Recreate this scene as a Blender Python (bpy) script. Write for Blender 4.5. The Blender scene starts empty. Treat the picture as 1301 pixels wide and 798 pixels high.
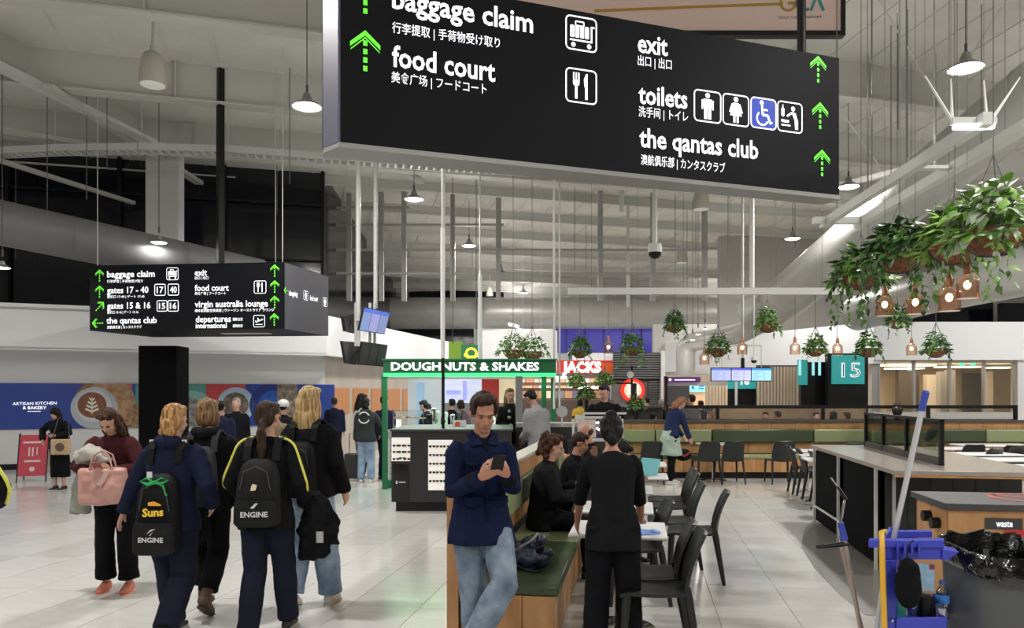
import bpy, math, random
from mathutils import Vector, Matrix, noise
C = bpy.context.scene.collection
sc = bpy.context.scene
PI = math.pi
random.seed(7)
# ---------------------------------------------------------------- camera
H, F, CX, HY = 1.75, 960.0, 650.5, 500.0
cam_d = bpy.data.cameras.new('camera'); cam = bpy.data.objects.new('camera', cam_d); C.objects.link(cam)
cam.location = (0, 0, H); cam.rotation_euler = (PI/2, 0, 0)
cam_d.sensor_width = 36; cam_d.lens = 36*F/1301; cam_d.shift_y = (HY-399)/1301
cam_d.clip_start = .05; cam_d.clip_end = 200
sc.camera = cam
# ---------------------------------------------------------------- world and exposure
w = bpy.data.worlds.new('night'); sc.world = w; w.use_nodes = True
w.node_tree.nodes['Background'].inputs[0].default_value = (.55, .6, .7, 1)
w.node_tree.nodes['Background'].inputs[1].default_value = .02
sc.view_settings.view_transform = 'Standard'; sc.view_settings.look = 'None'
sc.view_settings.gamma = 1; sc.view_settings.use_curve_mapping = False
sc.view_settings.exposure = 0.0
LAMP_W = 205           # watts of each high bay lamp (its light sits in pendant_lamp())
ROOF_FILL = .22  # share of lamp power given to the added roof fill light
sc.cycles.max_bounces = 8; sc.cycles.diffuse_bounces = 6; sc.cycles.transparent_max_bounces = 12
sc.cycles.caustics_reflective = False; sc.cycles.caustics_refractive = False
sc.cycles.sample_clamp_indirect = 4
# unseen area lights for lounge, shops and bar lamp (lamps with bodies are built below)
def area(name, loc, size, power, rot=(0,0,0), col=(1,.97,.92), sy=None):
    l = bpy.data.lights.new(name, 'AREA'); l.energy = power; l.color = col
    l.size = size
    if sy: l.shape = 'RECTANGLE'; l.size_y = sy
    o = bpy.data.objects.new(name, l); C.objects.link(o); o.location = loc; o.rotation_euler = rot
    return o
# ---------------------------------------------------------------- helpers
def P(px, py, Y):
    return Vector(((px-CX)/F*Y, Y, H+(HY-py)/F*Y))
def PX(px, Y): return (px-CX)/F*Y
def PZ(py, Y): return H+(HY-py)/F*Y
ALPHA = math.radians(9.7)
GU = Vector((math.sin(ALPHA), math.cos(ALPHA), 0)); GR = Vector((math.cos(ALPHA), -math.sin(ALPHA), 0))
def G(a, b, z=0.0): return GR*a+GU*b+Vector((0, 0, z))
def toG(v): return v[0]*GR.x+v[1]*GR.y, v[0]*GU.x+v[1]*GU.y
GMAT = Matrix.Rotation(-ALPHA, 4, 'Z')

class MB:
    def __init__(s): s.v = []; s.f = []
    def add(s, vs, fs):
        n = len(s.v); s.v += [tuple(v) for v in vs]; s.f += [tuple(i+n for i in f) for f in fs]; return s
    def hexa(s, p):   # 8 pts: bottom 4 ccw, top 4
        return s.add(p, [(3,2,1,0),(4,5,6,7),(0,1,5,4),(1,2,6,5),(2,3,7,6),(3,0,4,7)])
    def box(s, x0, y0, z0, x1, y1, z1, M=None):
        p = [Vector(q) for q in ((x0,y0,z0),(x1,y0,z0),(x1,y1,z0),(x0,y1,z0),(x0,y0,z1),(x1,y0,z1),(x1,y1,z1),(x0,y1,z1))]
        if M: p = [M@q for q in p]
        return s.hexa(p)
    def gbox(s, a0, b0, z0, a1, b1, z1):
        return s.hexa([G(a0,b0,z0),G(a1,b0,z0),G(a1,b1,z0),G(a0,b1,z0),G(a0,b0,z1),G(a1,b0,z1),G(a1,b1,z1),G(a0,b1,z1)])
    def fbox(s, px0, py0, px1, py1, Y, d):   # front face covers this rectangle at depth Y
        a, b = P(px0, py1, Y), P(px1, py0, Y)
        if py1 == 560: a.z = 0.0
        return s.box(a.x, Y, a.z, b.x, Y+d, b.z)
    def rings(s, R, cap=True):
        n = len(R[0]); vs = [q for r in R for q in r]; fs = []
        for i in range(len(R)-1):
            for j in range(n):
                k = (j+1) % n
                fs.append((i*n+j, i*n+k, (i+1)*n+k, (i+1)*n+j))
        if cap: fs.append(tuple(range(n))[::-1]); fs.append(tuple((len(R)-1)*n+j for j in range(n)))
        return s.add(vs, fs)
    def tube(s, pts, r, n=8, cap=True, flat=1.0, up=None):
        pts = [Vector(p) for p in pts]
        if not isinstance(r, (list, tuple)): r = [r]*len(pts)
        R = []; ref = None
        for i, p in enumerate(pts):
            t = (pts[min(i+1, len(pts)-1)]-pts[max(i-1, 0)])
            if t.length < 1e-9: t = Vector((0,0,1))
            t.normalize()
            if ref is None:
                ref = Vector(up) if up else (Vector((0,0,1)) if abs(t.z) < .9 else Vector((0,1,0)))
            x = ref.cross(t)
            if x.length < 1e-6: x = Vector((1,0,0)).cross(t)
            x.normalize(); y = t.cross(x); ref = y if not up else Vector(up)
            R.append([p+x*math.cos(2*PI*k/n)*r[i]+y*math.sin(2*PI*k/n)*r[i]*flat for k in range(n)])
        return s.rings(R, cap)
    def ell(s, c, rx, ry, rz, n=12, m=8, M=None):
        c = Vector(c); vs = []; fs = []
        for i in range(1, m):
            a = PI*i/m
            for j in range(n):
                b = 2*PI*j/n
                q = Vector((rx*math.sin(a)*math.cos(b), ry*math.sin(a)*math.sin(b), rz*math.cos(a)))
                vs.append(c+q)
        vs.append(c+Vector((0,0,rz))); vs.append(c-Vector((0,0,rz)))
        T, B = len(vs)-2, len(vs)-1
        for i in range(m-2):
            for j in range(n):
                k = (j+1) % n; fs.append((i*n+j, (i+1)*n+j, (i+1)*n+k, i*n+k))
        for j in range(n):
            k = (j+1) % n; fs.append((T, j, k)); fs.append((B, (m-2)*n+k, (m-2)*n+j))
        if M: vs = [M@v for v in vs]
        return s.add(vs, fs)
    def lathe(s, prof, c=(0,0,0), n=20, cap=False):
        c = Vector(c)
        return s.rings([[c+Vector((r*math.cos(2*PI*k/n), r*math.sin(2*PI*k/n), z)) for k in range(n)] for r, z in prof], cap)
    def prism(s, poly, d):   # poly: list of 3d pts, extruded by vector d
        n = len(poly); d = Vector(d); a = [Vector(p) for p in poly]
        return s.add(a+[p+d for p in a], [tuple(range(n))[::-1], tuple(range(n, 2*n))]+[(i, (i+1) % n, n+(i+1) % n, n+i) for i in range(n)])
    def mesh(s, name, smooth=False):
        me = bpy.data.meshes.new(name); me.from_pydata(s.v, [], s.f); me.update()
        if smooth: me.polygons.foreach_set('use_smooth', [True]*len(me.polygons))
        return me
    def build(s, name, m, parent=None, smooth=False, bevel=0, fix=True):
        me = s.mesh(name, smooth)
        if fix:
            import bmesh
            bm = bmesh.new(); bm.from_mesh(me); bmesh.ops.recalc_face_normals(bm, faces=bm.faces); bm.to_mesh(me); bm.free()
        o = bpy.data.objects.new(name, me); C.objects.link(o); me.materials.append(m)
        if parent: o.parent = parent; o.matrix_parent_inverse = parent.matrix_basis.inverted()
        if bevel:
            b = o.modifiers.new('b', 'BEVEL'); b.width = bevel; b.segments = 2; b.limit_method = 'ANGLE'
            me.polygons.foreach_set('use_smooth', [True]*len(me.polygons))
            try: me.set_sharp_from_angle(angle=math.radians(35))
            except Exception: pass
        elif smooth:
            try: me.set_sharp_from_angle(angle=math.radians(50))
            except Exception: pass
        return o
def tag(o, label=None, cat=None, group=None, kind=None):
    if label: o['label'] = label
    if cat: o['category'] = cat
    if group: o['group'] = group
    if kind: o['kind'] = kind
    return o
def thing(name, label, cat, loc=(0,0,0), rz=0, group=None):
    o = bpy.data.objects.new(name, None); C.objects.link(o); o.location = loc; o.rotation_euler = (0, 0, rz)
    o.empty_display_size = .1
    return tag(o, label, cat, group)
def lb(o, t): o['label'] = t; return o
def part(mb, name, m, root, **k):      # mesh given in the root's own coordinates
    o = mb.build(name, m, None, **k); o.parent = root; return o
def copy_tree(o, loc=None, rz=None, label=None, group=None, parent=None):
    c = o.copy(); C.objects.link(c)
    if parent: c.parent = parent
    if loc is not None: c.location = loc
    if rz is not None: c.rotation_euler = (0, 0, rz)
    if label: c['label'] = label
    if group: c['group'] = group
    for ch in list(o.children): copy_tree(ch, parent=c)
    return c
def struct(mb, name, m, parent=None, **k):
    o = mb.build(name, m, parent, **k)
    if not parent: o['kind'] = 'structure'
    return o
# ---------------------------------------------------------------- materials
MATS = {}
def mat(name, col, rough=.5, metal=0, spec=.5, var=0, vs=8, bump=0, bs=60, emit=None, es=1, coat=0, stretch=None, col2=None, sheen=0, noisemid=.5, contrast=1.0):
    if name in MATS: return MATS[name]
    m = bpy.data.materials.new(name); m.use_nodes = True; nt = m.node_tree; b = nt.nodes['Principled BSDF']
    col = tuple(col)+(1,) if len(col) == 3 else col
    b.inputs['Base Color'].default_value = col; b.inputs['Roughness'].default_value = rough
    b.inputs['Metallic'].default_value = metal; b.inputs['Specular IOR Level'].default_value = spec
    if coat: b.inputs['Coat Weight'].default_value = coat; b.inputs['Coat Roughness'].default_value = .1
    if sheen: b.inputs['Sheen Weight'].default_value = sheen
    if emit: b.inputs['Emission Color'].default_value = tuple(emit)+(1,); b.inputs['Emission Strength'].default_value = es
    if var or bump:
        tc = nt.nodes.new('ShaderNodeTexCoord'); mp = nt.nodes.new('ShaderNodeMapping')
        nt.links.new(tc.outputs['Object'], mp.inputs[0])
        if stretch: mp.inputs['Scale'].default_value = stretch
    if var:
        n = nt.nodes.new('ShaderNodeTexNoise'); n.inputs['Scale'].default_value = vs; n.inputs['Detail'].default_value = 5
        nt.links.new(mp.outputs[0], n.inputs[0])
        r = nt.nodes.new('ShaderNodeValToRGB'); h = .22/contrast
        r.color_ramp.elements[0].position = noisemid-h; r.color_ramp.elements[1].position = noisemid+h
        c2 = tuple(col2)+(1,) if col2 else tuple(min(1, c*(1+var)) for c in col[:3])+(1,)
        c1 = col if col2 else tuple(c*(1-var) for c in col[:3])+(1,)
        r.color_ramp.elements[0].color = c1; r.color_ramp.elements[1].color = c2
        nt.links.new(n.outputs[0], r.inputs[0]); nt.links.new(r.outputs[0], b.inputs['Base Color'])
    if bump:
        n2 = nt.nodes.new('ShaderNodeTexNoise'); n2.inputs['Scale'].default_value = bs; n2.inputs['Detail'].default_value = 3
        nt.links.new(mp.outputs[0], n2.inputs[0])
        bp = nt.nodes.new('ShaderNodeBump'); bp.inputs['Strength'].default_value = bump; bp.inputs['Distance'].default_value = .02
        nt.links.new(n2.outputs[0], bp.inputs['Height']); nt.links.new(bp.outputs[0], b.inputs['Normal'])
    MATS[name] = m; return m
def glass(name, tint=(1,1,1), gl=.12, rough=.03):
    if name in MATS: return MATS[name]
    m = bpy.data.materials.new(name); m.use_nodes = True; nt = m.node_tree; nt.nodes.clear()
    o = nt.nodes.new('ShaderNodeOutputMaterial'); t = nt.nodes.new('ShaderNodeBsdfTransparent'); g = nt.nodes.new('ShaderNodeBsdfGlossy')
    mx = nt.nodes.new('ShaderNodeMixShader'); fr = nt.nodes.new('ShaderNodeLayerWeight'); fr.inputs[0].default_value = .3
    ad = nt.nodes.new('ShaderNodeMath'); ad.operation = 'MULTIPLY_ADD'; ad.inputs[1].default_value = .6; ad.inputs[2].default_value = gl
    t.inputs[0].default_value = tuple(tint)+(1,); g.inputs['Roughness'].default_value = rough
    nt.links.new(fr.outputs['Fresnel'], ad.inputs[0]); nt.links.new(ad.outputs[0], mx.inputs[0])
    nt.links.new(t.outputs[0], mx.inputs[1]); nt.links.new(g.outputs[0], mx.inputs[2]); nt.links.new(mx.outputs[0], o.inputs[0])
    MATS[name] = m; return m
def emi(name, col, s):
    return mat(name, (.02, .02, .02), .5, emit=col, es=s)
M_white = mat('white_paint', (.62, .62, .60), .5)
M_roof = mat('roof_sheet', (.64, .63, .585), .6, var=.06, vs=2)
M_steel = mat('painted_steel', (.54, .535, .50), .5)
M_steel_l = mat('pale_steel', (.62, .62, .60), .4)
M_duct = mat('duct_metal', (.46, .455, .43), .38, metal=.25, var=.06, vs=3)
M_duct_d = mat('dark_duct', (.16, .16, .165), .5)
M_night = mat('night_glass', (.006, .007, .012), .12, spec=.6)
M_black = mat('black_satin', (.008, .008, .009), .4, spec=.3)
M_blackm = mat('black_matte', (.006, .006, .007), .85, spec=.05)
M_dark = mat('dark_grey', (.05, .05, .055), .5)
M_wall = mat('wall_white', (.68, .68, .68), .5, var=.03, vs=1)
M_bulk = mat('bulkhead_white', (.80, .81, .83), .5)
M_wood = mat('oak_wood', (.42, .20, .075), .42, var=.5, vs=6, stretch=(1.2, 1.2, .35), col2=(.60, .33, .14))
M_woodh = mat('oak_wood_board', (.34, .17, .06), .42, var=.5, vs=5, stretch=(1, 1, .4), col2=(.50, .28, .12))
M_ggreen = mat('dark_green_vinyl', (.05, .072, .034), .4, bump=.08, bs=20)
M_lgreen = mat('pale_green_vinyl', (.25, .29, .15), .4, bump=.08, bs=20)
M_sign = mat('sign_black', (.006, .0065, .009), .55, spec=.15)
M_let = mat('sign_white', (.8, .8, .85), .5, emit=(.93, .95, 1), es=1.0)
M_grn = mat('sign_green', (.1, .6, .03), .5, emit=(.16, .85, .05), es=.75)
M_blue = mat('sign_blue', (.005, .02, .22), .5, emit=(.01, .06, .55), es=.65)
M_chair = mat('charcoal_plastic', (.020, .021, .021), .42, spec=.35, bump=.03, bs=200)
M_wire = mat('wire_grey', (.12, .12, .12), .5)
M_chrome = mat('chrome', (.7, .7, .7), .15, metal=1)
M_table = mat('white_laminate', (.78, .78, .79), .25)
M_glass = glass('clear_glass')
# ---------------------------------------------------------------- text and flat prints on planes
class Pl:
    def __init__(s, p0, ex, ez=(0,0,1)):
        s.p = Vector(p0); s.ex = Vector(ex).normalized(); s.ez = Vector(ez).normalized(); s.n = s.ex.cross(s.ez)   # n points to the viewer side
        if s.n.dot(s.p-Vector((0,0,H))) > 0: s.n = -s.n
    def uv(s, px, py):
        d = Vector(((px-CX)/F, 1, (HY-py)/F)); o = Vector((0, 0, H))
        t = (s.p-o).dot(s.n)/d.dot(s.n); q = o+d*t-s.p
        return q.dot(s.ex), q.dot(s.ez)
    def pt(s, u, v, off=.003): return s.p+s.ex*u+s.ez*v+s.n*off
def text(pl, body, p0, p1, size, m, parent, name='lettering', off=.004, bold=.012, uv=None, thick=.002, sp=1.0):
    cu = bpy.data.curves.new('t', 'FONT'); cu.body = body; cu.resolution_u = 2; cu.offset = bold; cu.extrude = 0; cu.space_character = sp
    o = bpy.data.objects.new('t', cu); C.objects.link(o); dg = bpy.context.evaluated_depsgraph_get()
    me = bpy.data.meshes.new_from_object(o.evaluated_get(dg)); bpy.data.objects.remove(o); bpy.data.curves.remove(cu)
    xs = [v.co.x for v in me.vertices]
    if not xs: return None
    x0, x1 = min(xs), max(xs)
    if uv: (u0, v0), (u1, v1) = uv
    else: (u0, v0), (u1, v1) = pl.uv(*p0), pl.uv(*p1)
    kx = (u1-u0)/(x1-x0); slope = (v1-v0)/(u1-u0)
    for v in me.vertices:
        u = u0+(v.co.x-x0)*kx; v.co = pl.pt(u, v0+(v.co.y)*size+(u-u0)*slope, off)
    me.name = name; ob = bpy.data.objects.new(name, me); C.objects.link(ob); me.materials.clear(); me.materials.append(m)
    if parent: ob.parent = parent; ob.matrix_parent_inverse = parent.matrix_basis.inverted()
    return ob
class Art:      # flat art in plane units; build() makes one mesh
    def __init__(s, pl, off=.004, org=(0,0), sc=1.0): s.pl = pl; s.mb = MB(); s.off = off; s.o = org; s.s = sc
    def poly(s, pts):
        s.mb.add([s.pl.pt(s.o[0]+x*s.s, s.o[1]+y*s.s, s.off) for x, y in pts], [tuple(range(len(pts)))]); return s
    def rect(s, x0, y0, x1, y1): return s.poly([(x0,y0),(x1,y0),(x1,y1),(x0,y1)])
    def disc(s, x, y, r, n=20, ry=None): return s.poly([(x+r*math.cos(2*PI*k/n), y+(ry or r)*math.sin(2*PI*k/n)) for k in range(n)])
    def ring(s, x, y, r, w, a0=0, a1=2*PI, n=24):
        for k in range(n):
            a, b = a0+(a1-a0)*k/n, a0+(a1-a0)*(k+1)/n
            s.poly([(x+q*math.cos(t), y+q*math.sin(t)) for q, t in ((r-w, a), (r, a), (r, b), (r-w, b))])
        return s
    def line(s, x0, y0, x1, y1, w):
        d = Vector((x1-x0, y1-y0)); n = Vector((-d.y, d.x)).normalized()*w/2
        return s.poly([(x0-n.x, y0-n.y), (x1-n.x, y1-n.y), (x1+n.x, y1+n.y), (x0+n.x, y0+n.y)])
    def rring(s, x0, y0, x1, y1, r, w):
        def pts(i):
            o = []
            for cx, cy, a in ((x1-r, y1-r, 0), (x0+r, y1-r, PI/2), (x0+r, y0+r, PI), (x1-r, y0+r, 1.5*PI)):
                for k in range(5): t = a+PI/2*k/4; o.append((cx+(r-i)*math.cos(t), cy+(r-i)*math.sin(t)))
            return o
        A, B = pts(0), pts(w)
        for i in range(20): j = (i+1) % 20; s.poly([A[i], A[j], B[j], B[i]])
        return s
    def rrect(s, x0, y0, x1, y1, r):
        o = []
        for cx, cy, a in ((x1-r, y1-r, 0), (x0+r, y1-r, PI/2), (x0+r, y0+r, PI), (x1-r, y0+r, 1.5*PI)):
            for k in range(5): t = a+PI/2*k/4; o.append((cx+r*math.cos(t), cy+r*math.sin(t)))
        return s.poly(o)
    def build(s, name, m, parent): return s.mb.build(name, m, parent, fix=False)
def icon(pl, u0, v0, w, kind, parent):
    a = Art(pl, .005, (u0, v0), w)
    if kind == 'access':
        Art(pl, .004, (u0, v0), w).rrect(0, 0, 1, 1, .14).build('icon_panel', M_blue, parent)
    a.rring(0, 0, 1, 1, .15, .045)
    if kind == 'man':
        a.disc(.5, .84, .085).rrect(.33, .46, .67, .73, .05).rect(.35, .42, .65, .6).rect(.37, .1, .485, .6).rect(.515, .1, .63, .6)
        a.rect(.28, .4, .33, .7).rect(.67, .4, .72, .7)
    elif kind == 'woman':
        a.disc(.5, .84, .085).poly([(.4, .73), (.6, .73), (.72, .32), (.28, .32)]).rect(.4, .1, .48, .34).rect(.52, .1, .6, .34)
        a.line(.37, .7, .27, .42, .06).line(.63, .7, .73, .42, .06)
    elif kind == 'access':
        a.disc(.43, .84, .075).line(.44, .76, .47, .45, .08).line(.46, .62, .66, .62, .06).line(.46, .45, .66, .45, .08).line(.66, .46, .76, .2, .08).line(.74, .2, .84, .24, .06)
        a.ring(.46, .34, .24, .06, 2.2, 5.9)
    elif kind == 'baby':
        a.rrect(.16, .5, .28, .78, .04).rect(.2, .78, .24, .88).disc(.62, .78, .08).poly([(.55, .68), (.72, .66), (.82, .4), (.82, .12), (.7, .12), (.68, .42)]).line(.56, .64, .38, .52, .07)
        a.disc(.2, .36, .05).rect(.24, .31, .46, .4).rect(.16, .2, .52, .25)
    elif kind == 'food':
        a.rect(.3, .12, .38, .55).rrect(.24, .5, .44, .66, .05)
        for q in (.24, .32, .4): a.rect(q, .6, q+.045, .88)
        a.rect(.62, .12, .7, .5).poly([(.6, .48), (.7, .46), (.7, .88), (.64, .86), (.58, .7)])
    elif kind == 'bag':
        a.disc(.25, .16, .07).disc(.75, .16, .07).rect(.14, .27, .84, .32).rect(.8, .27, .85, .74).rect(.8, .7, .92, .75)
        for k in range(4): a.rrect(.15+k*.155, .37, .28+k*.155, .72, .03)
        a.rring(.3, .7, .6, .86, .04, .04)
    elif kind == 'plane':
        a.rect(.2, .2, .8, .25).poly([(.2, .42), (.3, .4), (.82, .6), (.86, .68), (.76, .68), (.55, .58), (.4, .76), (.33, .74), (.42, .54), (.3, .49), (.22, .54), (.16, .52)])
    return a.build('icon', M_let, parent)
def arrow(pl, u, v, w, parent, rot=0):
    c, s_ = math.cos(rot), math.sin(rot); a = Art(pl, .005)
    R = lambda x, y: (u+w*(x*c-y*s_), v+w*(x*s_+y*c))
    a.poly([R(0, .8), R(.5, .36), R(.5, .2), R(0, .62)]); a.poly([R(0, .8), R(0, .62), R(-.5, .2), R(-.5, .36)])
    a.poly([R(0, .58), R(.48, .14), R(.48, .09), R(0, .52)]); a.poly([R(0, .58), R(0, .52), R(-.48, .09), R(-.48, .14)])
    for y in (.28, 0, -.28, -.56):
        a.poly([R(-.07, y-.0), R(.07, y-.0), R(.07, y+.18), R(-.07, y+.18)])
    return a.build('arrow', M_grn, parent)
# ================================================================ SETTING
# floor: base slab with grout colour + tiles as pieces
M_grout = mat('floor_grout', (.30, .29, .27), .7)
def tile_mat(name, c):
    m = mat(name, c, .17, spec=.55, var=.05, vs=2.5, stretch=(1, 4, 1))
    return m
M_tile = [tile_mat('floor_tile_a', (.60, .595, .575)), tile_mat('floor_tile_b', (.56, .555, .535)), tile_mat('floor_tile_c', (.63, .625, .605))]
floor = MB().box(-32, -14, -.12, 26, 48, -.006).build('floor', M_grout); floor['kind'] = 'structure'
tw, tl, gp = .595, 1.19, .005
tm = []
for m in M_tile:
    me = MB().box(-tw/2+gp/2, -tl/2+gp/2, -.008, tw/2-gp/2, tl/2-gp/2, 0).mesh('tile'); me.materials.append(m); tm.append(me)
cells = []
for i in range(-50, 40):
    for j in range(-9, 36):
        a, b = (i+.5)*tw, (j+.5)*tl
        q = G(a, b)
        if q.x < -31 or q.x > 25 or q.y < -13 or q.y > 40: continue
        vis = q.y > 4.7 and abs(q.x) < q.y*.70+.5
        cells.append((0 if vis else 1, q.y, i, j, q))
cells.sort(key=lambda t: (t[0], t[1]))
rest = [MB(), MB(), MB()]
for k, (v, y, i, j, q) in enumerate(cells):
    t = random.choice((0, 0, 1, 2))
    if k < 300:
        o = bpy.data.objects.new('tile', tm[t]); C.objects.link(o); o.location = (q.x, q.y, 0); o.rotation_euler = (0, 0, -ALPHA); o.parent = floor
    else:
        a, b = (i+.5)*tw, (j+.5)*tl
        rest[t].gbox(a-tw/2+gp/2, b-tl/2+gp/2, -.008, a+tw/2-gp/2, b+tl/2-gp/2, 0)
for t in range(3):
    o = rest[t].build('tile_field', M_tile[t], floor, fix=False); o['kind'] = 'stuff'
# grey-brown vinyl inlay under the long counter
ic = [P(1012, 690, 8.4), G(*toG(P(1110, 780, 5.95)), 0), ]
poly = []
pa = [(1100, 8.0*0+782), (1063, 752), (1035, 722), (1018, 695), (1022, 672), (1040, 655), (1090, 640), (1400, 640), (1500, 782)]
def FP(px, py, z=0): Y = (H-z)*F/(py-HY); return Vector((PX(px, Y), Y, z))
o = MB().prism([FP(x, y, .001) for x, y in pa], (0, 0, .004)).build('trim_1', mat('grey_floor_inlay', (.20, .195, .18), .3, var=.05)); o['kind'] = 'structure'

# ---- roof
gd = Vector((.9656, .26, 0)); nd = Vector((-.26, .9656, 0))
def R3(t, n, z): return gd*t+nd*n+Vector((0, 0, z))
def rz(n): return 8.2-.09*(max(n, 5)-15.8)
TL, TR = -26, 30
mb = MB()
ns = [-16, 5, 12.2, 15.2, 18.0, 20.8, 23.6, 26.4, 29.2, 32, 34.8, 40]
for a, b in zip(ns, ns[1:]):
    mb.hexa([R3(TL, a, rz(a)), R3(TR, a, rz(a)), R3(TR, b, rz(b)), R3(TL, b, rz(b)), R3(TL, a, rz(a)+.2), R3(TR, a, rz(a)+.2), R3(TR, b, rz(b)+.2), R3(TL, b, rz(b)+.2)])
ceiling = struct(mb, 'ceiling', M_roof)
mb = MB()     # ridges of the roof sheeting, running down the slope
for t in [TL+.9*i for i in range(62)]:
    mb.hexa([R3(t, 5, rz(5)-.02), R3(t+.03, 5, rz(5)-.02), R3(t+.03, 40, rz(40)-.02), R3(t, 40, rz(40)-.02), R3(t, 5, rz(5)+.02), R3(t+.03, 5, rz(5)+.02), R3(t+.03, 40, rz(40)+.02), R3(t, 40, rz(40)+.02)])
o = mb.build('sheet_seam', M_roof, ceiling); o['kind'] = 'stuff'
def girder(n, dep, name='girder', t0=TL, t1=TR, fl=.2):
    z = rz(n); mb = MB()
    mb.hexa([R3(t0, n-.015, z-dep), R3(t1, n-.015, z-dep), R3(t1, n+.015, z-dep), R3(t0, n+.015, z-dep), R3(t0, n-.015, z), R3(t1, n-.015, z), R3(t1, n+.015, z), R3(t0, n+.015, z)])
    mb.hexa([R3(t0, n-fl/2, z-dep-.04), R3(t1, n-fl/2, z-dep-.04), R3(t1, n+fl/2, z-dep-.04), R3(t0, n+fl/2, z-dep-.04), R3(t0, n-fl/2, z-dep), R3(t1, n-fl/2, z-dep), R3(t1, n+fl/2, z-dep), R3(t0, n+fl/2, z-dep)])
    t = t0+1
    while t < t1 and dep > .5:     # web stiffeners
        mb.hexa([R3(t, n-fl/2+.02, z-dep), R3(t+.03, n-fl/2+.02, z-dep), R3(t+.03, n, z-dep), R3(t, n, z-dep), R3(t, n-fl/2+.02, z), R3(t+.03, n-fl/2+.02, z), R3(t+.03, n, z), R3(t, n, z)])
        t += 4.5
    return mb.build(name, M_steel, ceiling)
for n in (9.6, 13.0, 15.9, 18.6): girder(n, .72, fl=.3)
for n in (21.2, 23.2, 25.2, 27.2, 29.2, 31.2, 33.2): girder(n, .24, 'purlin', fl=.12)
def beam(name, a, b, w_, h_, m=None):
    a, b = Vector(a), Vector(b); d = (b-a); s_ = Vector((d.y, -d.x, 0)).normalized()*w_/2; u = Vector((0, 0, h_/2))
    return MB().hexa([a-s_-u, a+s_-u, b+s_-u, b-s_-u, a-s_+u, a+s_+u, b+s_+u, b-s_+u]).build(name, m or M_steel, ceiling)
# hip beams crossing the left bays
beam('hip_beam', P(-60, 55, 12.6), P(202, 186, 16.6), .3, .08, M_steel_l)
beam('hip_beam', P(-60, 22, 12.6), P(205, 170, 17.8), .04, .55)
beam('hip_beam', P(60, 110, 13.8), P(300, 262, 22), .2, .1)
beam('hip_beam', P(-80, 150, 14), P(180, 196, 17.4), .15, .1)
beam('hip_beam', P(-60, 185, 15), P(170, 258, 19), .12, .08)
beam('hip_beam', P(470, 192, 17.5), P(545, 238, 22), .18, .1, M_steel_l)
beam('hip_beam', P(1150, 215, 16), P(985, 255, 20), .14, .1)
# curved cable tray with rungs
pts = []
for x, y in ((-200, 204), (-60, 197), (70, 191), (180, 189), (290, 192), (410, 201), (560, 211), (700, 220), (880, 234), (1062, 250), (1150, 262)):
    Y = 5.05*F/(HY-y); pts.append(Vector((PX(x, Y), Y, 6.8)))
mb = MB(); up = Vector((0, 0, .07))
for a, b in zip(pts, pts[1:]):
    d = (b-a).normalized(); s_ = Vector((-d.y, d.x, 0))
    for k in (-.16, .16): mb.hexa([a+s_*(k-.012)-up, b+s_*(k-.012)-up, b+s_*(k+.012)-up, a+s_*(k+.012)-up, a+s_*(k-.012)+up, b+s_*(k-.012)+up, b+s_*(k+.012)+up, a+s_*(k+.012)+up])
    n = max(1, int((b-a).length/.16))
    for i in range(n):
        q = a+(b-a)*(i/n)-up; mb.hexa([q-s_*.16, q-s_*.16+d*.05, q+s_*.16+d*.05, q+s_*.16, q-s_*.16+up*.3, q-s_*.16+d*.05+up*.3, q+s_*.16+d*.05+up*.3, q+s_*.16+up*.3])
tray = thing('cable_tray', 'long curved white perforated cable tray crossing high under the roof, behind the big sign', 'cable tray')
mb.build('tray_rail', M_steel_l, tray)
mbh = MB()
for q in pts[1:-1]:
    n = q.dot(nd); mbh.tube([q, (q.x, q.y, rz(n))], .012, 5)
mbh.build('hanger', M_steel_l, tray)
# bracing rods on the right, and vertical hanger rods
mb = MB()
for a, b in (((1117, 0, 12.2), (1215, 165, 16)), ((1278, 0, 13), (1168, 175, 17)), ((1060, 130, 14), (1135, 235, 18)), ((1195, 130, 15), (1140, 225, 18)), ((560, 215, 19), (700, 255, 24)), ((740, 222, 20), (800, 250, 22))):
    mb.tube([P(*a), P(*b)], .012, 5)
mb.build('brace_rod', M_steel, ceiling)
mb = MB()
for x, y0, Y in ((110, 100, 15), (136, 60, 15), (60, 150, 15), (368, 80, 15), (352, 150, 19), (20, 200, 18), (1108, 40, 13), (1132, 60, 14), (1153, 30, 13.5), (1187, 30, 14), (1247, 20, 13), (1141, 0, 14), (636, 215, 22), (730, 240, 22), (858, 240, 21), (884, 250, 22), (925, 245, 20), (1010, 200, 20), (745, 250, 25), (760, 255, 26), (600, 250, 26)):
    n = P(x, y0, Y).dot(nd); q = P(x, y0, Y); mb.tube([(q.x, q.y, rz(n)), (q.x, q.y, max(4.6, q.z-2.4))], .009, 4)
o = mb.build('hanger_wire', mat('wire_grey', (.12, .12, .12), .5), ceiling); o['kind'] = 'stuff'
# struts hanging from the roof steel
for x, y0, y1, Y, r in ((790, 235, 270, 21, .06), (798, 270, 390, 23, .05), (955, 245, 372, 16.2, .055), (1187, 160, 215, 12, .012)):
    a, b = P(x, y0, Y), P(x, y1, Y); n = a.dot(nd); MB().tube([(a.x, a.y, rz(n)), (a.x, a.y, b.z)], r, 8).build('strut', M_steel_l, ceiling, smooth=True)
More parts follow.
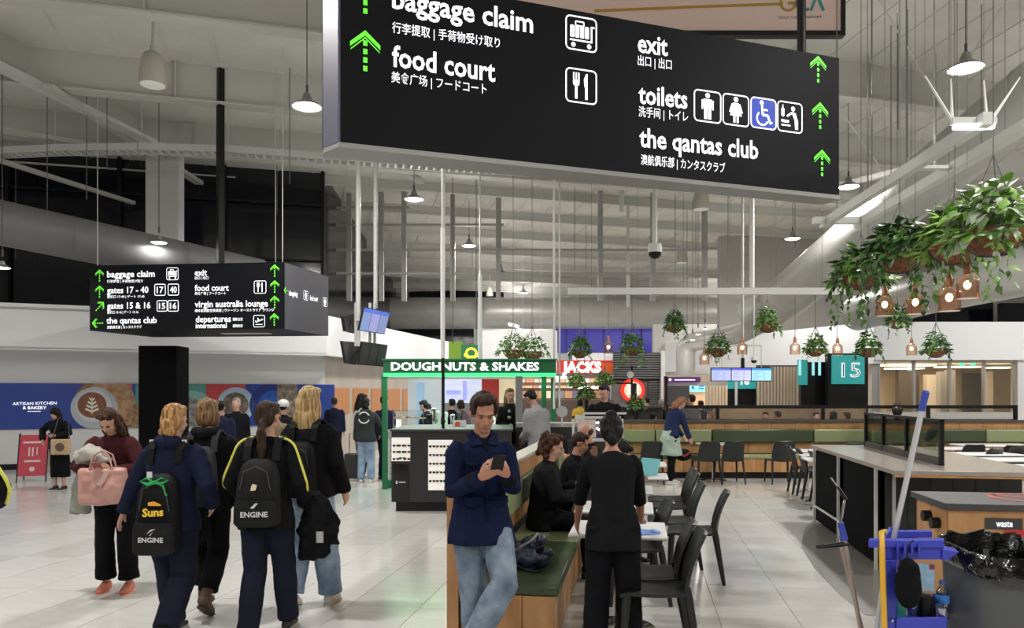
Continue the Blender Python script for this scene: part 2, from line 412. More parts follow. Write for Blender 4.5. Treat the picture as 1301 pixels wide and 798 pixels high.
# ---- left glazed wall at night (clerestory) with column
WA, WB = Vector((-22, 15.2, 0)), Vector((-5.3, 19.6, 0))
def along(a, b, t, z): q = a+(b-a)*t; return Vector((q.x, q.y, z))
def wslab(mb, a, b, z0, z1, th=.12, t0=0, t1=1):
    d = (b-a).normalized(); nn = Vector((-d.y, d.x, 0))*th
    p = [along(a, b, t0, z0), along(a, b, t1, z0), along(a, b, t1, z0)+nn, along(a, b, t0, z0)+nn]
    return mb.hexa(p+[q+Vector((0, 0, z1-z0)) for q in p])
BK = .9
A2, B2 = WA+Vector((0, BK, 0)), WB+Vector((0.2, BK, 0))
struct(wslab(MB(), A2, B2, 3.0, 9.2), 'window_1', M_night)
fr = MB()
off = Vector((0, -.12, 0))
for t in [i/7 for i in range(8)]:
    q = along(A2, B2, t, 0)+off; fr.box(q.x-.04, q.y-.05, 3, q.x+.04, q.y+.05, 8)
for z in (5.3, 6.8): wslab(fr, A2+off, B2+off, z, z+.05, .06)
fr.build('window_frame', mat('dark_frame', (.012, .012, .014), .6, spec=.2), bpy.data.objects['window_1'])
q = P(206, 300, 17.8); struct(MB().box(q.x-.39, q.y, 3.5, q.x+.39, q.y+.3, 7.6), 'wall_column', M_wall)
# second glazed wall receding on the right of it, ending at the steel framed gable
q0, q1 = Vector((-5.1, 20.5, 0)), Vector((-5.2, 34, 0))
struct(wslab(MB(), q0, q1, 3.0, 8.6), 'window_2', M_night)
# ---- back wall
struct(MB().box(-14, 35.2, 0, 24, 35.5, 7.6), 'wall_back', mat('back_wall_grey', (.40, .40, .38), .6))
mb = MB()
for x0, y0, x1, y1 in ((340, 350, 480, 415), (520, 362, 640, 384), (500, 418, 602, 446)): mb.fbox(x0, y0, x1, y1, 35.0, .15)
struct(mb, 'window_3', M_night)
M_sdk = mat('steel_shade', (.32, .32, .30), .6)  # steel coloured darker, standing in for the shade under the roof
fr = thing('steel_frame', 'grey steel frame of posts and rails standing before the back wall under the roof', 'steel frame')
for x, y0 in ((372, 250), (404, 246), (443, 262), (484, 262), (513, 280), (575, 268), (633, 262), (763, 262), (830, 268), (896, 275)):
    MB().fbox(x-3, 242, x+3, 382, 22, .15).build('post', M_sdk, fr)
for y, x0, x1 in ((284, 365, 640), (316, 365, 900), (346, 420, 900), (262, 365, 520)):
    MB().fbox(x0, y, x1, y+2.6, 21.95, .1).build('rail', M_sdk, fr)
mpur = mat('violet_window', (.02, .02, .05), .3, emit=(.10, .08, .62), es=.45)
struct(MB().fbox(704, 418, 832, 449, 33.2, .1), 'window_4', mpur)
struct(MB().fbox(932, 400, 1085, 448, 33.2, .1), 'window_5', mat('violet_window_dim', (.02, .02, .05), .3, emit=(.04, .04, .22), es=.6))
mb = MB()
for x in range(719, 1085, 24):
    if 832 < x < 932: continue
    mb.fbox(x, 402 if x > 900 else 418, x+1.2, 448, 33.0, .1)
o = mb.build('window_frame', M_dark, bpy.data.objects['window_4'])
# right side walls and gate building
struct(MB().fbox(610, 420, 708, 470, 31, .3), 'wall_upper', M_wall)
struct(MB().fbox(830, 412, 934, 475, 30, .3), 'wall_rear', mat('grey_wall', (.5, .5, .48), .6))
# gate fascia: frontal piece and the piece receding to the left
gz0, gz1 = 2.70, 3.78
g1, g0, gr_ = Vector((PX(1110, 21.4), 21.4, 0)), Vector((PX(845, 30), 30, 0)), Vector((22, 21.4, 0))
mb = wslab(MB(), g1, gr_, gz0, gz1, .3); wslab(mb, g0, g1, 2.6, gz1, .3)
struct(mb, 'wall_gate', M_bulk)
struct(MB().box(7, 34.5, 0, 24, 34.8, 2.6), 'wall_gate_back', mat('warm_wall', (.62, .5, .38), .6))
# gate lounge room behind glass (Y 22..27)
struct(MB().box(PX(1116, 22), 27, 0, 20, 27.2, 2.7), 'wall_room', mat('warm_panel', (.70, .58, .43), .55, var=.08, vs=2))
struct(MB().box(PX(1116, 22), 21.7, 2.68, 20, 27.2, 2.74), 'trim_2', mat('room_ceiling', (.6, .55, .48), .6))
rm = bpy.data.objects['wall_room']
for x0, x1, y0, Y, c in ((1142, 1168, 470, 26, 'dark'), (1178, 1196, 476, 25.5, 'pale'), (1205, 1214, 470, 25, 'grey'), (1228, 1247, 474, 26.5, 'dark'), (1253, 1262, 472, 25, 'pale'), (1195, 1203, 472, 24, 'grey')):
    MB().fbox(x0, y0, x1, 560, Y, .25).build('room_pillar', {'dark': mat('bronze', (.12, .1, .08), .4), 'pale': mat('pale_panel', (.75, .68, .58), .5), 'grey': mat('grey_panel', (.35, .34, .32), .5)}[c], rm)
for x0, x1, y in ((1125, 1190, 463), (1135, 1175, 467), (1200, 1250, 465), (1262, 1290, 466)):
    MB().fbox(x0, y, x1, y+1.8, 23.5, .6).build('strip_light', emi('warm_strip', (1, .75, .45), 4), rm)
area('room_light', (13, 24.4, 2.6), 5, 130, col=(1, .78, .52), sy=3)
area('gate_light', (8.4, 25.5, 2.5), 3, 70, col=(1, .82, .6))
for x in (1220, 1234):
    MB().fbox(x, 459, x+5, 464, 23, .05).build('exit_light', emi('exit_green', (.05, 1, .45), 2.5), rm)
MB().fbox(1154, 462, 1163, 471, 24.5, .05).build('exit_light', emi('exit_teal', (.1, .8, .6), 1.6), rm)
# frames + glass
gf = MB()
for x in (1117, 1162, 1207, 1251, 1291): gf.fbox(x-1.5, 457, x+1.5, 560, 21.6, .1)
gf.fbox(1105, 455, 1300, 459, 21.6, .1); gf.fbox(1108, 455, 1116, 560, 21.6, .2)
gfo = struct(gf, 'window_6', mat('silver_frame', (.45, .44, .42), .35, metal=.4))
MB().fbox(1117, 459, 1300, 560, 21.65, .02).build('pane', M_glass, gfo)
struct(MB().fbox(1293, 440, 1500, 560, 21.5, .3), 'wall_right_pier', M_wall)
# window strip far right under the roof
struct(MB().fbox(1150, 380, 1262, 412, 26, .2), 'window_7', M_night); struct(MB().fbox(1272, 385, 1400, 410, 25, .2), 'window_8', M_night)
struct(MB().box(7.5, 27.3, 3.7, 26, 27.6, 8.5), 'wall_right_upper', mat('upper_wall', (.42, .415, .39), .6))
# right glazed side, far out of view, and side/back walls closing the hall
struct(MB().box(25.5, -14, 0, 25.8, 36, 9.5), 'wall_right', mat('hall_wall', (.4, .4, .38), .6))
struct(MB().box(-32, -14.3, 0, 26, -14, 9.8), 'wall_front', mat('hall_wall', (.4, .4, .38), .6))
struct(MB().box(-32.3, -14, 0, -32, 36, 9.8), 'wall_left', mat('hall_wall', (.4, .4, .38), .6))

# ---- left building: bulkhead, walls, mural
LA, LB, LC, LD = Vector((-20, 13.9, 0)), Vector((-4.72, 19.25, 0)), Vector((-2.67, 28, 0)), Vector((-1.0, 35, 0))
LA = Vector((-20, 12.9, 0))
LA = LB+(Vector((PX(0, 16.5), 16.5, 0))-LB)*2.2
mb = wslab(MB(), LA, LB, 2.72, 3.74, .2); wslab(mb, LB, LC, 2.72, 3.74, .2); wslab(mb, LC, LD, 2.72, 3.74, .2)
struct(mb, 'wall_bulkhead', M_bulk)
mb = MB(); dn = Vector((-(LB-LA).y, (LB-LA).x, 0)).normalized()
p = [LA, LB, LB+dn*5, LA+dn*5]; mb.hexa([q+Vector((0, 0, 3.6)) for q in p]+[q+Vector((0, 0, 3.66)) for q in p])
mb.hexa([q+Vector((0, 0, 2.74)) for q in p]+[q+Vector((0, 0, 2.78)) for q in p])
struct(mb, 'trim_3', M_bulk)
wa, wb = LA+dn*.9, LB+dn*.9+Vector((.1, 0, 0))
walll = struct(wslab(MB(), wa, wb, 0, 2.74, .2), 'wall_mural', mat('shop_wall', (.66, .66, .67), .4))
struct(wslab(MB(), wa-dn*.02, wb-dn*.02, 0, .13, .02), 'baseboard_left', M_black)
sidew = struct(wslab(MB(), wb, LC+Vector((-.3, 0, 0)), 0, 2.74, .2), 'wall_side', mat('pale_timber', (.46, .41, .36), .3, var=.12, vs=3, stretch=(1, 1, .2)))
for t in (.05, .2, .35, .5, .65, .8):
    wslab(MB(), wb+Vector((.03, 0, 0)), LC+Vector((-.27, 0, 0)), 1.2+.0*t, 1.9, .02, t, t+.12).build('panel', mat('amber_glow_glass', (.25, .12, .06), .15, emit=(1, .42, .16), es=.25), sidew)  # panels carry the orange glow of this wall as emission
struct(MB().box(PX(176, 15.5), 15.5, 0, PX(224, 15.5), 16.1, 2.73), 'wall_black_pillar', M_blackm)
# mural: flat print in its own plane
ex = (wb-wa).normalized()
mp = Pl(wa-dn*.025, ex)
mural = thing('wall_mural_print', 'long blue printed mural with coffee cup and coloured arcs on the left shop wall', 'mural', tuple(wa))
def MUV(px, py): return mp.uv(px, py)
def mrect(px0, py0, px1, py1, m, off, name):
    (u0, v0), (u1, v1) = mp.uv(px0, py1), mp.uv(px1, py0)
    return Art(mp, off).rect(u0, v0, u1, v1).build(name, m, mural)
c_blue = mat('mural_blue', (.022, .055, .30), .35, var=.1, vs=1)
(u0, v0), (u1, v1) = mp.uv(-60, 545), mp.uv(165, 487)
VT, VB = mp.uv(60, 487)[1], mp.uv(60, 545)[1]
def strip(pa, pb, m, off, name='print'):
    return Art(mp, off).rect(mp.uv(pa, 500)[0], VB, mp.uv(pb, 500)[0], VT).build(name, m, mural)
strip(-160, 172, c_blue, .006); strip(150, 425, mat('mural_teal', (.10, .30, .28), .4), .005)
def clipdisc(px, rpx, vc, m, off, hole=0, name='print'):
    uc, r = mp.uv(px, 500)[0], rpx*abs(mp.uv(px+1, 500)[0]-mp.uv(px, 500)[0]); vv = VB+(VT-VB)*vc
    pts = []
    for k in range(48):
        t = 2*PI*k/48; pts.append((uc+r*math.cos(t), min(VT, max(VB, vv+r*math.sin(t)))))
    return Art(mp, off).poly(pts).build(name, m, mural)
def cc(n, c): return mat('mural_'+n, c, .4)
clipdisc(133, 40, .5, cc('pastry', (.24, .10, .05)), .0075); clipdisc(140, 32, .6, mat('mural_croissant', (.30, .13, .05), .4, var=.5, vs=9, col2=(.5, .33, .2)), .008)
clipdisc(120, 30, .45, cc('saucer', (.42, .45, .5)), .009); clipdisc(119, 23, .5, cc('cup', (.55, .56, .6)), .010); clipdisc(117, 18.5, .52, mat('mural_coffee', (.20, .07, .03), .4, var=.2), .011)
a = Art(mp, .0125); uc = mp.uv(117, 500)[0]; vc = VB+(VT-VB)*.5
for k in range(4):
    w_ = .15-.03*k; y = vc-.16+k*.085
    a.poly([(uc, y), (uc+w_, y+.07), (uc+w_*.9, y+.11), (uc, y+.05), (uc-w_*.9, y+.11), (uc-w_, y+.07)])
a.rect(uc-.01, vc-.2, uc+.01, vc+.2); a.build('print', cc('milk', (.8, .75, .68)), mural)
clipdisc(182, 22, .2, mat('mural_bread', (.12, .06, .04), .5, var=.6, vs=12, col2=(.4, .25, .12)), .009)
strip(152, 168, cc('coral', (.42, .13, .13)), .0065)
clipdisc(243, 32, .3, cc('paleteal', (.25, .45, .42)), .007); clipdisc(238, 23, .3, mat('mural_photo', (.35, .35, .33), .5, var=.6, vs=10, col2=(.05, .05, .05)), .008)
strip(262, 312, cc('red', (.50, .06, .07)), .0065); clipdisc(262, 22, .2, cc('paleteal', (.25, .45, .42)), .0068)
strip(298, 425, c_blue, .0062); clipdisc(300, 24, .5, cc('sky', (.35, .48, .6)), .0075); clipdisc(299, 17, .5, mat('mural_photo2', (.02, .015, .015), .5, var=.6, vs=8, col2=(.25, .18, .15)), .008)
clipdisc(345, 28, .5, cc('deep', (.015, .03, .2)), .0075); clipdisc(347, 19, .5, cc('blue2', (.02, .09, .42)), .008)
strip(352, 378, mat('mural_shop', (.40, .33, .25), .5, var=.7, vs=8, col2=(.08, .06, .05)), .009)
text(mp, 'ARTISAN KITCHEN', (16, 515), (72, 514), .10, M_let, mural, bold=.0, off=.012); text(mp, '& BAKERY', (29, 520), (59, 520), .10, M_let, mural, bold=.01, off=.012)
a = Art(mp, .012); u0 = mp.uv(35, 523)[0]; u1 = mp.uv(52, 523)[0]; v = mp.uv(40, 523)[1]; a.rect(u0, v, u1, v+.012).build('print', M_let, mural)

# ---- ducts
def duct(label, pts, r, m, seams=True):
    o = thing('air_duct', label, 'duct', tuple(pts[0]))
    MB().tube(pts, r, 28).build('duct_pipe', m, o, smooth=True)
    if seams:
        for a, b in zip(pts, pts[1:]):
            L = (b-a).length
            if L < 2.5: continue
            k = 1.2
            while k < L-.5:
                q = a+(b-a)*(k/L); d = (b-a).normalized()*.02
                MB().tube([q-d, q+d], r*1.012, 28, cap=False).build('duct_seam', m, o, smooth=True); k += 3.2
    return o
def arcpts(p0, p1, p2, n=8):
    return [p0*(1-t)**2+p1*2*t*(1-t)+p2*t*t for t in [i/n for i in range(n+1)]]
duct('huge pale round duct running level across the far end above the food counters', [P(494, 398, 32.6), P(1010, 398, 32.6), P(1110, 400, 31.4)], .68, M_duct)
a, b, c = P(1400, 52, 11.8), P(1090, 300, 17.2), P(985, 388, 20.5)
duct('large pale round duct slanting down from the upper right towards the middle', [a, b]+arcpts(b, P(1010, 370, 18.8), c)[1:]+[P(948, 402, 21)], .56, M_duct)
duct('pale elbow duct dropping to a round vertical outlet left of the departure screens', [P(985, 400, 21), P(940, 424, 22.5), P(900, 432, 23.5)]+arcpts(P(900, 432, 23.5), P(871, 432, 24), P(871, 448, 24), 6)[1:]+[P(871, 478, 24)], .30, M_duct, False)
duct('pale round duct on the right, behind the hanging copper lanterns', [P(1460, 325, 13), P(1301, 345, 14.2), P(1180, 372, 16.5), P(1090, 398, 20)], .46, M_duct)
duct('dark round duct slanting down across the night windows on the left', [P(-160, 240, 12.5), P(0, 283, 14.4), P(330, 352, 18.2)], .43, M_duct_d)
# ================================================================ FIGURES
def remesh(mb, voxel, name, m, parent, smooth=3, disp=0, ds=6, stretch=1, fn=None):
    me = mb.mesh('tmp'); o = bpy.data.objects.new('tmp', me); C.objects.link(o)
    r = o.modifiers.new('r', 'REMESH'); r.mode = 'VOXEL'; r.voxel_size = voxel; r.use_smooth_shade = True
    if smooth: s_ = o.modifiers.new('s', 'SMOOTH'); s_.iterations = smooth; s_.factor = .5
    dg = bpy.context.evaluated_depsgraph_get(); out = bpy.data.meshes.new_from_object(o.evaluated_get(dg))
    bpy.data.objects.remove(o); bpy.data.meshes.remove(me)
    if disp:
        n = len(out.vertices); co = [0.]*(3*n); no = [0.]*(3*n)
        out.vertices.foreach_get('co', co); out.vertices.foreach_get('normal', no)
        for i in range(n):
            x, y, z = co[3*i:3*i+3]; k = noise.noise((x*ds, y*ds, z*ds*stretch))*disp+noise.noise((x*ds*2.3+9, y*ds*2.3, z*ds*2.3*stretch))*disp*.5
            co[3*i] += no[3*i]*k; co[3*i+1] += no[3*i+1]*k; co[3*i+2] += no[3*i+2]*k
        out.vertices.foreach_set('co', co)
    out.name = name; out.materials.clear(); out.materials.append(m)
    ob = bpy.data.objects.new(name, out); C.objects.link(ob); ob.parent = parent
    return ob
def ik(a, b, la, lb, pole):
    a, b = Vector(a), Vector(b); d = b-a; L = d.length
    if L > (la+lb)*.999: b = a+d*((la+lb)*.999/L); d = b-a; L = d.length
    t = (la*la-lb*lb+L*L)/(2*L); h = math.sqrt(max(0, la*la-t*t)); dn = d/L
    p = Vector(pole); p = p-dn*p.dot(dn)
    if p.length < 1e-5: p = Vector((0, 1, 0))
    return a+dn*t+p.normalized()*h, b
def ring(c, X, Y, rx, ry, n=16, sq=1.0):
    o = []
    for k in range(n):
        a = 2*PI*k/n; cx, sy = math.cos(a), math.sin(a)
        e = sq; cx = math.copysign(abs(cx)**e, cx); sy = math.copysign(abs(sy)**e, sy)
        o.append(c+X*cx*rx+Y*sy*ry)
    return o
SK = {'light': mat('skin_light', (.52, .29, .21), .5, var=.06, vs=20), 'tan': mat('skin_tan', (.42, .20, .13), .45, var=.08, vs=20), 'mid': mat('skin_mid', (.36, .19, .13), .5, var=.06, vs=20)}
M_hair = {'brown': ((.018, .010, .007), (.055, .030, .018)), 'dark': ((.004, .0035, .0035), (.012, .010, .009)), 'auburn': ((.022, .008, .005), (.075, .03, .016)),
          'blonde': ((.30, .19, .08), (.62, .44, .22)), 'golden': ((.22, .10, .035), (.55, .32, .13)), 'sandy': ((.12, .065, .03), (.30, .18, .09)), 'grey': ((.2, .18, .16), (.4, .37, .34)), 'rust': ((.18, .07, .03), (.35, .16, .08))}
def hairmat(k):
    a, b = M_hair[k]; return mat('hair_'+k, a, .55, spec=.2, var=.5, vs=55, stretch=(1, 1, .08), col2=b, bump=.8, bs=70, contrast=2.4)
def cloth(n, c, **k):
    d = dict(rough=.9, spec=.10, var=.12, vs=5, bump=.25, bs=14); d.update(k)
    return mat(n, c, **d)
def person(label, X, Y, yaw, h=1.68, lean=0, bend=0, side=0, head=(0, 0), hl=(-.24, .06, .78), hr=(.24, .06, .78), fl=(-.1, .0, .08), fr=(.1, .0, .08),
           heelL=0, heelR=0, drop=0, z=0, top=None, bottom=None, shoes=None, hair=('short', 'brown'), skin='light', vox=.014, female=False, fing=True, grip=None,
           toe=(0, 0), group=None, tt=.02, sleeve='long', hem=-.08, hemx=.008, legw=.0, flare=0, skirt=None, collar=True, hood=False, polL=(-.4, -1, -.3), polR=(.4, -1, -.3),
           kneeL=(0, 1, 0), kneeR=(0, 1, 0), face=False, headscale=1.0, legz=.09, handrot=None, wid=1.0, stripe=None, px=(0, 0), bdisp=.006, openj=False, nolegs=False):
    s = h/1.75
    root = thing('person', label, 'person', (X, Y, z), yaw, group)
    V = lambda t: Vector(t)
    pel = V((px[0], px[1], (.93-drop)))
    up = V((math.sin(side), math.sin(lean), math.cos(lean))).normalized(); up2 = V((math.sin(side), math.sin(lean+bend), math.cos(lean+bend))).normalized()
    Xa = V((1, 0, 0)); Xa = (Xa-up*Xa.dot(up)).normalized(); Ya = up.cross(Xa); Xb = (V((1, 0, 0))-up2*up2.x).normalized(); Yb = up2.cross(Xb)
    sw = (.165 if female else .19)*wid
    waist = pel+up*.2; chest = waist+up2*.2; shc = waist+up2*.30; neck = waist+up2*.345
    pitch, hyaw = head
    hu = V((0, math.sin(lean+bend*.8+pitch), math.cos(lean+bend*.8+pitch)))
    hc = neck+up2*.02+hu*.145
    HM = Matrix.Translation(hc) @ Matrix.Rotation(hyaw, 4, 'Z') @ Matrix.Rotation(-(lean+bend*.8+pitch), 4, 'X') @ Matrix.Scale(headscale, 4)
    shL, shR = shc-Xb*sw*.93-up2*.022, shc+Xb*sw*.93-up2*.022
    ua, fa = .285, .255
    elL, wrL = ik(shL, V(hl), ua, fa, polL); elR, wrR = ik(shR, V(hr), ua, fa, polR)
    hpL, hpR = pel-Xa*.09, pel+Xa*.09
    knL, anL = ik(hpL, V(fl), .43, .425, kneeL); knR, anR = ik(hpR, V(fr), .43, .425, kneeR)
    sc_ = Matrix.Scale(s, 4)
    def fin(mb): mb.v = [tuple(sc_@Vector(v)) for v in mb.v]; return mb
    # ---- body
    b = MB(); hw = .165 if female else .155; ww = .115 if female else .135
    hw *= wid; ww *= wid
    b.rings([ring(pel-up*.06, Xa, Ya, .09, .07), ring(pel, Xa, Ya, hw, .10), ring(pel+up*.1, Xa, Ya, hw*.95, .095), ring(waist, Xb, Yb, ww, .085), ring(chest, Xb, Yb, .15*wid, .10), ring(shc-up2*.03, Xb, Yb, .140*wid, .08), ring(neck-up2*.01, Xb, Yb, .075, .055), ring(neck+up2*.03, Xb, Yb, .05, .05)])
    b.tube([neck-up2*.03, hc-hu*.04], [.058, .05] if not female else [.05, .043], 12)
    for sh, el, wr in ((shL, elL, wrL), (shR, elR, wrR)):
        b.tube([sh, sh+(el-sh)*.3, el, el+(wr-el)*.3, wr], [.036, .042, .036, .037, .025], 12)
    for hp, kn, an in ((hpL, knL, anL), (hpR, knR, anR)):
        if nolegs: break
        b.tube([hp, hp+(kn-hp)*.4, kn, kn+(an-kn)*.35, an], [.088, .075, .052, .054, .034], 12)
    for an, fy, hl_ in ((anL, toe[0], heelL), (anR, toe[1], heelR)):
        if nolegs: break
        d = V((math.sin(fy)*math.cos(hl_), math.cos(fy)*math.cos(hl_), -math.sin(hl_))); dn = V((math.sin(fy)*-math.sin(hl_), -math.cos(fy)*math.sin(hl_), -math.cos(hl_)))
        b.tube([an-d*.03+dn*.03, an+d*.05+dn*.045, an+d*.15+dn*.055], [.034, .035, .02], 10)
    # head
    hm = lambda c: HM@Vector(c)
    def E(c, rx, ry, rz, n=16, m=10): b.ell(c, rx, ry, rz, n, m, HM)
    E((0, -.012, .03), .075, .093, .084); E((0, .028, -.035), .058, .062, .07); E((0, .055, -.088), .03, .027, .022); E((0, .01, -.055), .06, .05, .045)
    E((0, .088, -.022), .011, .02, .026); E((0, .098, -.036), .017, .014, .011); E((0, .072, .018), .052, .02, .011); E((0, .08, -.066), .023, .012, .012)
    for k in (-1, 1): E((.078*k, -.005, -.008), .01, .019, .029); E((.038*k, .062, -.028), .02, .02, .016)
    # hands
    if handrot is None: handrot = (None, None)
    for q, (el, wr, sd) in enumerate(((elL, wrL, -1), (elR, wrR, 1))):
        d = (wr-el).normalized()
        if grip and grip[q]: pn, curl, hd = V(grip[q][0]).normalized(), grip[q][1], (V(grip[q][2]).normalized() if len(grip[q]) > 2 else d)
        else: pn, curl, hd = V((-sd, .25, 0)).normalized(), .45, d
        d = hd
        pn = (pn-d*pn.dot(d)).normalized(); lt = d.cross(pn)*sd       # lt: towards the thumb side... pn: palm faces
        c0 = wr; palm = MB()
        pr = []
        for t, w_, th in ((-.01, .026, .02), (.03, .037, .017), (.075, .041, .014), (.092, .038, .011)):
            pr.append(ring(c0+d*t, lt, pn, w_, th, 12, .7))
        b.rings(pr)
        if fing or True:
            for i, (o_, L) in enumerate(((.031, .068), (.0105, .078), (-.0105, .072), (-.031, .056))):
                p0 = c0+d*.082+lt*o_; a = curl*.55; pts = [p0-d*.015, p0]; dd = d.copy()
                sp = lt*o_*1.0
                for seg in (.42, .33, .25):
                    R = Matrix.Rotation(a, 4, d.cross(pn)); dd = (R@dd).normalized(); a_ = a; pts.append(pts[-1]+(dd+sp*.6)*L*seg)
                b.tube(pts, [.0095, .0092, .0088, .0078, .0065], 8)
            tb = c0+d*.025+lt*.03; td = (d*.75+lt*.55+pn*(.2+.35*curl)).normalized(); t2 = (d*.9+lt*.1+pn*(.2+.4*curl)).normalized()
            b.tube([tb-td*.015, tb+td*.035, tb+td*.035+t2*.03, tb+td*.035+t2*.05], [.015, .0125, .0105, .008], 8)
    body = remesh(fin(b), vox*.75*s if vox < .012 else vox*.85, 'body', SK[skin], root, smooth=2 if vox >= .012 else 1)
    # ---- clothes
    if bottom and not nolegs:
        g = MB(); t = .016+legw*.5
        g.rings([ring(pel-up*.085, Xa, Ya, .10, .085), ring(pel-up*.01, Xa, Ya, hw+.02, .12), ring(pel+up*.08, Xa, Ya, hw+.01, .112), ring(pel+up*.15, Xa, Ya, hw-.01, .1)])
        if skirt:
            g.rings([ring(pel-up*skirt, Xa, Ya, hw+.03, .15), ring(pel-up*skirt*.5, Xa, Ya, hw+.035, .14), ring(pel, Xa, Ya, hw+.02, .115)])
        else:
            for hp, kn, an in ((hpL, knL, anL), (hpR, knR, anR)):
                fo = V((0, .012, 0)); d = (an-kn); e = kn+d*(1-(legz-.09)/.42) if d.length else an
                g.tube([hp+V((0, 0, .02)), hp+(kn-hp)*.25, hp+(kn-hp)*.7, kn, kn+(e-kn)*.4, kn+(e-kn)*.75, e], [.095+t*.5, .09+t*.7, .068+t+legw*.3, .058+t+legw*.6, .056+t+legw*.8+flare*.3, .047+t+legw+flare*.6, .047+t+legw+flare], 14)
        remesh(fin(g), vox, 'skirt' if skirt else 'trousers', bottom, root, disp=bdisp*s, ds=7, stretch=1.3)
    if top:
        g = MB(); t = tt
        hz = hem
        R = [ring(pel+up*hz, Xa, Ya, hw+t+.012+hemx, .112+t+hemx*1.5), ring(pel+up*(hz*.5+.03), Xa, Ya, hw+t+.006+hemx*.8, .110+t+hemx), ring(waist-up*.03, Xa, Ya, ww+t+.02, .092+t), ring(waist+up2*.08, Xb, Yb, ww+t+.022, .098+t), ring(chest, Xb, Yb, .155*wid+t, .105+t), ring(shc-up2*.03, Xb, Yb, .152*wid+t, .092+t), ring(shc+up2*.018, Xb, Yb, .110*wid+t*.6, .066+t*.7), ring(neck, Xb, Yb, .06+t*.4, .05+t*.5)]
        if collar: R += [ring(neck+up2*.025, Xb, Yb, .058+t*.3, .055+t*.3), ring(neck+up2*.03, Xb, Yb, .05, .05)]
        g.rings(R)
        for sh, el, wr in ((shL, elL, wrL), (shR, elR, wrR)):
            i_ = (neck-sh).normalized(); b_ = sh+i_*.07-up2*.03
            if sleeve == 'long': g.tube([b_, sh+i_*.015-up2*.008, sh+(el-sh)*.13, sh+(el-sh)*.35, el, el+(wr-el)*.4, el+(wr-el)*.97], [.035, .049+t*.5, .053+t*.6, .048+t*.75, .040+t*.7, .038+t*.7, .030+t*.8], 14)
            elif sleeve == '34': g.tube([b_, sh+i_*.015-up2*.008, sh+(el-sh)*.13, sh+(el-sh)*.35, el, el+(wr-el)*.35], [.035, .049+t*.5, .053+t*.6, .048+t*.75, .040+t*.8, .040+t*.8], 14)
            else: g.tube([b_, sh+i_*.015-up2*.008, sh+(el-sh)*.13, sh+(el-sh)*.35, sh+(el-sh)*.75], [.035, .049+t*.5, .053+t*.6, .050+t*.8, .050+t], 14)
        if hood:
            g.tube([neck-Xb*.10-Yb*(-.0)-up2*.01, neck-Xb*.07-Ya*.085+up2*.012, neck-Ya*.11-up2*.005, neck+Xb*.07-Ya*.085+up2*.012, neck+Xb*.10-up2*.01], [.03, .045, .058, .045, .03], 10)
        remesh(fin(g), vox, 'jacket' if t > .018 else 'shirt', top, root, disp=.008*s, ds=8)
    # shoes
    if shoes and not nolegs:
        sm, sole, boot = shoes
        for an, fy, hl_ in ((anL, toe[0], heelL), (anR, toe[1], heelR)):
            d = V((math.sin(fy)*math.cos(hl_), math.cos(fy)*math.cos(hl_), -math.sin(hl_))); u = V((math.sin(fy)*math.sin(hl_), math.cos(fy)*math.sin(hl_), math.cos(hl_))); x = d.cross(u)
            if hl_ < 0: pass
            f0 = an-u*.055
            g = MB(); g.rings([ring(f0+d*q+u*z_, x, u, w_, hh, 12, .8) for q, z_, w_, hh in ((-.075, .005, .02, .02), (-.065, .012, .034, .035), (-.02, .02, .038, .045), (.05, .012, .042, .04), (.11, -.002, .046, .026), (.165, -.008, .036, .018), (.185, -.010, .015, .01))])
            g.tube([f0-d*.015, an+u*(boot-.04)], [.042, .047 if boot else .04], 12)
            so = remesh(fin(g), .009 if vox < .013 else .014, 'shoe', sm, root, smooth=1)
            g = MB(); g.rings([ring(f0-u*.028+d*q, x, u, w_, .009, 12, .8) for q, w_ in ((-.08, .02), (-.065, .038), (0, .04), (.1, .047), (.165, .04), (.19, .018))])
            so2 = fin(g).build('sole', sole, None, smooth=True); so2.parent = so
    # hair
    k, col = hair
    hm_ = hairmat(col) if col in M_hair else MATS[col]
    g = MB(); E2 = lambda c, rx, ry, rz: g.ell(c, rx, ry, rz, 16, 10, HM)
    if k != 'bald':
        if k != 'hijab': E2((0, -.024, .042), .083, .096, .086)
    if k == 'short': E2((0, -.05, .0), .078, .06, .06); E2((0, .035, .098), .058, .045, .026)
    elif k == 'side': E2((0, -.05, .0), .08, .062, .062); E2((.015, .05, .098), .066, .042, .03); E2((-.02, .04, .105), .05, .045, .026); E2((-.068, .018, .04), .016, .04, .05); E2((.068, .018, .04), .016, .04, .05)
    elif k == 'bald': E2((0, -.035, .0), .078, .075, .055)
    elif k == 'curly':
        for i in range(34):
            a = i*2.4; z_ = -.11+.0062*i; q_ = .95 if math.sin(a) < .2 or z_ > .04 else .2; E2((math.cos(a)*.088*q_, -.035+math.sin(a)*.085*q_-.01, z_), .034, .034, .036)
        E2((0, .03, .1), .06, .045, .035)
    elif k == 'bob':
        E2((0, -.045, -.02), .092, .07, .10); E2((0, .04, .095), .06, .04, .026); E2((.072, .0, -.04), .024, .05, .075); E2((-.072, .0, -.04), .024, .05, .075)
    elif k == 'long':
        E2((0, -.06, -.03), .095, .06, .12); E2((0, -.075, -.14), .10, .045, .13); E2((.07, -.01, -.09), .03, .045, .13); E2((-.07, -.01, -.09), .03, .045, .13); E2((.02, .045, .09), .06, .035, .026)
        E2((.06, -.06, -.24), .04, .03, .09); E2((-.05, -.065, -.25), .045, .03, .08)
    elif k == 'wavy':
        E2((0, -.06, -.03), .092, .06, .11); E2((0, .04, .095), .06, .04, .026)
        for i in range(18): E2((.075*math.sin(i*2.1), -.07+.02*math.cos(i*1.7), -.06-.0095*i), .034, .03, .04)
    elif k == 'pony':
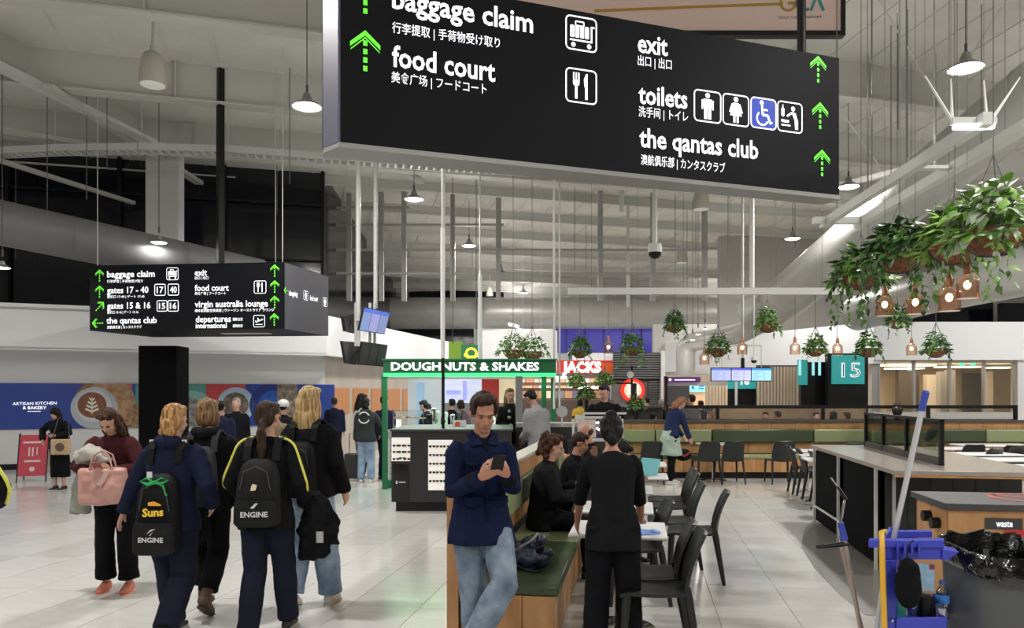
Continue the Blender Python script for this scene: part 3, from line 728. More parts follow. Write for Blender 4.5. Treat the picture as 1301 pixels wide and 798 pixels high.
        E2((0, -.05, .0), .085, .065, .08); E2((0, .04, .095), .058, .04, .026); E2((.035, -.115, -.07), .035, .03, .05); E2((.045, -.13, -.14), .042, .032, .07); E2((.05, -.125, -.22), .038, .03, .07); E2((.055, -.12, -.28), .025, .02, .05)
    elif k == 'bun':
        E2((0, -.045, -.02), .088, .07, .085); E2((0, .04, .095), .058, .04, .026); E2((0, -.085, .10), .045, .04, .03); E2((0, -.085, -.08), .045, .03, .06)
    elif k == 'lowbun':
        E2((0, -.05, -.01), .086, .066, .085); E2((0, .04, .095), .058, .04, .026); E2((.01, -.12, -.05), .05, .04, .045)
        E2((.04, -.10, -.10), .05, .03, .04); E2((-.03, -.09, -.10), .035, .03, .035)
    elif k == 'hijab':
        E2((0, -.025, .035), .095, .105, .10); E2((0, -.03, -.08), .095, .09, .11); E2((0, .01, -.14), .09, .08, .06)
    remesh(fin(g), .0095 if vox < .013 else .014, 'hair' if k != 'hijab' else 'head_scarf', hm_, root, smooth=2, disp=.006*s, ds=30, stretch=.35)
    # face details
    if face:
        e = MB(); w_ = MB()
        for q in (-1, 1):
            w_ = MB().ell((.031*q, .0775, -.001), .0115, .007, .0038, 12, 8, HM); e = MB().ell((.031*q, .0835, -.0032), .0098, .0035, .0022, 10, 6, HM)
            w_ = fin(w_).build('eye', mat('eye_white', (.20, .13, .10), .6), None, smooth=True); w_.parent = root
            fin(e).build('iris', mat('iris', (.015, .01, .008), .3), None, smooth=True).parent = w_
        e = MB()
        for q in (-1, 1): e.tube([hm((.014*q, .092, .014)), hm((.032*q, .09, .020)), hm((.052*q, .078, .014))], [.003, .0045, .002], 6, flat=.6)
        fin(e).build('eyebrow', hm_, None, smooth=True).parent = root
        fin(MB().tube([hm((-.022, .083, -.064)), hm((-.008, .093, -.062)), hm((.008, .093, -.062)), hm((.022, .083, -.064))], [.0018, .0045, .0045, .0018], 8, flat=.7)).build('mouth', mat('lips', (.30, .10, .08), .4), None, smooth=True).parent = root
    J = dict(root=root, s=s, pel=pel*s, waist=waist*s, chest=chest*s, shc=shc*s, neck=neck*s, shL=shL*s, shR=shR*s, elL=elL*s, elR=elR*s, wrL=wrL*s, wrR=wrR*s, hc=hc*s, up=up, up2=up2, X=Xb, Y=Yb, hw=hw*s, knL=knL*s, knR=knR*s, anL=anL*s, anR=anR*s)
    J['W'] = Matrix.Translation((X, Y, z)) @ Matrix.Rotation(yaw, 4, 'Z')
    return J
def stripes(J, m, pts_l, name='sleeve_stripe', r=.006):
    for pts in pts_l:
        for _ in range(3): pts = [pts[0]]+[q for a, b in zip(pts, pts[1:]) for q in (a*.75+b*.25, a*.25+b*.75)]+[pts[-1]]
        o = MB().tube(pts, r, 8).build(name, m, None, smooth=True); o.parent = J['root']
def backpack(J, label, m, wid=.30, hgt=.46, dep=.15, texts=(), mpocket=None, low=.0):
    W = J['W']; r = thing('backpack', label, 'backpack', (0, 0, 0)); r.matrix_world = W
    t0 = r.matrix_world.copy(); r.location = W.translation; r.rotation_euler = W.to_euler()
    s = J['s']; sh = J['shc']; yb = -.135*s
    zt = sh.z-.02*s-low; zb = zt-hgt
    g = MB()
    def rr(z, w_, d, yo=0): c = Vector((sh.x, yb+sh.y-d/2+yo, z)); return ring(c, Vector((1,0,0)), Vector((0,1,0)), w_/2, d/2, 20, .55)
    g.rings([rr(zb, wid*.82, dep*.7), rr(zb+.02, wid, dep), rr(zb+hgt*.4, wid, dep), rr(zb+hgt*.75, wid*.92, dep*.85), rr(zb+hgt*.93, wid*.75, dep*.6), rr(zt, wid*.4, dep*.3, .0)])
    part(g, 'bag_body', m, r, smooth=True)
    yf = sh.y+yb-dep
    g = MB(); g.rings([ring(Vector((sh.x, yf+.004, z)), Vector((1,0,0)), Vector((0,1,0)), w_/2, .035, 20, .5) for z, w_ in ((zb+.005, wid*.8), (zb+.03, wid*.96), (zb+hgt*.36, wid*.94), (zb+hgt*.4, wid*.86))])
    part(g, 'front_pocket', mpocket or m, r, smooth=True)
    g = MB().tube([(sh.x-wid*.35, yf-.002+.01, zb+hgt*.55), (sh.x-wid*.27, yf+.005, zb+hgt*.82), (sh.x, yf+.02, zb+hgt*.9), (sh.x+wid*.27, yf+.005, zb+hgt*.82), (sh.x+wid*.35, yf+.008, zb+hgt*.55)], .004, 6)
    part(g, 'zip', M_dark, r, smooth=True)
    for k in (-1, 1):
        x = sh.x+k*wid*.34
        g = MB().tube([(x*1, sh.y+yb-.02, zb+.08), (x+k*.03, sh.y-.14*s, zb+hgt*.6), (x, sh.y-.125*s, sh.z-.02*s), (x-k*.0, sh.y-.05*s, sh.z+.062*s), (x-k*.005, sh.y+.07*s, sh.z+.03*s), (x+k*.01, sh.y+.135*s, sh.z-.1*s), (x+k*.05, sh.y+.10*s, sh.z-.28*s), (x+k*.05, sh.y-.08*s, sh.z-.36*s)], .028, 8, flat=.3, up=(1, 0, 0)) if False else None
        pts = [Vector(p) for p in ((x, sh.y-.15*s, sh.z-.10*s), (x, sh.y-.125*s, sh.z+.0*s), (x, sh.y-.085*s, sh.z+.05*s), (x, sh.y-.01*s, sh.z+.068*s), (x, sh.y+.075*s, sh.z+.035*s), (x+k*.02, sh.y+.13*s, sh.z-.08*s), (x+k*.05, sh.y+.11*s, sh.z-.25*s))]
        g = MB(); R = []
        for i, p in enumerate(pts):
            tt_ = (pts[min(i+1, 6)]-pts[max(i-1, 0)]).normalized(); nn = Vector((1, 0, 0)).cross(tt_).normalized()
            R.append([p+Vector((a, 0, 0))+nn*c for a, c in ((-.026, -.006), (.026, -.006), (.026, .008), (-.026, .008))])
        g.rings(R); part(g, 'strap', m, r)
    M = W
    pl = Pl(M@Vector((sh.x, yf-.034, zb)), (M.to_3x3()@Vector((1, 0, 0))))
    pl.n = (M.to_3x3()@Vector((0, -1, 0))).normalized()
    pl2 = Pl(M@Vector((sh.x, yf-.003, zb)), (M.to_3x3()@Vector((1, 0, 0)))); pl2.n = pl.n
    return r, pl, pl2, zb, hgt
# ================================================================ SIGNS
sgl = thing('direction_sign', 'big black hanging direction sign at top centre listing baggage claim, food court, exit and toilets', 'sign', tuple(P(748, 215, 5.9)))
s0, s1 = P(430, 182, 5.2), P(1066, 247, 6.6); s0.z = s1.z = 3.48
SX = (s1-s0).normalized(); SN = Vector((SX.y, -SX.x, 0)); sb = -SN
spl = Pl(s0, SX)
k0 = Vector((PX(411, 5.32), 5.32, 3.48))
dd = .20
foot = [s0, s1, s1+sb*dd, k0+sb*(dd-.1), k0]
MB().prism(foot, (0, 0, 1.2)).build('sign_body', M_sign, sgl)
fe = mat('sign_edge', (.10, .10, .15), .4)
MB().prism([k0-SX*.004, s0-SX*.004-sb*.004, s0+SX*.012-sb*.004, s0+SX*.012+sb*.01, k0+SX*.012+sb*.02], (0, 0, 1.2)).build('side_panel', fe, sgl)
mb = MB().prism([p+Vector((0, 0, -.035)) for p in (s0-sb*.006, s1-sb*.006, s1+sb*dd, k0+sb*(dd-.1), k0)], (0, 0, .035)); mb.build('bottom_trim', mat('alu_trim', (.30, .30, .29), .45, metal=.3), sgl)
T = lambda b, p0, p1, sz, pl=spl, par=sgl, m=M_let, **k: text(pl, b, p0, p1, sz, m, par, **k)
T('baggage claim', (498, 10), (677, 42), .212, bold=.021)
T('行李提取 | 手荷物受け取り', (498, 40.5), (635, 60.5), .085, bold=.007)
T('food court', (498, 84), (629, 104), .212, bold=.021)
T('美食广场 | フードコート', (497, 103.5), (618, 119), .085, bold=.007)
T('exit', (810, 66), (848, 71), .212, bold=.021)
T('出口 | 出口', (810, 82), (853, 88), .09, bold=.007)
T('toilets', (811, 131), (873, 138), .212, bold=.021)
T('洗手间 | トイレ', (811, 147), (874, 154), .09, bold=.007)
T('the qantas club', (812, 186), (963, 202), .212, bold=.021)
T('澳航俱乐部 | カンタスクラブ', (814, 208), (921, 219), .09, bold=.007)
def ic(pl, x, y, w, kind, par):      # lower-left pixel, width in metres
    u, v = pl.uv(x, y); icon(pl, u, v, w, kind, par)
ic(spl, 718, 62, .265, 'bag', sgl); ic(spl, 718, 129, .265, 'food', sgl)
wi = spl.uv(915, 130)[0]-spl.uv(881, 130)[0]
for x, y, k in ((881, 153.5, 'man'), (917.5, 158, 'woman'), (953, 162, 'access'), (987, 166.5, 'baby')): ic(spl, x, y, wi*1.03, k, sgl)
for x, y in ((464, 0), (464, 73), (1039, 94), (1041.5, 153), (1044, 213)):
    u, v = spl.uv(x, y); arrow(spl, u, v+.02, .21 if x < 500 else .17, sgl)
def pole(label, x, y, Y, m, r, z0=None, rad=8, name='hanging_pole'):
    q = P(x, y, Y); zt = rz(q.dot(nd)); o = thing(name, label, 'pole', (q.x, q.y, z0 if z0 else q.z))
    part(MB().tube([(0, 0, 0), (0, 0, zt-(z0 if z0 else q.z))], r, rad), 'pole_tube', m, o, smooth=rad > 5)
    part(MB().tube([(0, 0, zt-(z0 if z0 else q.z)-.04), (0, 0, zt-(z0 if z0 else q.z)+.05)], r*2, 12), 'flange', M_steel_l, o, smooth=True)
    return o
q = s0+(s1-s0)*.94+sb*.17; mb = pole('black pole holding the right end of the big direction sign', 650.5+q.x/q.y*960, 65, q.y, M_black, .04, 4.68)
q = s0+(s1-s0)*.1+sb*.17; mb = pole('black pole holding the left end of the big direction sign', 650.5+q.x/q.y*960, -200, q.y, M_black, .04, 4.68)
# small box sign
bA, bB, bC = Vector((PX(114, 14.3), 14.3, 2.94)), Vector((PX(361, 13.9), 13.9, 2.94)), Vector((PX(417, 15.6), 15.6, 2.94))
bD = bA+(bC-bB)
sg2 = thing('direction_sign', 'box shaped black hanging sign on the left listing gates, exit, food court and departures', 'sign', tuple((bA+bC)/2))
MB().prism([bA, bB, bC, bD], (0, 0, 1.23)).build('sign_body', M_sign, sg2)
MB().prism([bB+(bC-bB).normalized()*.02+Vector((.004, -.001, 0)), bC+Vector((.004, -.001, 0)), bC, bB+(bC-bB).normalized()*.02], (0, 0, 1.22)).build('side_panel', mat('side_grey', (.07, .07, .085), .4), sg2)
p2 = Pl(bA, bB-bA); p3 = Pl(bB, bC-bB); p3.p = bB+p3.n*.006
def Tz(b, x0, x1, y, sz, **k): T(b, (100+x0/3.942, 330+y/3.942), (100+x1/3.942, 330+(y-(x1-x0)*.012)/3.942), sz, p2, sg2, off=.006, **k)
for b, x0, x1, y in (('baggage claim', 143, 382, 88), ('gates 17 - 40', 143, 350, 168), ('gates 15 & 16', 143, 360, 246), ('the qantas club', 140, 392, 320), ('exit', 582, 643, 80), ('food court', 582, 752, 157), ('virgin australia lounge', 582, 948, 238), ('departures', 587, 763, 313), ('international', 587, 742, 343)):
    Tz(b, x0, x1, y, .165 if b != 'international' else .13, bold=.018)
for b, x0, x1, y in (('行李提取 | 手荷物受け取り', 143, 322, 115), ('登机口 17-40 | ゲート 17-40', 143, 330, 192), ('登机口 15-16 | ゲート 15-16', 143, 300, 270), ('澳航俱乐部 | カンタスクラブ', 143, 316, 345), ('出口 | 出口', 582, 650, 98), ('美食广场 | フードコート', 582, 738, 176), ('维珍澳洲航空贵宾室 | ヴァージン オーストラリア ラウンジ', 582, 980, 262), ('国际出发', 773, 822, 305), ('国際線出発', 773, 822, 338)):
    Tz(b, x0, x1, y, .062, bold=.01)
def box2(x0, y0, x1, y1, num=None, kind=None):
    (u0, v0), (u1, v1) = p2.uv(100+x0/3.942, 330+y1/3.942), p2.uv(100+x1/3.942, 330+y0/3.942)
    if kind: icon(p2, u0, v0, u1-u0, kind, sg2)
    else:
        Art(p2, .006, (u0, v0), u1-u0).rring(0, 0, 1, 1, .15, .06).build('icon_frame', M_let, sg2)
        text(p2, num, None, None, (u1-u0)*.75, M_let, sg2, uv=((u0+(u1-u0)*.2, v0+(u1-u0)*.24), (u1-(u1-u0)*.2, v0+(u1-u0)*.24)), bold=.02, off=.006)
box2(440, 42, 500, 103, kind='bag'); box2(380, 125, 436, 181, '17'); box2(447, 124, 503, 180, '40'); box2(392, 205, 445, 260, '15'); box2(447, 205, 501, 260, '16'); box2(878, 108, 940, 170, kind='food'); box2(875, 280, 933, 338, kind='plane')
for x, y, r in ((105, 85, 0), (105, 165, 0), (103, 238, -PI/4), (100, 318, PI/2), (982, 60, 0), (982, 140, 0), (982, 217, 0), (980, 305, 0)):
    u, v = p2.uv(100+x/3.942, 330+y/3.942); arrow(p2, u, v, .17, sg2, r)
for b, x0, x1, y in (('shopping', 1052, 1095, 178), ('food court', 1158, 1197, 203)):
    T(b, (100+x0/3.942, 330+y/3.942), (100+x1/3.942, 330+(y+6)/3.942), .14, p3, sg2, off=.004, bold=.02)
u, v = p3.uv(100+1040/3.942, 330+155/3.942); arrow(p3, u, v, .12, sg2, PI/2)
for x, y in ((1125, 200), (1222, 232)):
    u, v = p3.uv(100+x/3.942, 330+y/3.942); icon(p3, u, v, .18, 'man', sg2)
pole('black pole from the roof holding the box shaped sign on the left', 280, 340, 14.9, M_black, .085, 4.172, 4)
for x, Y in ((124, 14.5), (359, 14.2), (350, 15)):
    q = P(x, 335, Y); MB().tube([(q.x, q.y, 4.1), (q.x, q.y, rz(q.dot(nd)))], .008, 5).build('suspension_wire', M_steel, sg2)
MB().hexa([q+Vector((0, 0, .0)) for q in (bA+(bB-bA)*.55+(bD-bA)*.45+Vector((0, 0, -.02)), bA+(bB-bA)*.8+(bD-bA)*.45+Vector((0, 0, -.02)), bA+(bB-bA)*.8+(bD-bA)*.55+Vector((0, 0, -.02)), bA+(bB-bA)*.55+(bD-bA)*.55+Vector((0, 0, -.02)))]+[q for q in (bA+(bB-bA)*.55+(bD-bA)*.45, bA+(bB-bA)*.8+(bD-bA)*.45, bA+(bB-bA)*.8+(bD-bA)*.55, bA+(bB-bA)*.55+(bD-bA)*.55)]).build('maker_plate', M_steel_l, sg2)
# pink banner
bn = thing('hanging_banner', 'pale pink framed banner with gold line and airport logo, behind the big sign', 'banner', tuple(P(880, 0, 9.5)))
a, b = P(640, 40, 9.5), P(1068, 40, 9.5)
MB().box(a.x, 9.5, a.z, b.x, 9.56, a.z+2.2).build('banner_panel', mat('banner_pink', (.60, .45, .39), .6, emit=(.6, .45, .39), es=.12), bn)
mb = MB(); mb.box(a.x-.04, 9.47, a.z-.06, b.x+.05, 9.58, a.z); mb.box(b.x, 9.47, a.z, b.x+.05, 9.58, a.z+2.2); mb.box(a.x-.04, 9.47, a.z, a.x, 9.58, a.z+2.2); mb.box(a.x-.04, 9.47, a.z+2.2, b.x+.05, 9.58, a.z+2.25)
mb.build('banner_frame', M_black, bn)
pb = Pl((a.x, 9.5, a.z), (1, 0, 0)); m_gold = mat('banner_gold', (.45, .27, .04), .5)
def LNE(ps, w, m):
    A = Art(pb, .004); q = [pb.uv(*p) for p in ps]
    for c, d in zip(q, q[1:]): A.line(c[0], c[1], d[0], d[1], w)
    A.build('banner_line', m, bn)
LNE([(755, 14), (880, 9), (995, 5)], .035, m_gold)
A = Art(pb, .005); u, v = pb.uv(1001, 4); A.ring(u, v, .11, .035, .6, 2*PI-.1); A.rect(u+.0, v-.02, u+.1, v+.02); A.build('logo', m_gold, bn)
A = Art(pb, .006); u, v = pb.uv(1021, 4); A.ring(u, v, .11, .035, .8, 2*PI-.8); A.build('logo', mat('logo_grey', (.15, .15, .2), .5), bn)
A = Art(pb, .007); u, v = pb.uv(1030, 14); A.line(u, v, u+.08, v+.22, .035).line(u+.16, v, u+.07, v+.22, .04); A.build('logo', mat('logo_teal', (.05, .3, .28), .5), bn)
text(pb, 'GOLD COAST AIRPORT', (989, 24), (1044, 23), .045, mat('logo_grey', (.15, .15, .2), .5), bn, bold=.02)
# ================================================================ LAMPS
m_em = emi('lamp_glow', (1, .98, .95), 14)
def highbay(label, px, py, zz=None, Y=None, lit=True, power=1.0, k=1.0):
    Y = Y or (6.25-H)*F/(HY-py); q = P(px, py, Y); zt = rz(q.dot(nd)) if q.y < 36 else 6.5
    o = thing('pendant_lamp', label, 'lamp', tuple(q))
    part(MB().lathe([(r*k, z*k) for r, z in ((.05, .20), (.07, .14), (.075, .1), (.11, .08), (.225, .0), (.23, -.015), (.215, -.015), (.10, .07))], n=24), 'shade', mat('lamp_shade', (.3, .3, .3), .35, metal=.5), o, smooth=True)
    part(MB().lathe([(.001, .0), (.2*k, -.004), (.15*k, -.03*k), (.001, -.045*k)], n=24), 'diffuser', m_em, o, smooth=True)
    mb = MB(); mb.tube([(0, 0, .2), (0, 0, .33)], .02, 6); mb.tube([(0, 0, .33), (0, 0, max(.5, zt-q.z))], .008, 5)
    part(mb, 'cord', M_dark, o)
    l = bpy.data.lights.new('lamp_light', 'AREA'); l.shape = 'DISK'; l.size = .42; l.energy = LAMP_W*power; l.color = (1, .97, .93)
    lo = bpy.data.objects.new('lamp_light', l); C.objects.link(lo); lo.location = (q.x, q.y, q.z-.06)
    l2 = bpy.data.lights.new('roof_fill', 'POINT'); l2.energy = LAMP_W*power*ROOF_FILL; l2.color = (1, .97, .93); l2.shadow_soft_size = .12  # bodiless point light added under each lamp to brighten the roof
    l2o = bpy.data.objects.new('roof_fill', l2); C.objects.link(l2o); l2o.location = (q.x, q.y, q.z-.25)
    return o
def ordw(i): return ('nearest', 'second', 'third', 'fourth', 'fifth', 'sixth', 'seventh')[i]
for i, (x, y) in enumerate(((390, 135), (526, 253), (596, 312), (637, 347), (665, 372), (687, 391))): highbay(f'{ordw(i)} lit lamp of the row running back from the big sign’s left edge', x, y)
for i, (x, y) in enumerate(((1227, 86), (1078, 237), (1007, 303), (967, 345), (940, 373), (921, 391))): highbay(f'{ordw(i)} lit white pendant lamp of the right hand row above the hanging plants', x, y)
highbay('lit pendant lamp in front of the wide pale column on the left', 202, 308, Y=15.9, power=.06, k=.75); highbay('lit pendant lamp at the far left edge before the night windows', 3, 340, Y=13.6, power=.06, k=.6)
# the same rows go on towards and behind the viewer, the last three apart
for iq, (X, Y) in enumerate(((-4.15, 6.1), (5.3, 4.7), (-5.1, .4), (4.3, -1), (-6, -5.3), (3.3, -6.7), (-15, 10.4), (-16, 5.7), (-17, 0), (14.5, 17), (13.3, 11.2), (12, 5))):  # last three are unseen lamps added to brighten the gate fascia
    o = highbay(('lit pendant lamp outside the picture, overhead on the near left', 'lit pendant lamp outside the picture, overhead on the near right', 'lit pendant lamp above and just left of the viewer', 'lit pendant lamp just behind the viewer, to the right', 'lit pendant lamp well behind the viewer, to the left', 'lit pendant lamp furthest behind the viewer, to the right', 'lit pendant lamp far out of frame on the left, nearest the mural', 'lit pendant lamp far out of frame on the left, middle of three', 'lit pendant lamp far out of frame on the left, level with the viewer', 'added unseen lamp brightening the gate fascia, out of frame right, nearest the gate lounge', 'added unseen lamp brightening the gate fascia, out of frame right, middle of three', 'added unseen lamp brightening the gate fascia, out of frame far right, nearest the viewer')[iq], 650.5+X*960/8, HY-(4.5)*960/8, Y=8)
    d = Vector((X, Y, 6.25)); lts = [c for c in C.objects if c.type == 'LIGHT'][-2:]; o.location = d; lts[0].data.energy *= .6 if iq == 1 else .7 if 5 < iq < 9 else 1.35 if iq > 8 else 1; lts[1].data.energy *= 2.2 if iq > 8 else 1; lts[0].location = (X, Y, 6.19); lts[1].location = (X, Y, 6.0)
def bell(label, px, py, w, Y):
    q = P(px, py, Y); s = w/F*Y/.44; o = thing('pendant_lamp', label, 'lamp', tuple(q)); zt = rz(q.dot(nd))-q.z
    R = []
    for r, z in ((.10, .56), (.15, .52), (.18, .40), (.205, .2), (.22, 0)):
        R.append([Vector((r*s*(1+.05*(k % 2)*(.4 < z+.3))*math.cos(2*PI*k/32), r*s*(1+.05*(k % 2))*math.sin(2*PI*k/32), z*s)) for k in range(32)])
    mb = MB(); mb.rings(R); part(mb, 'shade', mat('prism_shade', (.50, .47, .40), .35), o, smooth=True)
    part(MB().lathe([(.001, -.01*s), (.2*s, -.006*s), (.2*s, .0)], n=24), 'diffuser', mat('off_lens_glow', (.75, .74, .7), .3, emit=(.8, .78, .7), es=.15), o, smooth=True)  # lens of an unlit lamp, brightened by a faint painted glow
    part(MB().tube([(0, 0, .56*s), (0, 0, .68*s)], .05*s, 10), 'lamp_neck', M_steel, o, smooth=True)
    mb = MB(); mb.tube([(.02, 0, .66*s), (.01, 0, .8*s), (.05, 0, zt)], .012, 6); mb.tube([(-.02, 0, .66*s), (-.01, 0, .85*s), (.0, 0, zt)], .012, 6); part(mb, 'cord', M_steel, o)
bell('large unlit ribbed bell lamp hanging from twin cords at top left', 194, 108, 32, 12.6)
bell('unlit ribbed bell lamp just below the right half of the big sign', 891, 266, 20, 20)
bell('small unlit bell lamp low beside the box sign pole', 288, 280, 13, 23)
bell('small faint unlit bell lamp above the middle hanging plant', 866, 334, 14, 27)
bell('tiny unlit bell lamp in front of the level round duct on the left', 622, 376, 9, 30)
# dome cameras
def dome(label, px, py, w, Y, ztop=None):
    q = P(px, py, Y); s = w/F*Y/2; o = thing('dome_camera', label, 'camera', tuple(q))
    part(MB().lathe([(.25*s, 1.4*s), (.9*s, 1.2*s), (s, .8*s), (s, 0)], n=24), 'housing', M_white, o, smooth=True)
    part(MB().lathe([(s*.92, 0), (s*.85, -.45*s), (s*.5, -.8*s), (.001, -.9*s)], n=24), 'dome', M_black, o, smooth=True)
    part(MB().tube([(0, 0, 1.2*s), (0, 0, (ztop or rz(q.dot(nd))-.05)-q.z)], .35*s if w > 12 else .15*s, 10), 'drop_pole', M_steel_l, o, smooth=True)
dome('white dome camera with black lens hanging on a white pipe at upper centre', 832, 321, 18, 17); dome('small dome camera hanging to the right of the departure screens', 958, 458, 8, 18)
# tall thin white poles
for lab, x, yb, Y, r, m in (('tall white pole left of the tilted flight screens', 455, 408, 15, .05, M_steel_l), ('tall white pole above the tilted flight screens', 477, 392, 15.2, .042, M_steel_l), ('thin white pole standing right of the green kiosk end', 704, 520, 15, .022, M_steel_l), ('thin grey pole beside the thin white pole at the kiosk end', 711, 520, 16, .022, M_steel)):
    pole(lab, x, yb, Y, m, r)
o = pole('tall white hanging pole crossing in front of the green kiosk sign, black at the foot', 563, 455, 11.5, M_steel_l, .026)
q = P(563, 455, 11.5); MB().tube([q, (q.x, q.y, .9)], .024, 8).build('black_foot', M_black, o)
q = P(562.5, 290, 11.5); MB().tube([(q.x, q.y, q.z), (q.x, q.y, PZ(455, 11.5))], .034, 8).build('white_sleeve', mat('bright_white', (.85, .85, .85), .3), o)
o = pole('thin white pole with a bright sleeve behind the green kiosk sign', 610, 470, 17, M_steel_l, .018)
q = P(610, 460, 17); MB().tube([q, (q.x, q.y, PZ(352, 17)), (q.x, q.y, PZ(340, 17))], [.05, .04, .01], 8).build('white_sleeve', mat('bright_white', (.85, .85, .85), .3), o)
# suspended rails for the plants
def rail(label, a, b, w_=.09, h_=.09, n=4):
    a, b = Vector(a), Vector(b); o = thing('hanging_rail', label, 'rail', tuple(a)); d = (b-a); s_ = Vector((d.y, -d.x, 0)).normalized()*w_/2; u = Vector((0, 0, h_/2))
    MB().hexa([a-s_-u, a+s_-u, b+s_-u, b-s_-u, a-s_+u, a+s_+u, b+s_+u, b-s_+u]).build('channel', M_steel_l, o)
    for i in range(n):
        q = a+d*((i+.5)/n); MB().tube([q, (q.x, q.y, rz(q.dot(nd)))], .004, 5).build('hanger', M_wire, o)
rail('long white rail hanging level across the hall above the small plants', (PX(722, 15.9), 15.9, 3.9), (PX(1074, 15.9), 15.9, 3.9), .1, .14, 6)
rail('white rail receding above the large fern baskets, on its left', (3.72, 5.9, 3.9), (3.95, 9.6, 3.9), .08, .10); rail('white rail receding above the large fern baskets, on its right', (4.12, 5.9, 3.9), (4.38, 9.6, 3.9), .08, .10)
rail('short white cross rail between the two receding rails', (3.75, 9.4, 3.9), (4.35, 9.4, 3.9), .08, .08, 1); rail('second short white cross rail between the two receding rails', (3.85, 7.2, 3.9), (4.2, 7.2, 3.9), .08, .03, 1)
o = thing('linear_lamp', 'glowing bar lamp hung on four splayed wires over the plant baskets', 'lamp', tuple(P(1236, 161, 6)))
a, b = P(1212, 161, 6), P(1262, 160, 6)
MB().tube([a, b], .028, 10).build('light_bar', emi('bar_glow', (1, .98, .95), 5), o)
MB().box(a.x-.02, 5.98, a.z+.02, b.x+.02, 6.04, a.z+.07).build('light_housing', M_steel_l, o)
for x0, x1, y1 in ((1212, 1175, 96), (1210, 1208, 100), (1254, 1250, 102), (1256, 1296, 98)):
    MB().tube([P(x0, 158, 6), P(x1, y1, 6)], [.016, .005], 6).build('splay_wire', mat('bright_white', (.85, .85, .85), .3), o)
    MB().tube([P(x1, y1, 6), P(x1, -150, 6)], .002, 4).build('suspension_wire', M_wire, o)
area('bar_light', (P(1236, 161, 6).x, 6, 3.83), .3, 4, sy=.05)
for i, (x, y) in enumerate(((652, 413), (664, 420), (676, 428), (688, 436))):
    o = thing('linear_lamp', f'{ordw(i)} small white linear lamp in the slanting row above the left foliage', 'lamp', tuple(P(x, y, 20)))
    MB().tube([P(x-5, y-1, 20), P(x+6, y+2, 20.3)], .05, 8).build('light_bar', emi('bar_glow2', (1, .98, .95), 1.2), o)
    q = P(x, y, 20.1); MB().tube([q, (q.x, q.y, rz(q.dot(nd)))], .006, 5).build('cord', M_steel_l, o)
for i, (x, y) in enumerate(((597.5, 0), )): pass
for i, (x, y) in enumerate(((887, 425), (880, 432), (873, 436), (896, 418))):
    o = highbay(f'{ordw(i)} tiny lit lamp of the cluster above the elbow duct', x, y, Y=22+i, power=.05, k=.35)
# ================================================================ PLANTS
M_leaf = [mat('leaf_a', (.11, .25, .05), .4, var=.3), mat('leaf_b', (.24, .42, .09), .4, var=.3), mat('leaf_c', (.05, .12, .035), .4, var=.3), mat('leaf_pale', (.45, .55, .40), .4, var=.3)]  # last tone is a paler leaf, used in the nearest basket
M_bask = mat('coir_basket', (.26, .10, .04), .8, var=.4, vs=20, bump=.5, bs=60)
def leaf_mesh(s, m, curl=.15, wd=.62, name='leaf'):
    mb = MB(); pts = [(0, 0), (.5, .18), (.42, .5), (.2, .8), (0, 1)]
    L = [(0, 0, 0), (wd*.5, .12, -.05), (wd*.52, .4, -.02), (wd*.3, .75, -.10), (0, 1, -curl), (-wd*.3, .75, -.10), (-wd*.52, .4, -.02), (-wd*.5, .12, -.05), (0, .4, .06), (0, .75, -.03)]
    mb.add([(x*s, y*s, z*s) for x, y, z in L], [(0, 1, 2, 8), (8, 2, 3, 9), (9, 3, 4), (0, 8, 7, 6), (8, 9, 5, 6), (9, 4, 5)]) if False else mb.add([(x*s, y*s, z*s) for x, y, z in L], [(0, 1, 2, 8), (8, 2, 3, 9), (9, 3, 4), (0, 8, 6, 7), (8, 9, 5, 6), (9, 4, 5)])
    me = mb.mesh(name, True); me.materials.append(m); return me
LM = {}
def leafobj(sz, mi, wd=.62):
    k = (round(sz, 3), mi, wd)
    if k not in LM: LM[k] = leaf_mesh(sz, M_leaf[mi], wd=wd)
    return LM[k]
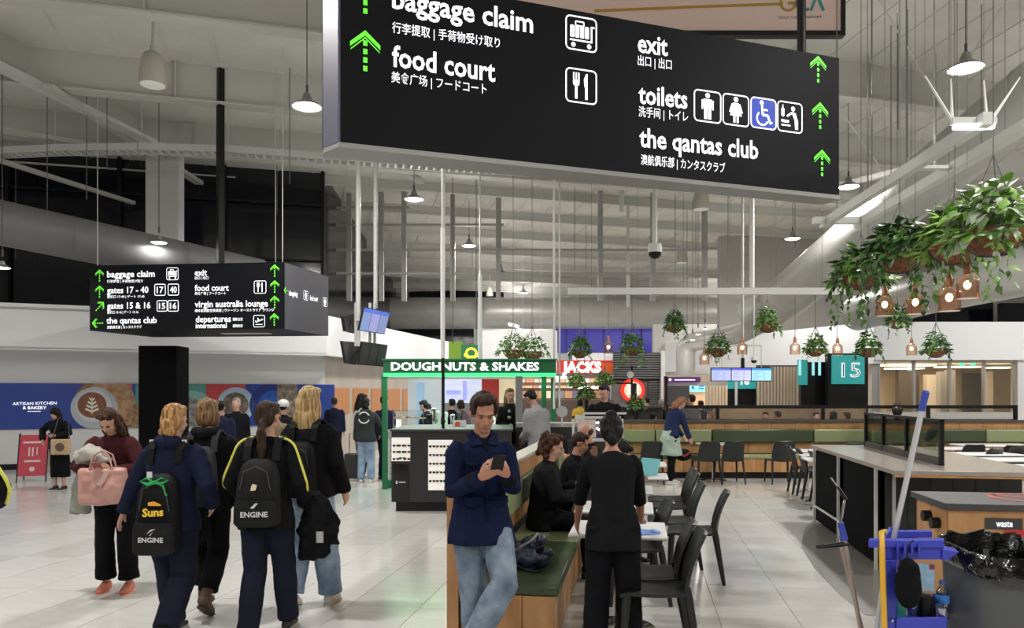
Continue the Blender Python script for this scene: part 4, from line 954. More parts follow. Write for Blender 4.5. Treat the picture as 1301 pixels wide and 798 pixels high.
def basket(label, px, py, bw, Y, big=False, spread=1.0, trail=1.0, seed=0, cols=(0, 1, 2), hang=3.9, name='hanging_plant', nleaf=None, group=None, bh=None):
    rnd = random.Random(seed)
    if hang == 3.9 and 13 < Y < 16.5 and px <= 1064: py = HY-(HY-py); Y = 15.9
    q = P(px, py, Y); R = bw/F*Y/2
    if hang == 3.9: hang = 3.85 if Y == 15.9 else rz(q.dot(nd))
    o = thing(name, label, 'plant', tuple(q), rnd.random()*3, group)
    part(MB().lathe([(R*f, z*R) for f, z in ((.05, -.78), (.45, -.70), (.78, -.42), (.95, -.1), (1, .05), (.93, .05), (.8, -.2), (.3, -.3), (.02, -.3))], n=20), 'basket', M_bask, o, smooth=True)
    mb = MB(); n = 14 if big else 9
    for k in range(n):
        a = 2*PI*k/n; mb.tube([(1.02*R*f*math.cos(a), 1.02*R*f*math.sin(a), z*R) for f, z in ((1, .05), (.96, -.12), (.8, -.44), (.46, -.73), (.05, -.80))], .0035 if big else .006, 4)
    mb.tube([(1.03*R*math.cos(2*PI*k/20), 1.03*R*math.sin(2*PI*k/20), .05*R) for k in range(21)], .005 if big else .008, 5)
    part(mb, 'wire_frame', M_dark, o)
    mb = MB(); top = hang-q.z
    for k in range(3):
        a = 2*PI*k/3+.4; mb.tube([(R*math.cos(a), R*math.sin(a), .05*R), (0, 0, min(top, R*2.6))], .004 if big else .007, 4)
    mb.tube([(0, 0, min(top, R*2.6)-.01), (0, 0, top)], .004 if big else .007, 4); part(mb, 'chain', M_wire, o)
    ls = .13 if big else .105
    stuff = [MB(), MB(), MB(), MB()]
    def put(p, yaw, pitch, sz, mi, single):
        if single:
            me = leafobj(round(sz/ .02)*.02 or .04, mi); l = bpy.data.objects.new('leaf', me); C.objects.link(l); l.parent = o
            l.location = p; l.rotation_euler = (pitch, rnd.uniform(-.5, .5), yaw)
        else:
            M = Matrix.Translation(p) @ Matrix.Rotation(yaw, 4, 'Z') @ Matrix.Rotation(rnd.uniform(-.5, .5), 4, 'Y') @ Matrix.Rotation(pitch, 4, 'X')
            wd = .6; s = sz; L = [(0, 0, 0), (wd*.5, .3, -.03), (0, .45, .05), (0, 1, -.15), (-wd*.5, .3, -.03)]
            stuff[mi].add([M@Vector((x*s, y*s, z*s)) for x, y, z in L], [(0, 1, 2), (0, 2, 4), (1, 3, 2), (2, 3, 4)])
    N = nleaf or (330 if big else 300)
    for i in range(N):
        a = rnd.random()*2*PI; rr = math.sqrt(rnd.random()); el = rnd.random()
        d = Vector((math.cos(a)*rr, math.sin(a)*rr, 0)); hgt = (1-rr*rr)*.95*rnd.uniform(.45, 1.15)*R*1.6+.10*R-(.35*R if rr > .85 else 0)
        p = d*R*1.32*spread+Vector((0, 0, hgt))
        put(p, a-PI/2+rnd.uniform(-.7, .7), rnd.uniform(-.9, .55)+(.3 if rr < .5 else -.3), ls*rnd.uniform(.6, 1.25)*(1 if big else .95), rnd.choice(cols), big and i < 95)
    for k in range(int((9 if big else 8)*trail)):
        a = rnd.random()*2*PI; p = Vector((math.cos(a)*R*1.15*spread, math.sin(a)*R*1.15*spread, .12*R)); L = R*rnd.uniform(.7, 2.1)*trail; n = int(L/.035)+2
        pp = p.copy()
        for i in range(n):
            pp = pp+Vector((math.cos(a)*.01+rnd.uniform(-.012, .012), math.sin(a)*.01+rnd.uniform(-.012, .012), -.035))
            put(pp, rnd.random()*6.3, rnd.uniform(-1.4, -.4), ls*rnd.uniform(.4, .8), rnd.choice(cols), False)
    for i, mb in enumerate(stuff):
        if mb.v: f = part(mb, 'foliage', M_leaf[i], o, fix=False, smooth=True); f['kind'] = 'stuff'
    return o
basket('large leafy hanging basket nearest the right edge, pale and green glossy leaves over a wire bowl', 1262, 296, 76, 5.5, True, 1.02, .9, 1, (0, 1, 1, 3, 3, 1), name='hanging_plant')
basket('hanging basket just left of and behind the nearest large one, bright green leaves', 1213, 312, 62, 6.4, True, 1.0, .7, 2, (1, 0, 1), name='hanging_plant')
basket('dark leafed hanging basket above the leftmost copper lanterns', 1143, 326, 54, 7.4, True, 1.15, 1.3, 3, (2, 0, 2))
basket('leftmost large hanging basket with drooping yellow green vines', 1094, 352, 42, 8.8, True, 1.3, 1.3, 4, (1, 0, 2))
for i, (lab, x, y, w_, Y, c, tr) in enumerate((('small dark hanging plant directly above the red shop sign', 737, 446, 24, 14.6, (2, 0), 1), ('small hanging plant with a long trailing vine above the roller shutters', 803, 442, 26, 14.8, (2, 0, 0), 1.4), ('highest small hanging plant, alone at centre above the elbow duct', 857, 414, 23, 15.6, (2, 0), 1),
        ('small dark hanging plant above and left of the departure screens', 912, 444, 26, 14.8, (2, 0), 1), ('bright lime small hanging plant above the departure screens', 975, 413, 26, 15.4, (1, 0), 1.1), ('small hanging plant left of the teal gate 15 sign', 1036, 444, 24, 15, (0, 2, 1), 1), ('small hanging plant over the right edge of the gate 15 sign', 1103, 444, 27, 15, (0, 2), .9),
        ('small hanging plant before the white gate fascia, furthest right', 1189, 444, 28, 15, (2, 2, 0), .8), ('small dark hanging plant behind the copper lanterns', 1140, 408, 26, 13.6, (2, 2, 0), .8))):
    basket(lab, x, y, w_*.95, Y, False, .88, tr*.75, 10+i, c)
for i, (lab, x, y, Y) in enumerate((('leftmost bushy hanging plant above the green kiosk sign', 652, 446, 17), ('bushy hanging plant above the right end of the green kiosk sign', 676, 448, 17.5))): basket(lab, x, y, 26, Y, False, 1.25, .4, 30+i, (0, 2, 1))
for i, (lab, x, y) in enumerate((('leafy plant hanging in front of the red shop sign, on its left', 733, 487), ('leafy plant hanging in front of the red shop sign, on its right', 768, 485), ('bushy green plant standing left of the man in a black T-shirt', 745, 503), ('low bushy plant on the dark ledge below the round red logo', 808, 516))):
    basket(lab, x, y, 15, 18.2, False, 1.1, .5 if i < 2 else .2, 40+i, (0, 1, 0) if i < 2 else (0, 2), hang=3.2 if i < 2 else 1.9, name='hanging_plant' if i < 2 else 'bushy_plant')
    if i > 1: o = bpy.data.objects['bushy_plant' if i == 2 else 'bushy_plant.001']; part(MB().tube([(0, 0, -o.location.z), (0, 0, -.08)], .05, 10), 'stand', M_black, o)
# copper glass lanterns
M_cop = glass('copper_glass', (1, .74, .60), .05, .08)
def lantern(label, px, py, h, Y, big=True):
    q = P(px, py, Y); s = h/F*Y/.35; o = thing('glass_lantern', label, 'lamp', tuple(q))
    part(MB().lathe([(r*s, z*s) for r, z in ((.095, -.13), (.096, .02), (.088, .055), (.05, .085), (.03, .105), (.026, .12))], n=20), 'glass_shade', M_cop if big else glass('copper_pale', (1, .8, .68), .1, .08), o, smooth=True)
    part(MB().lathe([(r*s, z*s) for r, z in ((.03, .105), (.03, .16), (.018, .205), (.006, .22))], n=12), 'cap', mat('copper_cap', (.45, .2, .12), .35, metal=.4), o, smooth=True)
    part(MB().ell((0, 0, .0), .032*s, .032*s, .04*s, 12, 8), 'bulb', emi('warm_bulb', (1, .72, .42), 6), o, smooth=True)
    part(MB().lathe([(.03*s, -.13*s), (.09*s, -.125*s), (.03*s, -.12*s)], n=16), 'rim', emi('warm_rim', (1, .85, .7), .5), o, smooth=True)
    part(MB().tube([(0, 0, .2*s), (0, 0, (3.85 if Y == 15.9 else rz(q.dot(nd)))-q.z)], .003 if big else .006, 5), 'cord', M_wire, o)
for lab, x, y, h, Y in (('leftmost of the four large copper glass lanterns', 1124, 387, 40, 7.6), ('second from left of the four large copper glass lanterns', 1163, 384, 42, 7.4), ('third from left of the four large copper glass lanterns', 1206, 378, 48, 6.6), ('rightmost and highest of the four large copper glass lanterns', 1229, 362, 48, 6.4)): lantern(lab, x, y, h, Y)
for lab, x, y in (('small glass lantern between the two plants over the red shop sign', 773, 441), ('small glass lantern hanging lowest, just left of the departure screens', 895, 455), ('small glass lantern directly over the departure screens', 943, 442), ('small glass lantern midway between lime plant and gate 15 sign', 1010, 442), ('small glass lantern over the left edge of the gate 15 sign', 1064, 443), ('small clear lantern against the white gate fascia', 1158, 443)): lantern(lab, x, y, 23, 15.9 if x < 1100 else 15.4, False)
# ================================================================ SEATING
def planks(mbf, name, m, parent): pass
# near bench (grid frame)
a0, b0 = toG(Vector((PX(706, 5.1), 5.1))); b0 = toG(Vector((PX(706, 5.1), 5.1)))[1]
BL = 5.55
bench = thing('banquette_bench', 'long wooden banquette with green back cushions, the bag and the seated men on it', 'bench', tuple(G(a0-.35, b0+3, 0)))
SZ = .44
MB().gbox(a0-.62, b0+.02, .0, a0-.035, b0+BL, SZ-.07).build('base_core', M_dark, bench)
wp = 0
for k in range(10):      # front panels of the base
    y0 = b0+.0+k*BL/10; MB().gbox(a0-.035, y0+.004, .03, a0-.012, y0+BL/10-.004, SZ-.065).build('panel', M_wood, bench)
for k in range(3):      # end panels
    x0 = a0-.66+k*.215; MB().gbox(x0+.003, b0-.004, .02, x0+.212, b0+.02, SZ-.065).build('panel', M_wood, bench)
MB().gbox(a0-.70, b0, 0, a0-.62, b0+BL, 1.08).build('back_core', M_dark, bench)
for k in range(3):
    MB().gbox(a0-.745+(k*.0), b0-.02+k*BL/3+.003, .02, a0-.70, b0-.02+(k+1)*BL/3-.003, 1.08).build('panel', M_wood, bench)
MB().gbox(a0-.745, b0-.045, .01, a0-.665, b0-.02, 1.08).build('end_panel', M_wood, bench)
for k in range(7):
    MB().gbox(a0-.622, b0+k*BL/7+.003, SZ+.08, a0-.60, b0+(k+1)*BL/7-.003, 1.08).build('panel', M_wood, bench)
MB().gbox(a0-.765, b0-.06, 1.08, a0-.585, b0+BL, 1.12).build('cap', mat('pale_cap', (.50, .48, .42), .5), bench, bevel=.008)
for k, (l, m) in enumerate(((1.55, M_ggreen), (1.0, M_lgreen), (1.2, M_ggreen), (1.1, M_lgreen), (1.2, M_ggreen))):
    y = b0-.01+sum((1.55, 1.0, 1.2, 1.1, 1.2)[:k])
    MB().gbox(a0-.60, y+.004, SZ-.065, a0+.02, y+l-.004, SZ+.015).build('seat_cushion', m, bench, bevel=.02)
for k, (l, m) in enumerate(((1.3, M_lgreen), (.75, M_lgreen), (1.2, M_ggreen), (1.0, M_lgreen), (1.0, M_ggreen), (.8, M_lgreen))):
    y = b0+sum((1.3, .75, 1.2, 1.0, 1.0, .8)[:k])
    MB().gbox(a0-.60, y+.004, SZ+.24, a0-.545, y+l-.004, SZ+.50).build('back_cushion', m, bench, bevel=.02)
# far banquette
fb = thing('banquette_bench', 'long far wooden banquette with a green back strip across the hall', 'bench', (8, 15.6, 0))
YB = 15.55; X0, X1 = PX(776, YB), 17
MB().box(X0, YB+.55, 0, X1, YB+.75, 1.14).build('back_core', M_dark, fb)
mb = MB(); n = 30; wd = (X1-X0)/n
for k in range(n):
    MB().box(X0+k*wd+.004, YB+.52, .95, X0+(k+1)*wd-.004, YB+.55, 1.13).build('panel', M_woodh, fb)
    MB().box(X0+k*wd+.004, YB+.53, .48, X0+(k+1)*wd-.004, YB+.56, .74).build('panel', M_woodh, fb)
    MB().box(X0+k*wd+.004, YB, .13, X0+(k+1)*wd-.004, YB+.03, .40).build('panel', M_wood, fb)
MB().box(X0-.03, YB+.48, 1.13, X1, YB+.80, 1.18).build('cap', mat('dark_cap', (.07, .06, .05), .4), fb)
MB().box(X0, YB+.05, 0, X1, YB+.5, .13).build('plinth', M_black, fb); MB().box(X0, YB+.03, .13, X1, YB+.5, .40).build('base_core', M_dark, fb)
xs = [776, 838, 912, 1045, 1125, 1270, 1420, 1560]
for i, (p, q) in enumerate(zip(xs, xs[1:])):
    m = M_lgreen if i % 2 == 1 else M_ggreen
    if i == 0: m = M_lgreen
    if i == 2: m = M_ggreen
    MB().box(PX(p, YB)+.01, YB+.43, .71, PX(q, YB)-.01, YB+.53, .99).build('back_cushion', m, fb, bevel=.03)
    MB().box(PX(p, YB)+.01, YB-.02, .40, PX(q, YB)-.01, YB+.45, .47).build('seat_cushion', M_lgreen if i in (0, 2) else M_ggreen, fb, bevel=.02)
# railing with glass behind it
rl = thing('glass_railing', 'black framed glass railing running along the top of the far banquette', 'railing', (8, 16.4, 1.18))
YR = 16.35
z1, z0 = PZ(515, YR), PZ(536, YR)
xl = PX(848, YR); xr = PX(1293, YR)
MB().box(xl, YR, z1-.07, xr, YR+.05, z1).build('top_rail', M_black, rl); MB().box(xl, YR, z0, xr, YR+.05, z0+.06).build('bottom_rail', M_black, rl)
ps = [848, 912, 1046, 1180, 1291]
for p in ps: MB().box(PX(p, YR)-.03, YR-.01, .0, PX(p, YR)+.03, YR+.06, z1).build('post', M_black, rl)
for p, q in zip(ps, ps[1:]): MB().box(PX(p, YR)+.03, YR+.02, z0+.06, PX(q, YR)-.03, YR+.03, z1-.07).build('pane', M_glass, rl)
# ---- chairs
def chair_proto(label):
    t = thing('dining_chair', label, 'chair')
    # seat: shaped shell, front towards +y
    def shell(fn, nu, nv, th):
        top = [[Vector(fn(i/nu, j/nv)) for i in range(nu+1)] for j in range(nv+1)]
        mb = MB(); vs = []; fs = []; W_ = nu+1
        N = []
        for j in range(nv+1):
            for i in range(nu+1):
                du = top[j][min(i+1, nu)]-top[j][max(i-1, 0)]; dv = top[min(j+1, nv)][i]-top[max(j-1, 0)][i]; N.append(du.cross(dv).normalized()*th)
        flat = [p for r in top for p in r]; vs = flat+[p-n for p, n in zip(flat, N)]; K = len(flat)
        for j in range(nv):
            for i in range(nu):
                a = j*W_+i; fs += [(a, a+1, a+1+W_, a+W_), (K+a, K+a+W_, K+a+1+W_, K+a+1)]
        for j in range(nv): a = j*W_; fs += [(a, a+W_, K+a+W_, K+a)]; a = j*W_+nu; fs += [(a, K+a, K+a+W_, a+W_)]
        for i in range(nu): fs += [(i, K+i, K+i+1, i+1)]; a = nv*W_+i; fs += [(a, a+1, K+a+1, K+a)]
        return mb.add(vs, fs)
    def seat(u, v):
        w_ = .225+.015*math.sin(v*PI); x = (u-.5)*2*w_; y = -.20+v*.44; return (x, y, .455+.018*(2*u-1)**2-.012*math.sin(v*PI)-.05*max(0, v-.85)/.15*.5)
    def back(u, v):
        w_ = (.215-.02*v)*(1 if v < .8 else 1-.22*((v-.8)/.2)**2); x = (u-.5)*2*w_; z = .45+v*.39; y = -.20-.025*v-.10*v*v-.03*(1-(2*u-1)**2)*1.0+.03; return (x, y, z)
    part(shell(seat, 8, 8, .022), 'seat', M_chair, t, smooth=True)
    part(shell(back, 8, 8, -.022), 'backrest', M_chair, t, smooth=True)
    for sx in (-1, 1):
        part(MB().tube([(.195*sx, -.19, .50), (.20*sx, -.20, .42), (.225*sx, -.27, .0)], [.018, .024, .014], 8, flat=1.2), 'leg', M_chair, t, smooth=True)
        part(MB().tube([(.205*sx, .19, .45), (.215*sx, .20, .40), (.225*sx, .225, .0)], [.018, .024, .013], 8, flat=1.2), 'leg', M_chair, t, smooth=True)
    return t
proto = None
def chair(label, X, Y, yaw, group=None, z=0):
    global proto
    if proto is None: proto = chair_proto(label); proto.location = (X, Y, z); proto.rotation_euler = (0, 0, yaw); return proto
    return copy_tree(proto, (X, Y, z), yaw, label, group)
L_ = PI/2-ALPHA+.05       # facing left (-x)
def cpx(px_back, py_top, seat_off=.0):       # place by top-of-back pixel
    Y = (H-.84)*F/(py_top-HY); return PX(px_back, Y), Y
for lab, x, y, yaw in (('nearest charcoal chair at the right of the wiped table, cut by the lower edge', 889, 672, L_), ('charcoal chair pushed close behind the nearest one', 877, 660, L_-.05), ('charcoal chair with its seat under the wiped table, behind the near pair', 850, 636, L_+.12),
        ('charcoal chair standing apart in the aisle, rightmost of the right-hand group', 921, 622, L_-.1), ('charcoal chair just left of the chair standing apart in the aisle', 891, 613, L_), ('nearer chair of the furthest pair along the bench tables', 884, 600, L_), ('further chair of the furthest pair along the bench tables', 880, 594, L_)):
    X, Y = cpx(x, y); chair(lab, X-.30, Y, yaw)
# row at the left side of the long counter
for i, (x, y) in enumerate(((1001, 566), (1013, 569), (1030, 573), (1038, 577), (1046, 583))):
    X, Y = cpx(x, y); chair(f'{("furthest", "second furthest", "middle", "second nearest", "nearest")[i]} charcoal chair of the row left of the long counter, facing the counter', X+.32, Y, -PI/2-ALPHA)
for i, x in enumerate((822, 893, 922, 985)):
    chair(('charcoal chair at the far banquette, left of the woman in a pale green skirt', 'left one of the two touching chairs at the far banquette', 'right one of the two touching chairs at the far banquette', 'charcoal chair at the far banquette next to the counter row')[i], PX(x, 15.0), 15.0-.25, random.uniform(-.06, .06))
for i, (x, Yq, ya) in enumerate(((1077, 14.2, 0), (1108, 14.4, .1), (1226, 13.8, 0), (1244, 12.8, .4), (1276, 13.6, 0), (1291, 13.0, -.3))):
    chair(('dark chair just left of the glass screen behind the counter', 'dark chair seen at the left end of the glass screen', 'dark wide-backed chair at the white tables on the right', 'chair turned aside among the right white tables', 'second dark chair at the far right tables', 'dark chair cut by the right edge at the white tables')[i], PX(x, Yq), Yq, ya)
# ---- tables
def table(label, X, Y, w_=.70, d_=.62, rz_=-ALPHA, base='disc', top=None):
    t = thing('cafe_table', label, 'table', (X, Y, 0), rz_)
    part(MB().box(-w_/2, -d_/2, .715, w_/2, d_/2, .745), 'tabletop', top or M_table, t, bevel=.012)
    part(MB().tube([(0, 0, .02), (0, 0, .72)], .028, 14), 'column', M_chrome, t, smooth=True)
    if base == 'disc': part(MB().lathe([(.001, .0), (.27, .0), (.27, .008), (.05, .022), (.03, .035)], n=28), 'base_plate', M_chrome, t, smooth=True)
    else:
        for k in range(4):
            a = k*PI/2+PI/4; part(MB().tube([(0, 0, .045), (.28*math.cos(a), .28*math.sin(a), .02)], [.022, .014], 8), 'foot', M_chrome, t, smooth=True)
            part(MB().ell((.28*math.cos(a), .28*math.sin(a), .012), .018, .018, .012, 10, 6), 'glide', M_black, t, smooth=True)
    return t
table('white square table being wiped by the woman in black', PX(786, 5.65), 5.65)
table('white table in front of the curly haired seated man', PX(778, 6.9), 6.75, .68, .6, base='x')
table('white table beyond the woman in black, by the leather jacketed man', PX(786, 8.2), 8.0, .66, .6, base='x')
table('white table with an open laptop past the cleaner’s right elbow', PX(812, 9.4), 9.3, .66, .6, base='x')
table('small white table near the far end of the bench', PX(815, 11.0), 10.9, .66, .6, base='x')
for i, (x, y) in enumerate(((1018, 572), (1029, 578), (1036, 583))):
    Y = (H-.745)*F/(y-HY); table(('small white table behind the counter row chairs, furthest', 'small white table behind the counter row chairs, middle', 'small white table beside the counter row chairs, nearest')[i], PX(x+8, Y), Y, .5, .6, base='x')
for i, (x, y, w_) in enumerate(((1215, 569, 1.0), (1240, 576, 1.3), (1268, 583, 1.6), (1310, 592, 1.3))):
    Y = (H-.745)*F/(y-HY); table(f'{ordw(3-i)} white table of the group right of the glass screen', PX(x, Y), Y, w_, .55, 0, base='x')
table('pale table at the far banquette on the right', PX(1262, 14.9), 14.9, 1.4, .6, 0, base='x')
table('small pale table between the two touching far chairs and the banquette', PX(905, 15.3), 15.25, .6, .5, 0)
o = thing('laptop', 'small open pale laptop on the white table beyond the cleaner', 'laptop', (PX(815, 9.3), 9.25, .747), -.9)
part(MB().box(-.15, -.1, 0, .15, .1, .012), 'keyboard_base', M_chrome, o); part(MB().hexa([Vector(p) for p in ((-.15, .1, .01), (.15, .1, .01), (.15, .11, .01), (-.15, .11, .01), (-.15, .16, .2), (.15, .16, .2), (.15, .17, .2), (-.15, .17, .2))]), 'screen', mat('laptop_screen', (.1, .25, .25), .3, emit=(.1, .35, .38), es=.5), o)
# ---- long counter
ctr = thing('high_counter', 'long high counter with pale stone top and black sides on the right', 'counter', tuple(P(1230, 640, 8)))
ca, cb = toG(Vector((PX(1137, 6.88), 6.88))); AW = 1.36; BL2 = 3.5; CZ = 1.05
M_ct = mat('counter_stone', (.36, .32, .28), .22, var=.06, vs=20)
MB().gbox(ca, cb, CZ-.045, ca+AW, cb+BL2, CZ).build('worktop', M_ct, ctr, bevel=.006)
MB().gbox(ca+.003, cb-.003, CZ-.062, ca+AW, cb+.02, CZ-.044).build('edge_strip', M_wood, ctr)
MB().gbox(ca+.12, cb+.66, .08, ca+AW-.05, cb+BL2-.1, CZ-.05).build('core', M_blackm, ctr)
for k in range(6): MB().gbox(ca+.10+k*.205, cb+.60, .05, ca+.30+k*.205, cb+.64, CZ-.05).build('slat', mat('slate_slat', (.03, .032, .03), .5), ctr)
for y0, y1 in ((.60, 1.9), (2.05, 3.3)):
    MB().gbox(ca-.0, cb+y0, .0, ca+.028, cb+y0+.028, CZ-.045).build('leg', M_steel_l, ctr); MB().gbox(ca+.03, cb+y0+.06, .06, ca+.07, cb+y1, CZ-.06).build('side_panel', M_blackm, ctr)
MB().gbox(ca+.16, cb+.57, .0, ca+.185, cb+.60, CZ-.06).build('leg', M_steel_l, ctr)
MB().gbox(ca-.0, cb+3.3, .0, ca+.028, cb+3.33, CZ-.05).build('leg', M_steel_l, ctr)
MB().gbox(ca+.0, cb+1.95, .24, ca+.02, cb+3.3, .26).build('foot_rail', M_steel_l, ctr)
# glass screen on it
scn = thing('glass_screen', 'black framed three pane glass screen standing on the long counter', 'screen', tuple(P(1150, 580, 10)))
A_, B_ = Vector((PX(1197, 7.32), 7.32, CZ)), Vector((PX(1100, 10.0), 10.0, CZ))
def scb(mb, t0, t1, z0, z1, th=.02):
    d = (B_-A_).normalized(); n = Vector((d.y, -d.x, 0))*th; p = [A_+(B_-A_)*t0-n, A_+(B_-A_)*t0+n, A_+(B_-A_)*t1+n, A_+(B_-A_)*t1-n]
    return mb.hexa([q+Vector((0, 0, z0)) for q in p]+[q+Vector((0, 0, z1)) for q in p])
for t in (0, .38, .7, .985): scb(MB(), t, t+.018, 0, .45, .02).build('upright', M_black, scn)
scb(MB(), 0, 1, 0, .07, .02).build('bottom_rail', mat('screen_base', (.03, .03, .03), .4), scn); scb(MB(), 0, 1, .425, .45, .02).build('top_rail', M_black, scn)
for t0, t1 in ((.018, .38), (.398, .7), (.718, .985)): scb(MB(), t0, t1, .07, .425, .004).build('pane', glass('smoky_glass', (.70, .74, .70), .06), scn)
# ---- waste unit
wu = thing('waste_cabinet', 'oak waste station cabinet with dark top and waste sign at the right edge', 'cabinet', tuple(P(1260, 700, 5.4)))
wa_, wb_ = toG(Vector((PX(1207, 5.2), 5.2)))
MB().gbox(wa_-.05, wb_-.05, .955, wa_+1.2, wb_+.62, 1.0).build('top', mat('slate_top', (.06, .06, .06), .5, var=.2, vs=50), wu, bevel=.004)
MB().gbox(wa_, wb_, 0, wa_+1.15, wb_+.58, .955).build('body', M_dark, wu)
for k in range(2): MB().gbox(wa_-.02, wb_+k*.29+.004, .02, wa_, wb_+k*.29+.286, .95).build('panel', M_wood, wu)
for k in range(2): MB().gbox(wa_+k*.57-.02*(k == 0)+.004, wb_-.022, .02, wa_+k*.57+.566, wb_, .95).build('door', M_wood, wu)
wpl = Pl(G(wa_, wb_-.024, 0), GR)
(u0, v0), (u1, v1) = wpl.uv(1251, 672), wpl.uv(1299, 659)
Art(wpl, .004).rect(u0, v0, u1, v1).build('sign_plate', mat('plate_grey', (.05, .05, .05), .5), wu); Art(wpl, .005).rect(wpl.uv(1276, 672)[0], v0-.05, u1+.3, v0).build('sign_plate', mat('plate_red', (.55, .03, .03), .5), wu)
text(wpl, 'waste', (1265, 669), (1286, 669.5), .065, M_let, wu, bold=.015, off=.007)
A = Art(Pl(G(wa_+.62, wb_+.33, 1.0), GR, GU), .002); A.pl.n = Vector((0, 0, 1)); A.ring(0, 0, .24, .05).line(-.16, .16, .16, -.16, .05); A.build('warning_print', mat('print_red', (.45, .03, .03), .5), wu)
for k, (b_, z_) in enumerate(((.30, .86), (.14, .835))):
    MB().tube([G(wa_-.02, wb_+b_, z_), G(wa_-.075, wb_+b_, z_)], .04, 12).build('knob', M_black, wu, smooth=True)
# ---- cleaning cart
YC = 3.95; cz = lambda y: PZ(y, YC); cx = lambda x: PX(x, YC)
M_cb = mat('cart_blue', (.045, .06, .50), .4); M_cy = mat('cart_yellow', (.75, .42, .03), .4)
ct = thing('cleaning_cart', 'blue and yellow plastic cleaning cart with shelves at lower right', 'cart', (cx(1160), YC, 0))
def sk(x0, y0, z0, x1, y1, z1):      # box of the cart, its depth turned to the right
    k = .62; f = lambda x, y, z: Vector((x+(y-YC)*k, y, z))
    return MB().hexa([f(x0,y0,z0), f(x1,y0,z0), f(x1,y1,z0), f(x0,y1,z0), f(x0,y0,z1), f(x1,y0,z1), f(x1,y1,z1), f(x0,y1,z1)])
sk(cx(1104), YC-.02, cz(695), cx(1199), YC+.03, cz(685)).build('front_rim', M_cb, ct, bevel=.005)
sk(cx(1112), YC+.25, cz(695), cx(1180), YC+.29, cz(686)).build('rear_rim', M_cb, ct, bevel=.004)
sk(cx(1119), YC+.03, cz(688), cx(1124), YC+.31, cz(683)).build('side_rim', M_cb, ct, bevel=.004)
sk(cx(1122), YC-.0, cz(711), cx(1199), YC+.02, cz(695)).build('front_panel', M_cb, ct, bevel=.003)
MB().prism([(cx(1196), YC-.01, cz(711)), (cx(1203), YC-.01, cz(711)), (cx(1217), YC-.01, cz(701)), (cx(1196), YC-.01, cz(698))], (.04, .12, 0)).build('side_lip', M_cb, ct)
sk(cx(1123), YC+.31, .1, cx(1133), YC+.35, cz(684)).build('rear_upright', M_cb, ct)
sk(cx(1123), YC-.01, .08, cx(1139), YC+.05, cz(711)).build('upright', M_cb, ct, bevel=.005)
MB().tube([(cx(1136), YC+.10, cz(680)), (cx(1126), YC+.05, cz(679)), (cx(1118), YC-.02, cz(687)), (cx(1116), YC-.04, cz(705)), (cx(1119), YC-.04, cz(798)), (cx(1119), YC-.04, .1)], .0145, 12).build('push_handle', M_cy, ct, smooth=True)
for z_ in (cz(792), .2):
    sk(cx(1139), YC, z_-.02, cx(1203), YC+.35, z_).build('shelf', M_cb, ct); sk(cx(1139), YC-.02, z_-.03, cx(1203), YC-.0, z_+.035).build('shelf_front', M_cb, ct, bevel=.004); sk(cx(1139), YC+.35, z_, cx(1203), YC+.36, z_+.06).build('shelf_back', M_cb, ct)
MB().tube([(cx(1131), YC-.01, cz(787)), (cx(1131), YC-.025, cz(787))], .006, 8).build('bolt', M_chrome, ct)
for x_, y_ in ((1128, .02), (1128, .33), (1196, .02), (1196, .33)):
    X_ = cx(x_)+y_*.62; MB().tube([(X_-.015, YC+y_, .05), (X_+.015, YC+y_, .05)], .05, 14).build('wheel', M_dark, ct, smooth=True); MB().box(X_-.02, YC+y_-.02, .09, X_+.02, YC+y_+.02, .12).build('wheel_fork', M_dark, ct)
sk(cx(1122), YC, .10, cx(1203), YC+.35, .14).build('base_deck', M_cb, ct, bevel=.006)
for k in range(4): sk(cx(1140+k*9), YC-.03, cz(703), cx(1143+k*9), YC-.0, cz(690)).build('hook', M_cb, ct)
o = thing('cloth_bag', 'black drawstring cloth bag hanging inside the blue cart', 'bag', (cx(1144), YC-.08, cz(736)))
g = MB(); n = 14
g.rings([ring(Vector((0, 0, z_)), Vector((1,0,0)), Vector((0,1,0)), r, r*.7, 16) for z_, r in ((.13, .012), (.115, .03), (.09, .052), (.03, .064), (-.05, .066), (-.10, .05), (-.125, .03), (-.135, .008))])
remesh(g, .008, 'bag_body', cloth('black_cloth', (.008, .008, .009)), o, disp=.006, ds=18)
part(MB().tube([(-.01, 0, .12), (-.02, -.03, .20), (.0, -.05, .23)], .004, 6), 'drawstring', M_black, o)
o = thing('water_bottle', 'small clear water bottle with blue label and blue cap in the cart', 'bottle', (cx(1199)+.05, YC+.1, cz(793)))
part(MB().lathe([(.001, 0), (.031, .0), (.033, .01), (.031, .06), (.033, .12), (.03, .145), (.014, .175), (.013, .19)], n=20), 'bottle_body', glass('bottle_plastic', (.85, .92, .97), .2), o, smooth=True)
part(MB().lathe([(.0335, .085), (.0345, .087), (.0345, .127), (.0335, .129)], n=20), 'label_band', mat('label_blue', (.03, .18, .55), .4), o, smooth=True); part(MB().lathe([(.001, .205), (.016, .205), (.016, .185), (.001, .185)], n=16), 'cap', mat('cap_blue', (.05, .10, .30), .4), o, smooth=True)
o = thing('plastic_cup', 'clear plastic tumbler in front of the water bottle in the cart', 'cup', (cx(1199), YC+.03, cz(793)))
part(MB().lathe([(.001, 0), (.024, 0), (.033, .08), (.031, .08), (.022, .004), (.001, .004)], n=20), 'cup_wall', glass('cup_plastic', (.9, .92, .95), .3), o, smooth=True)
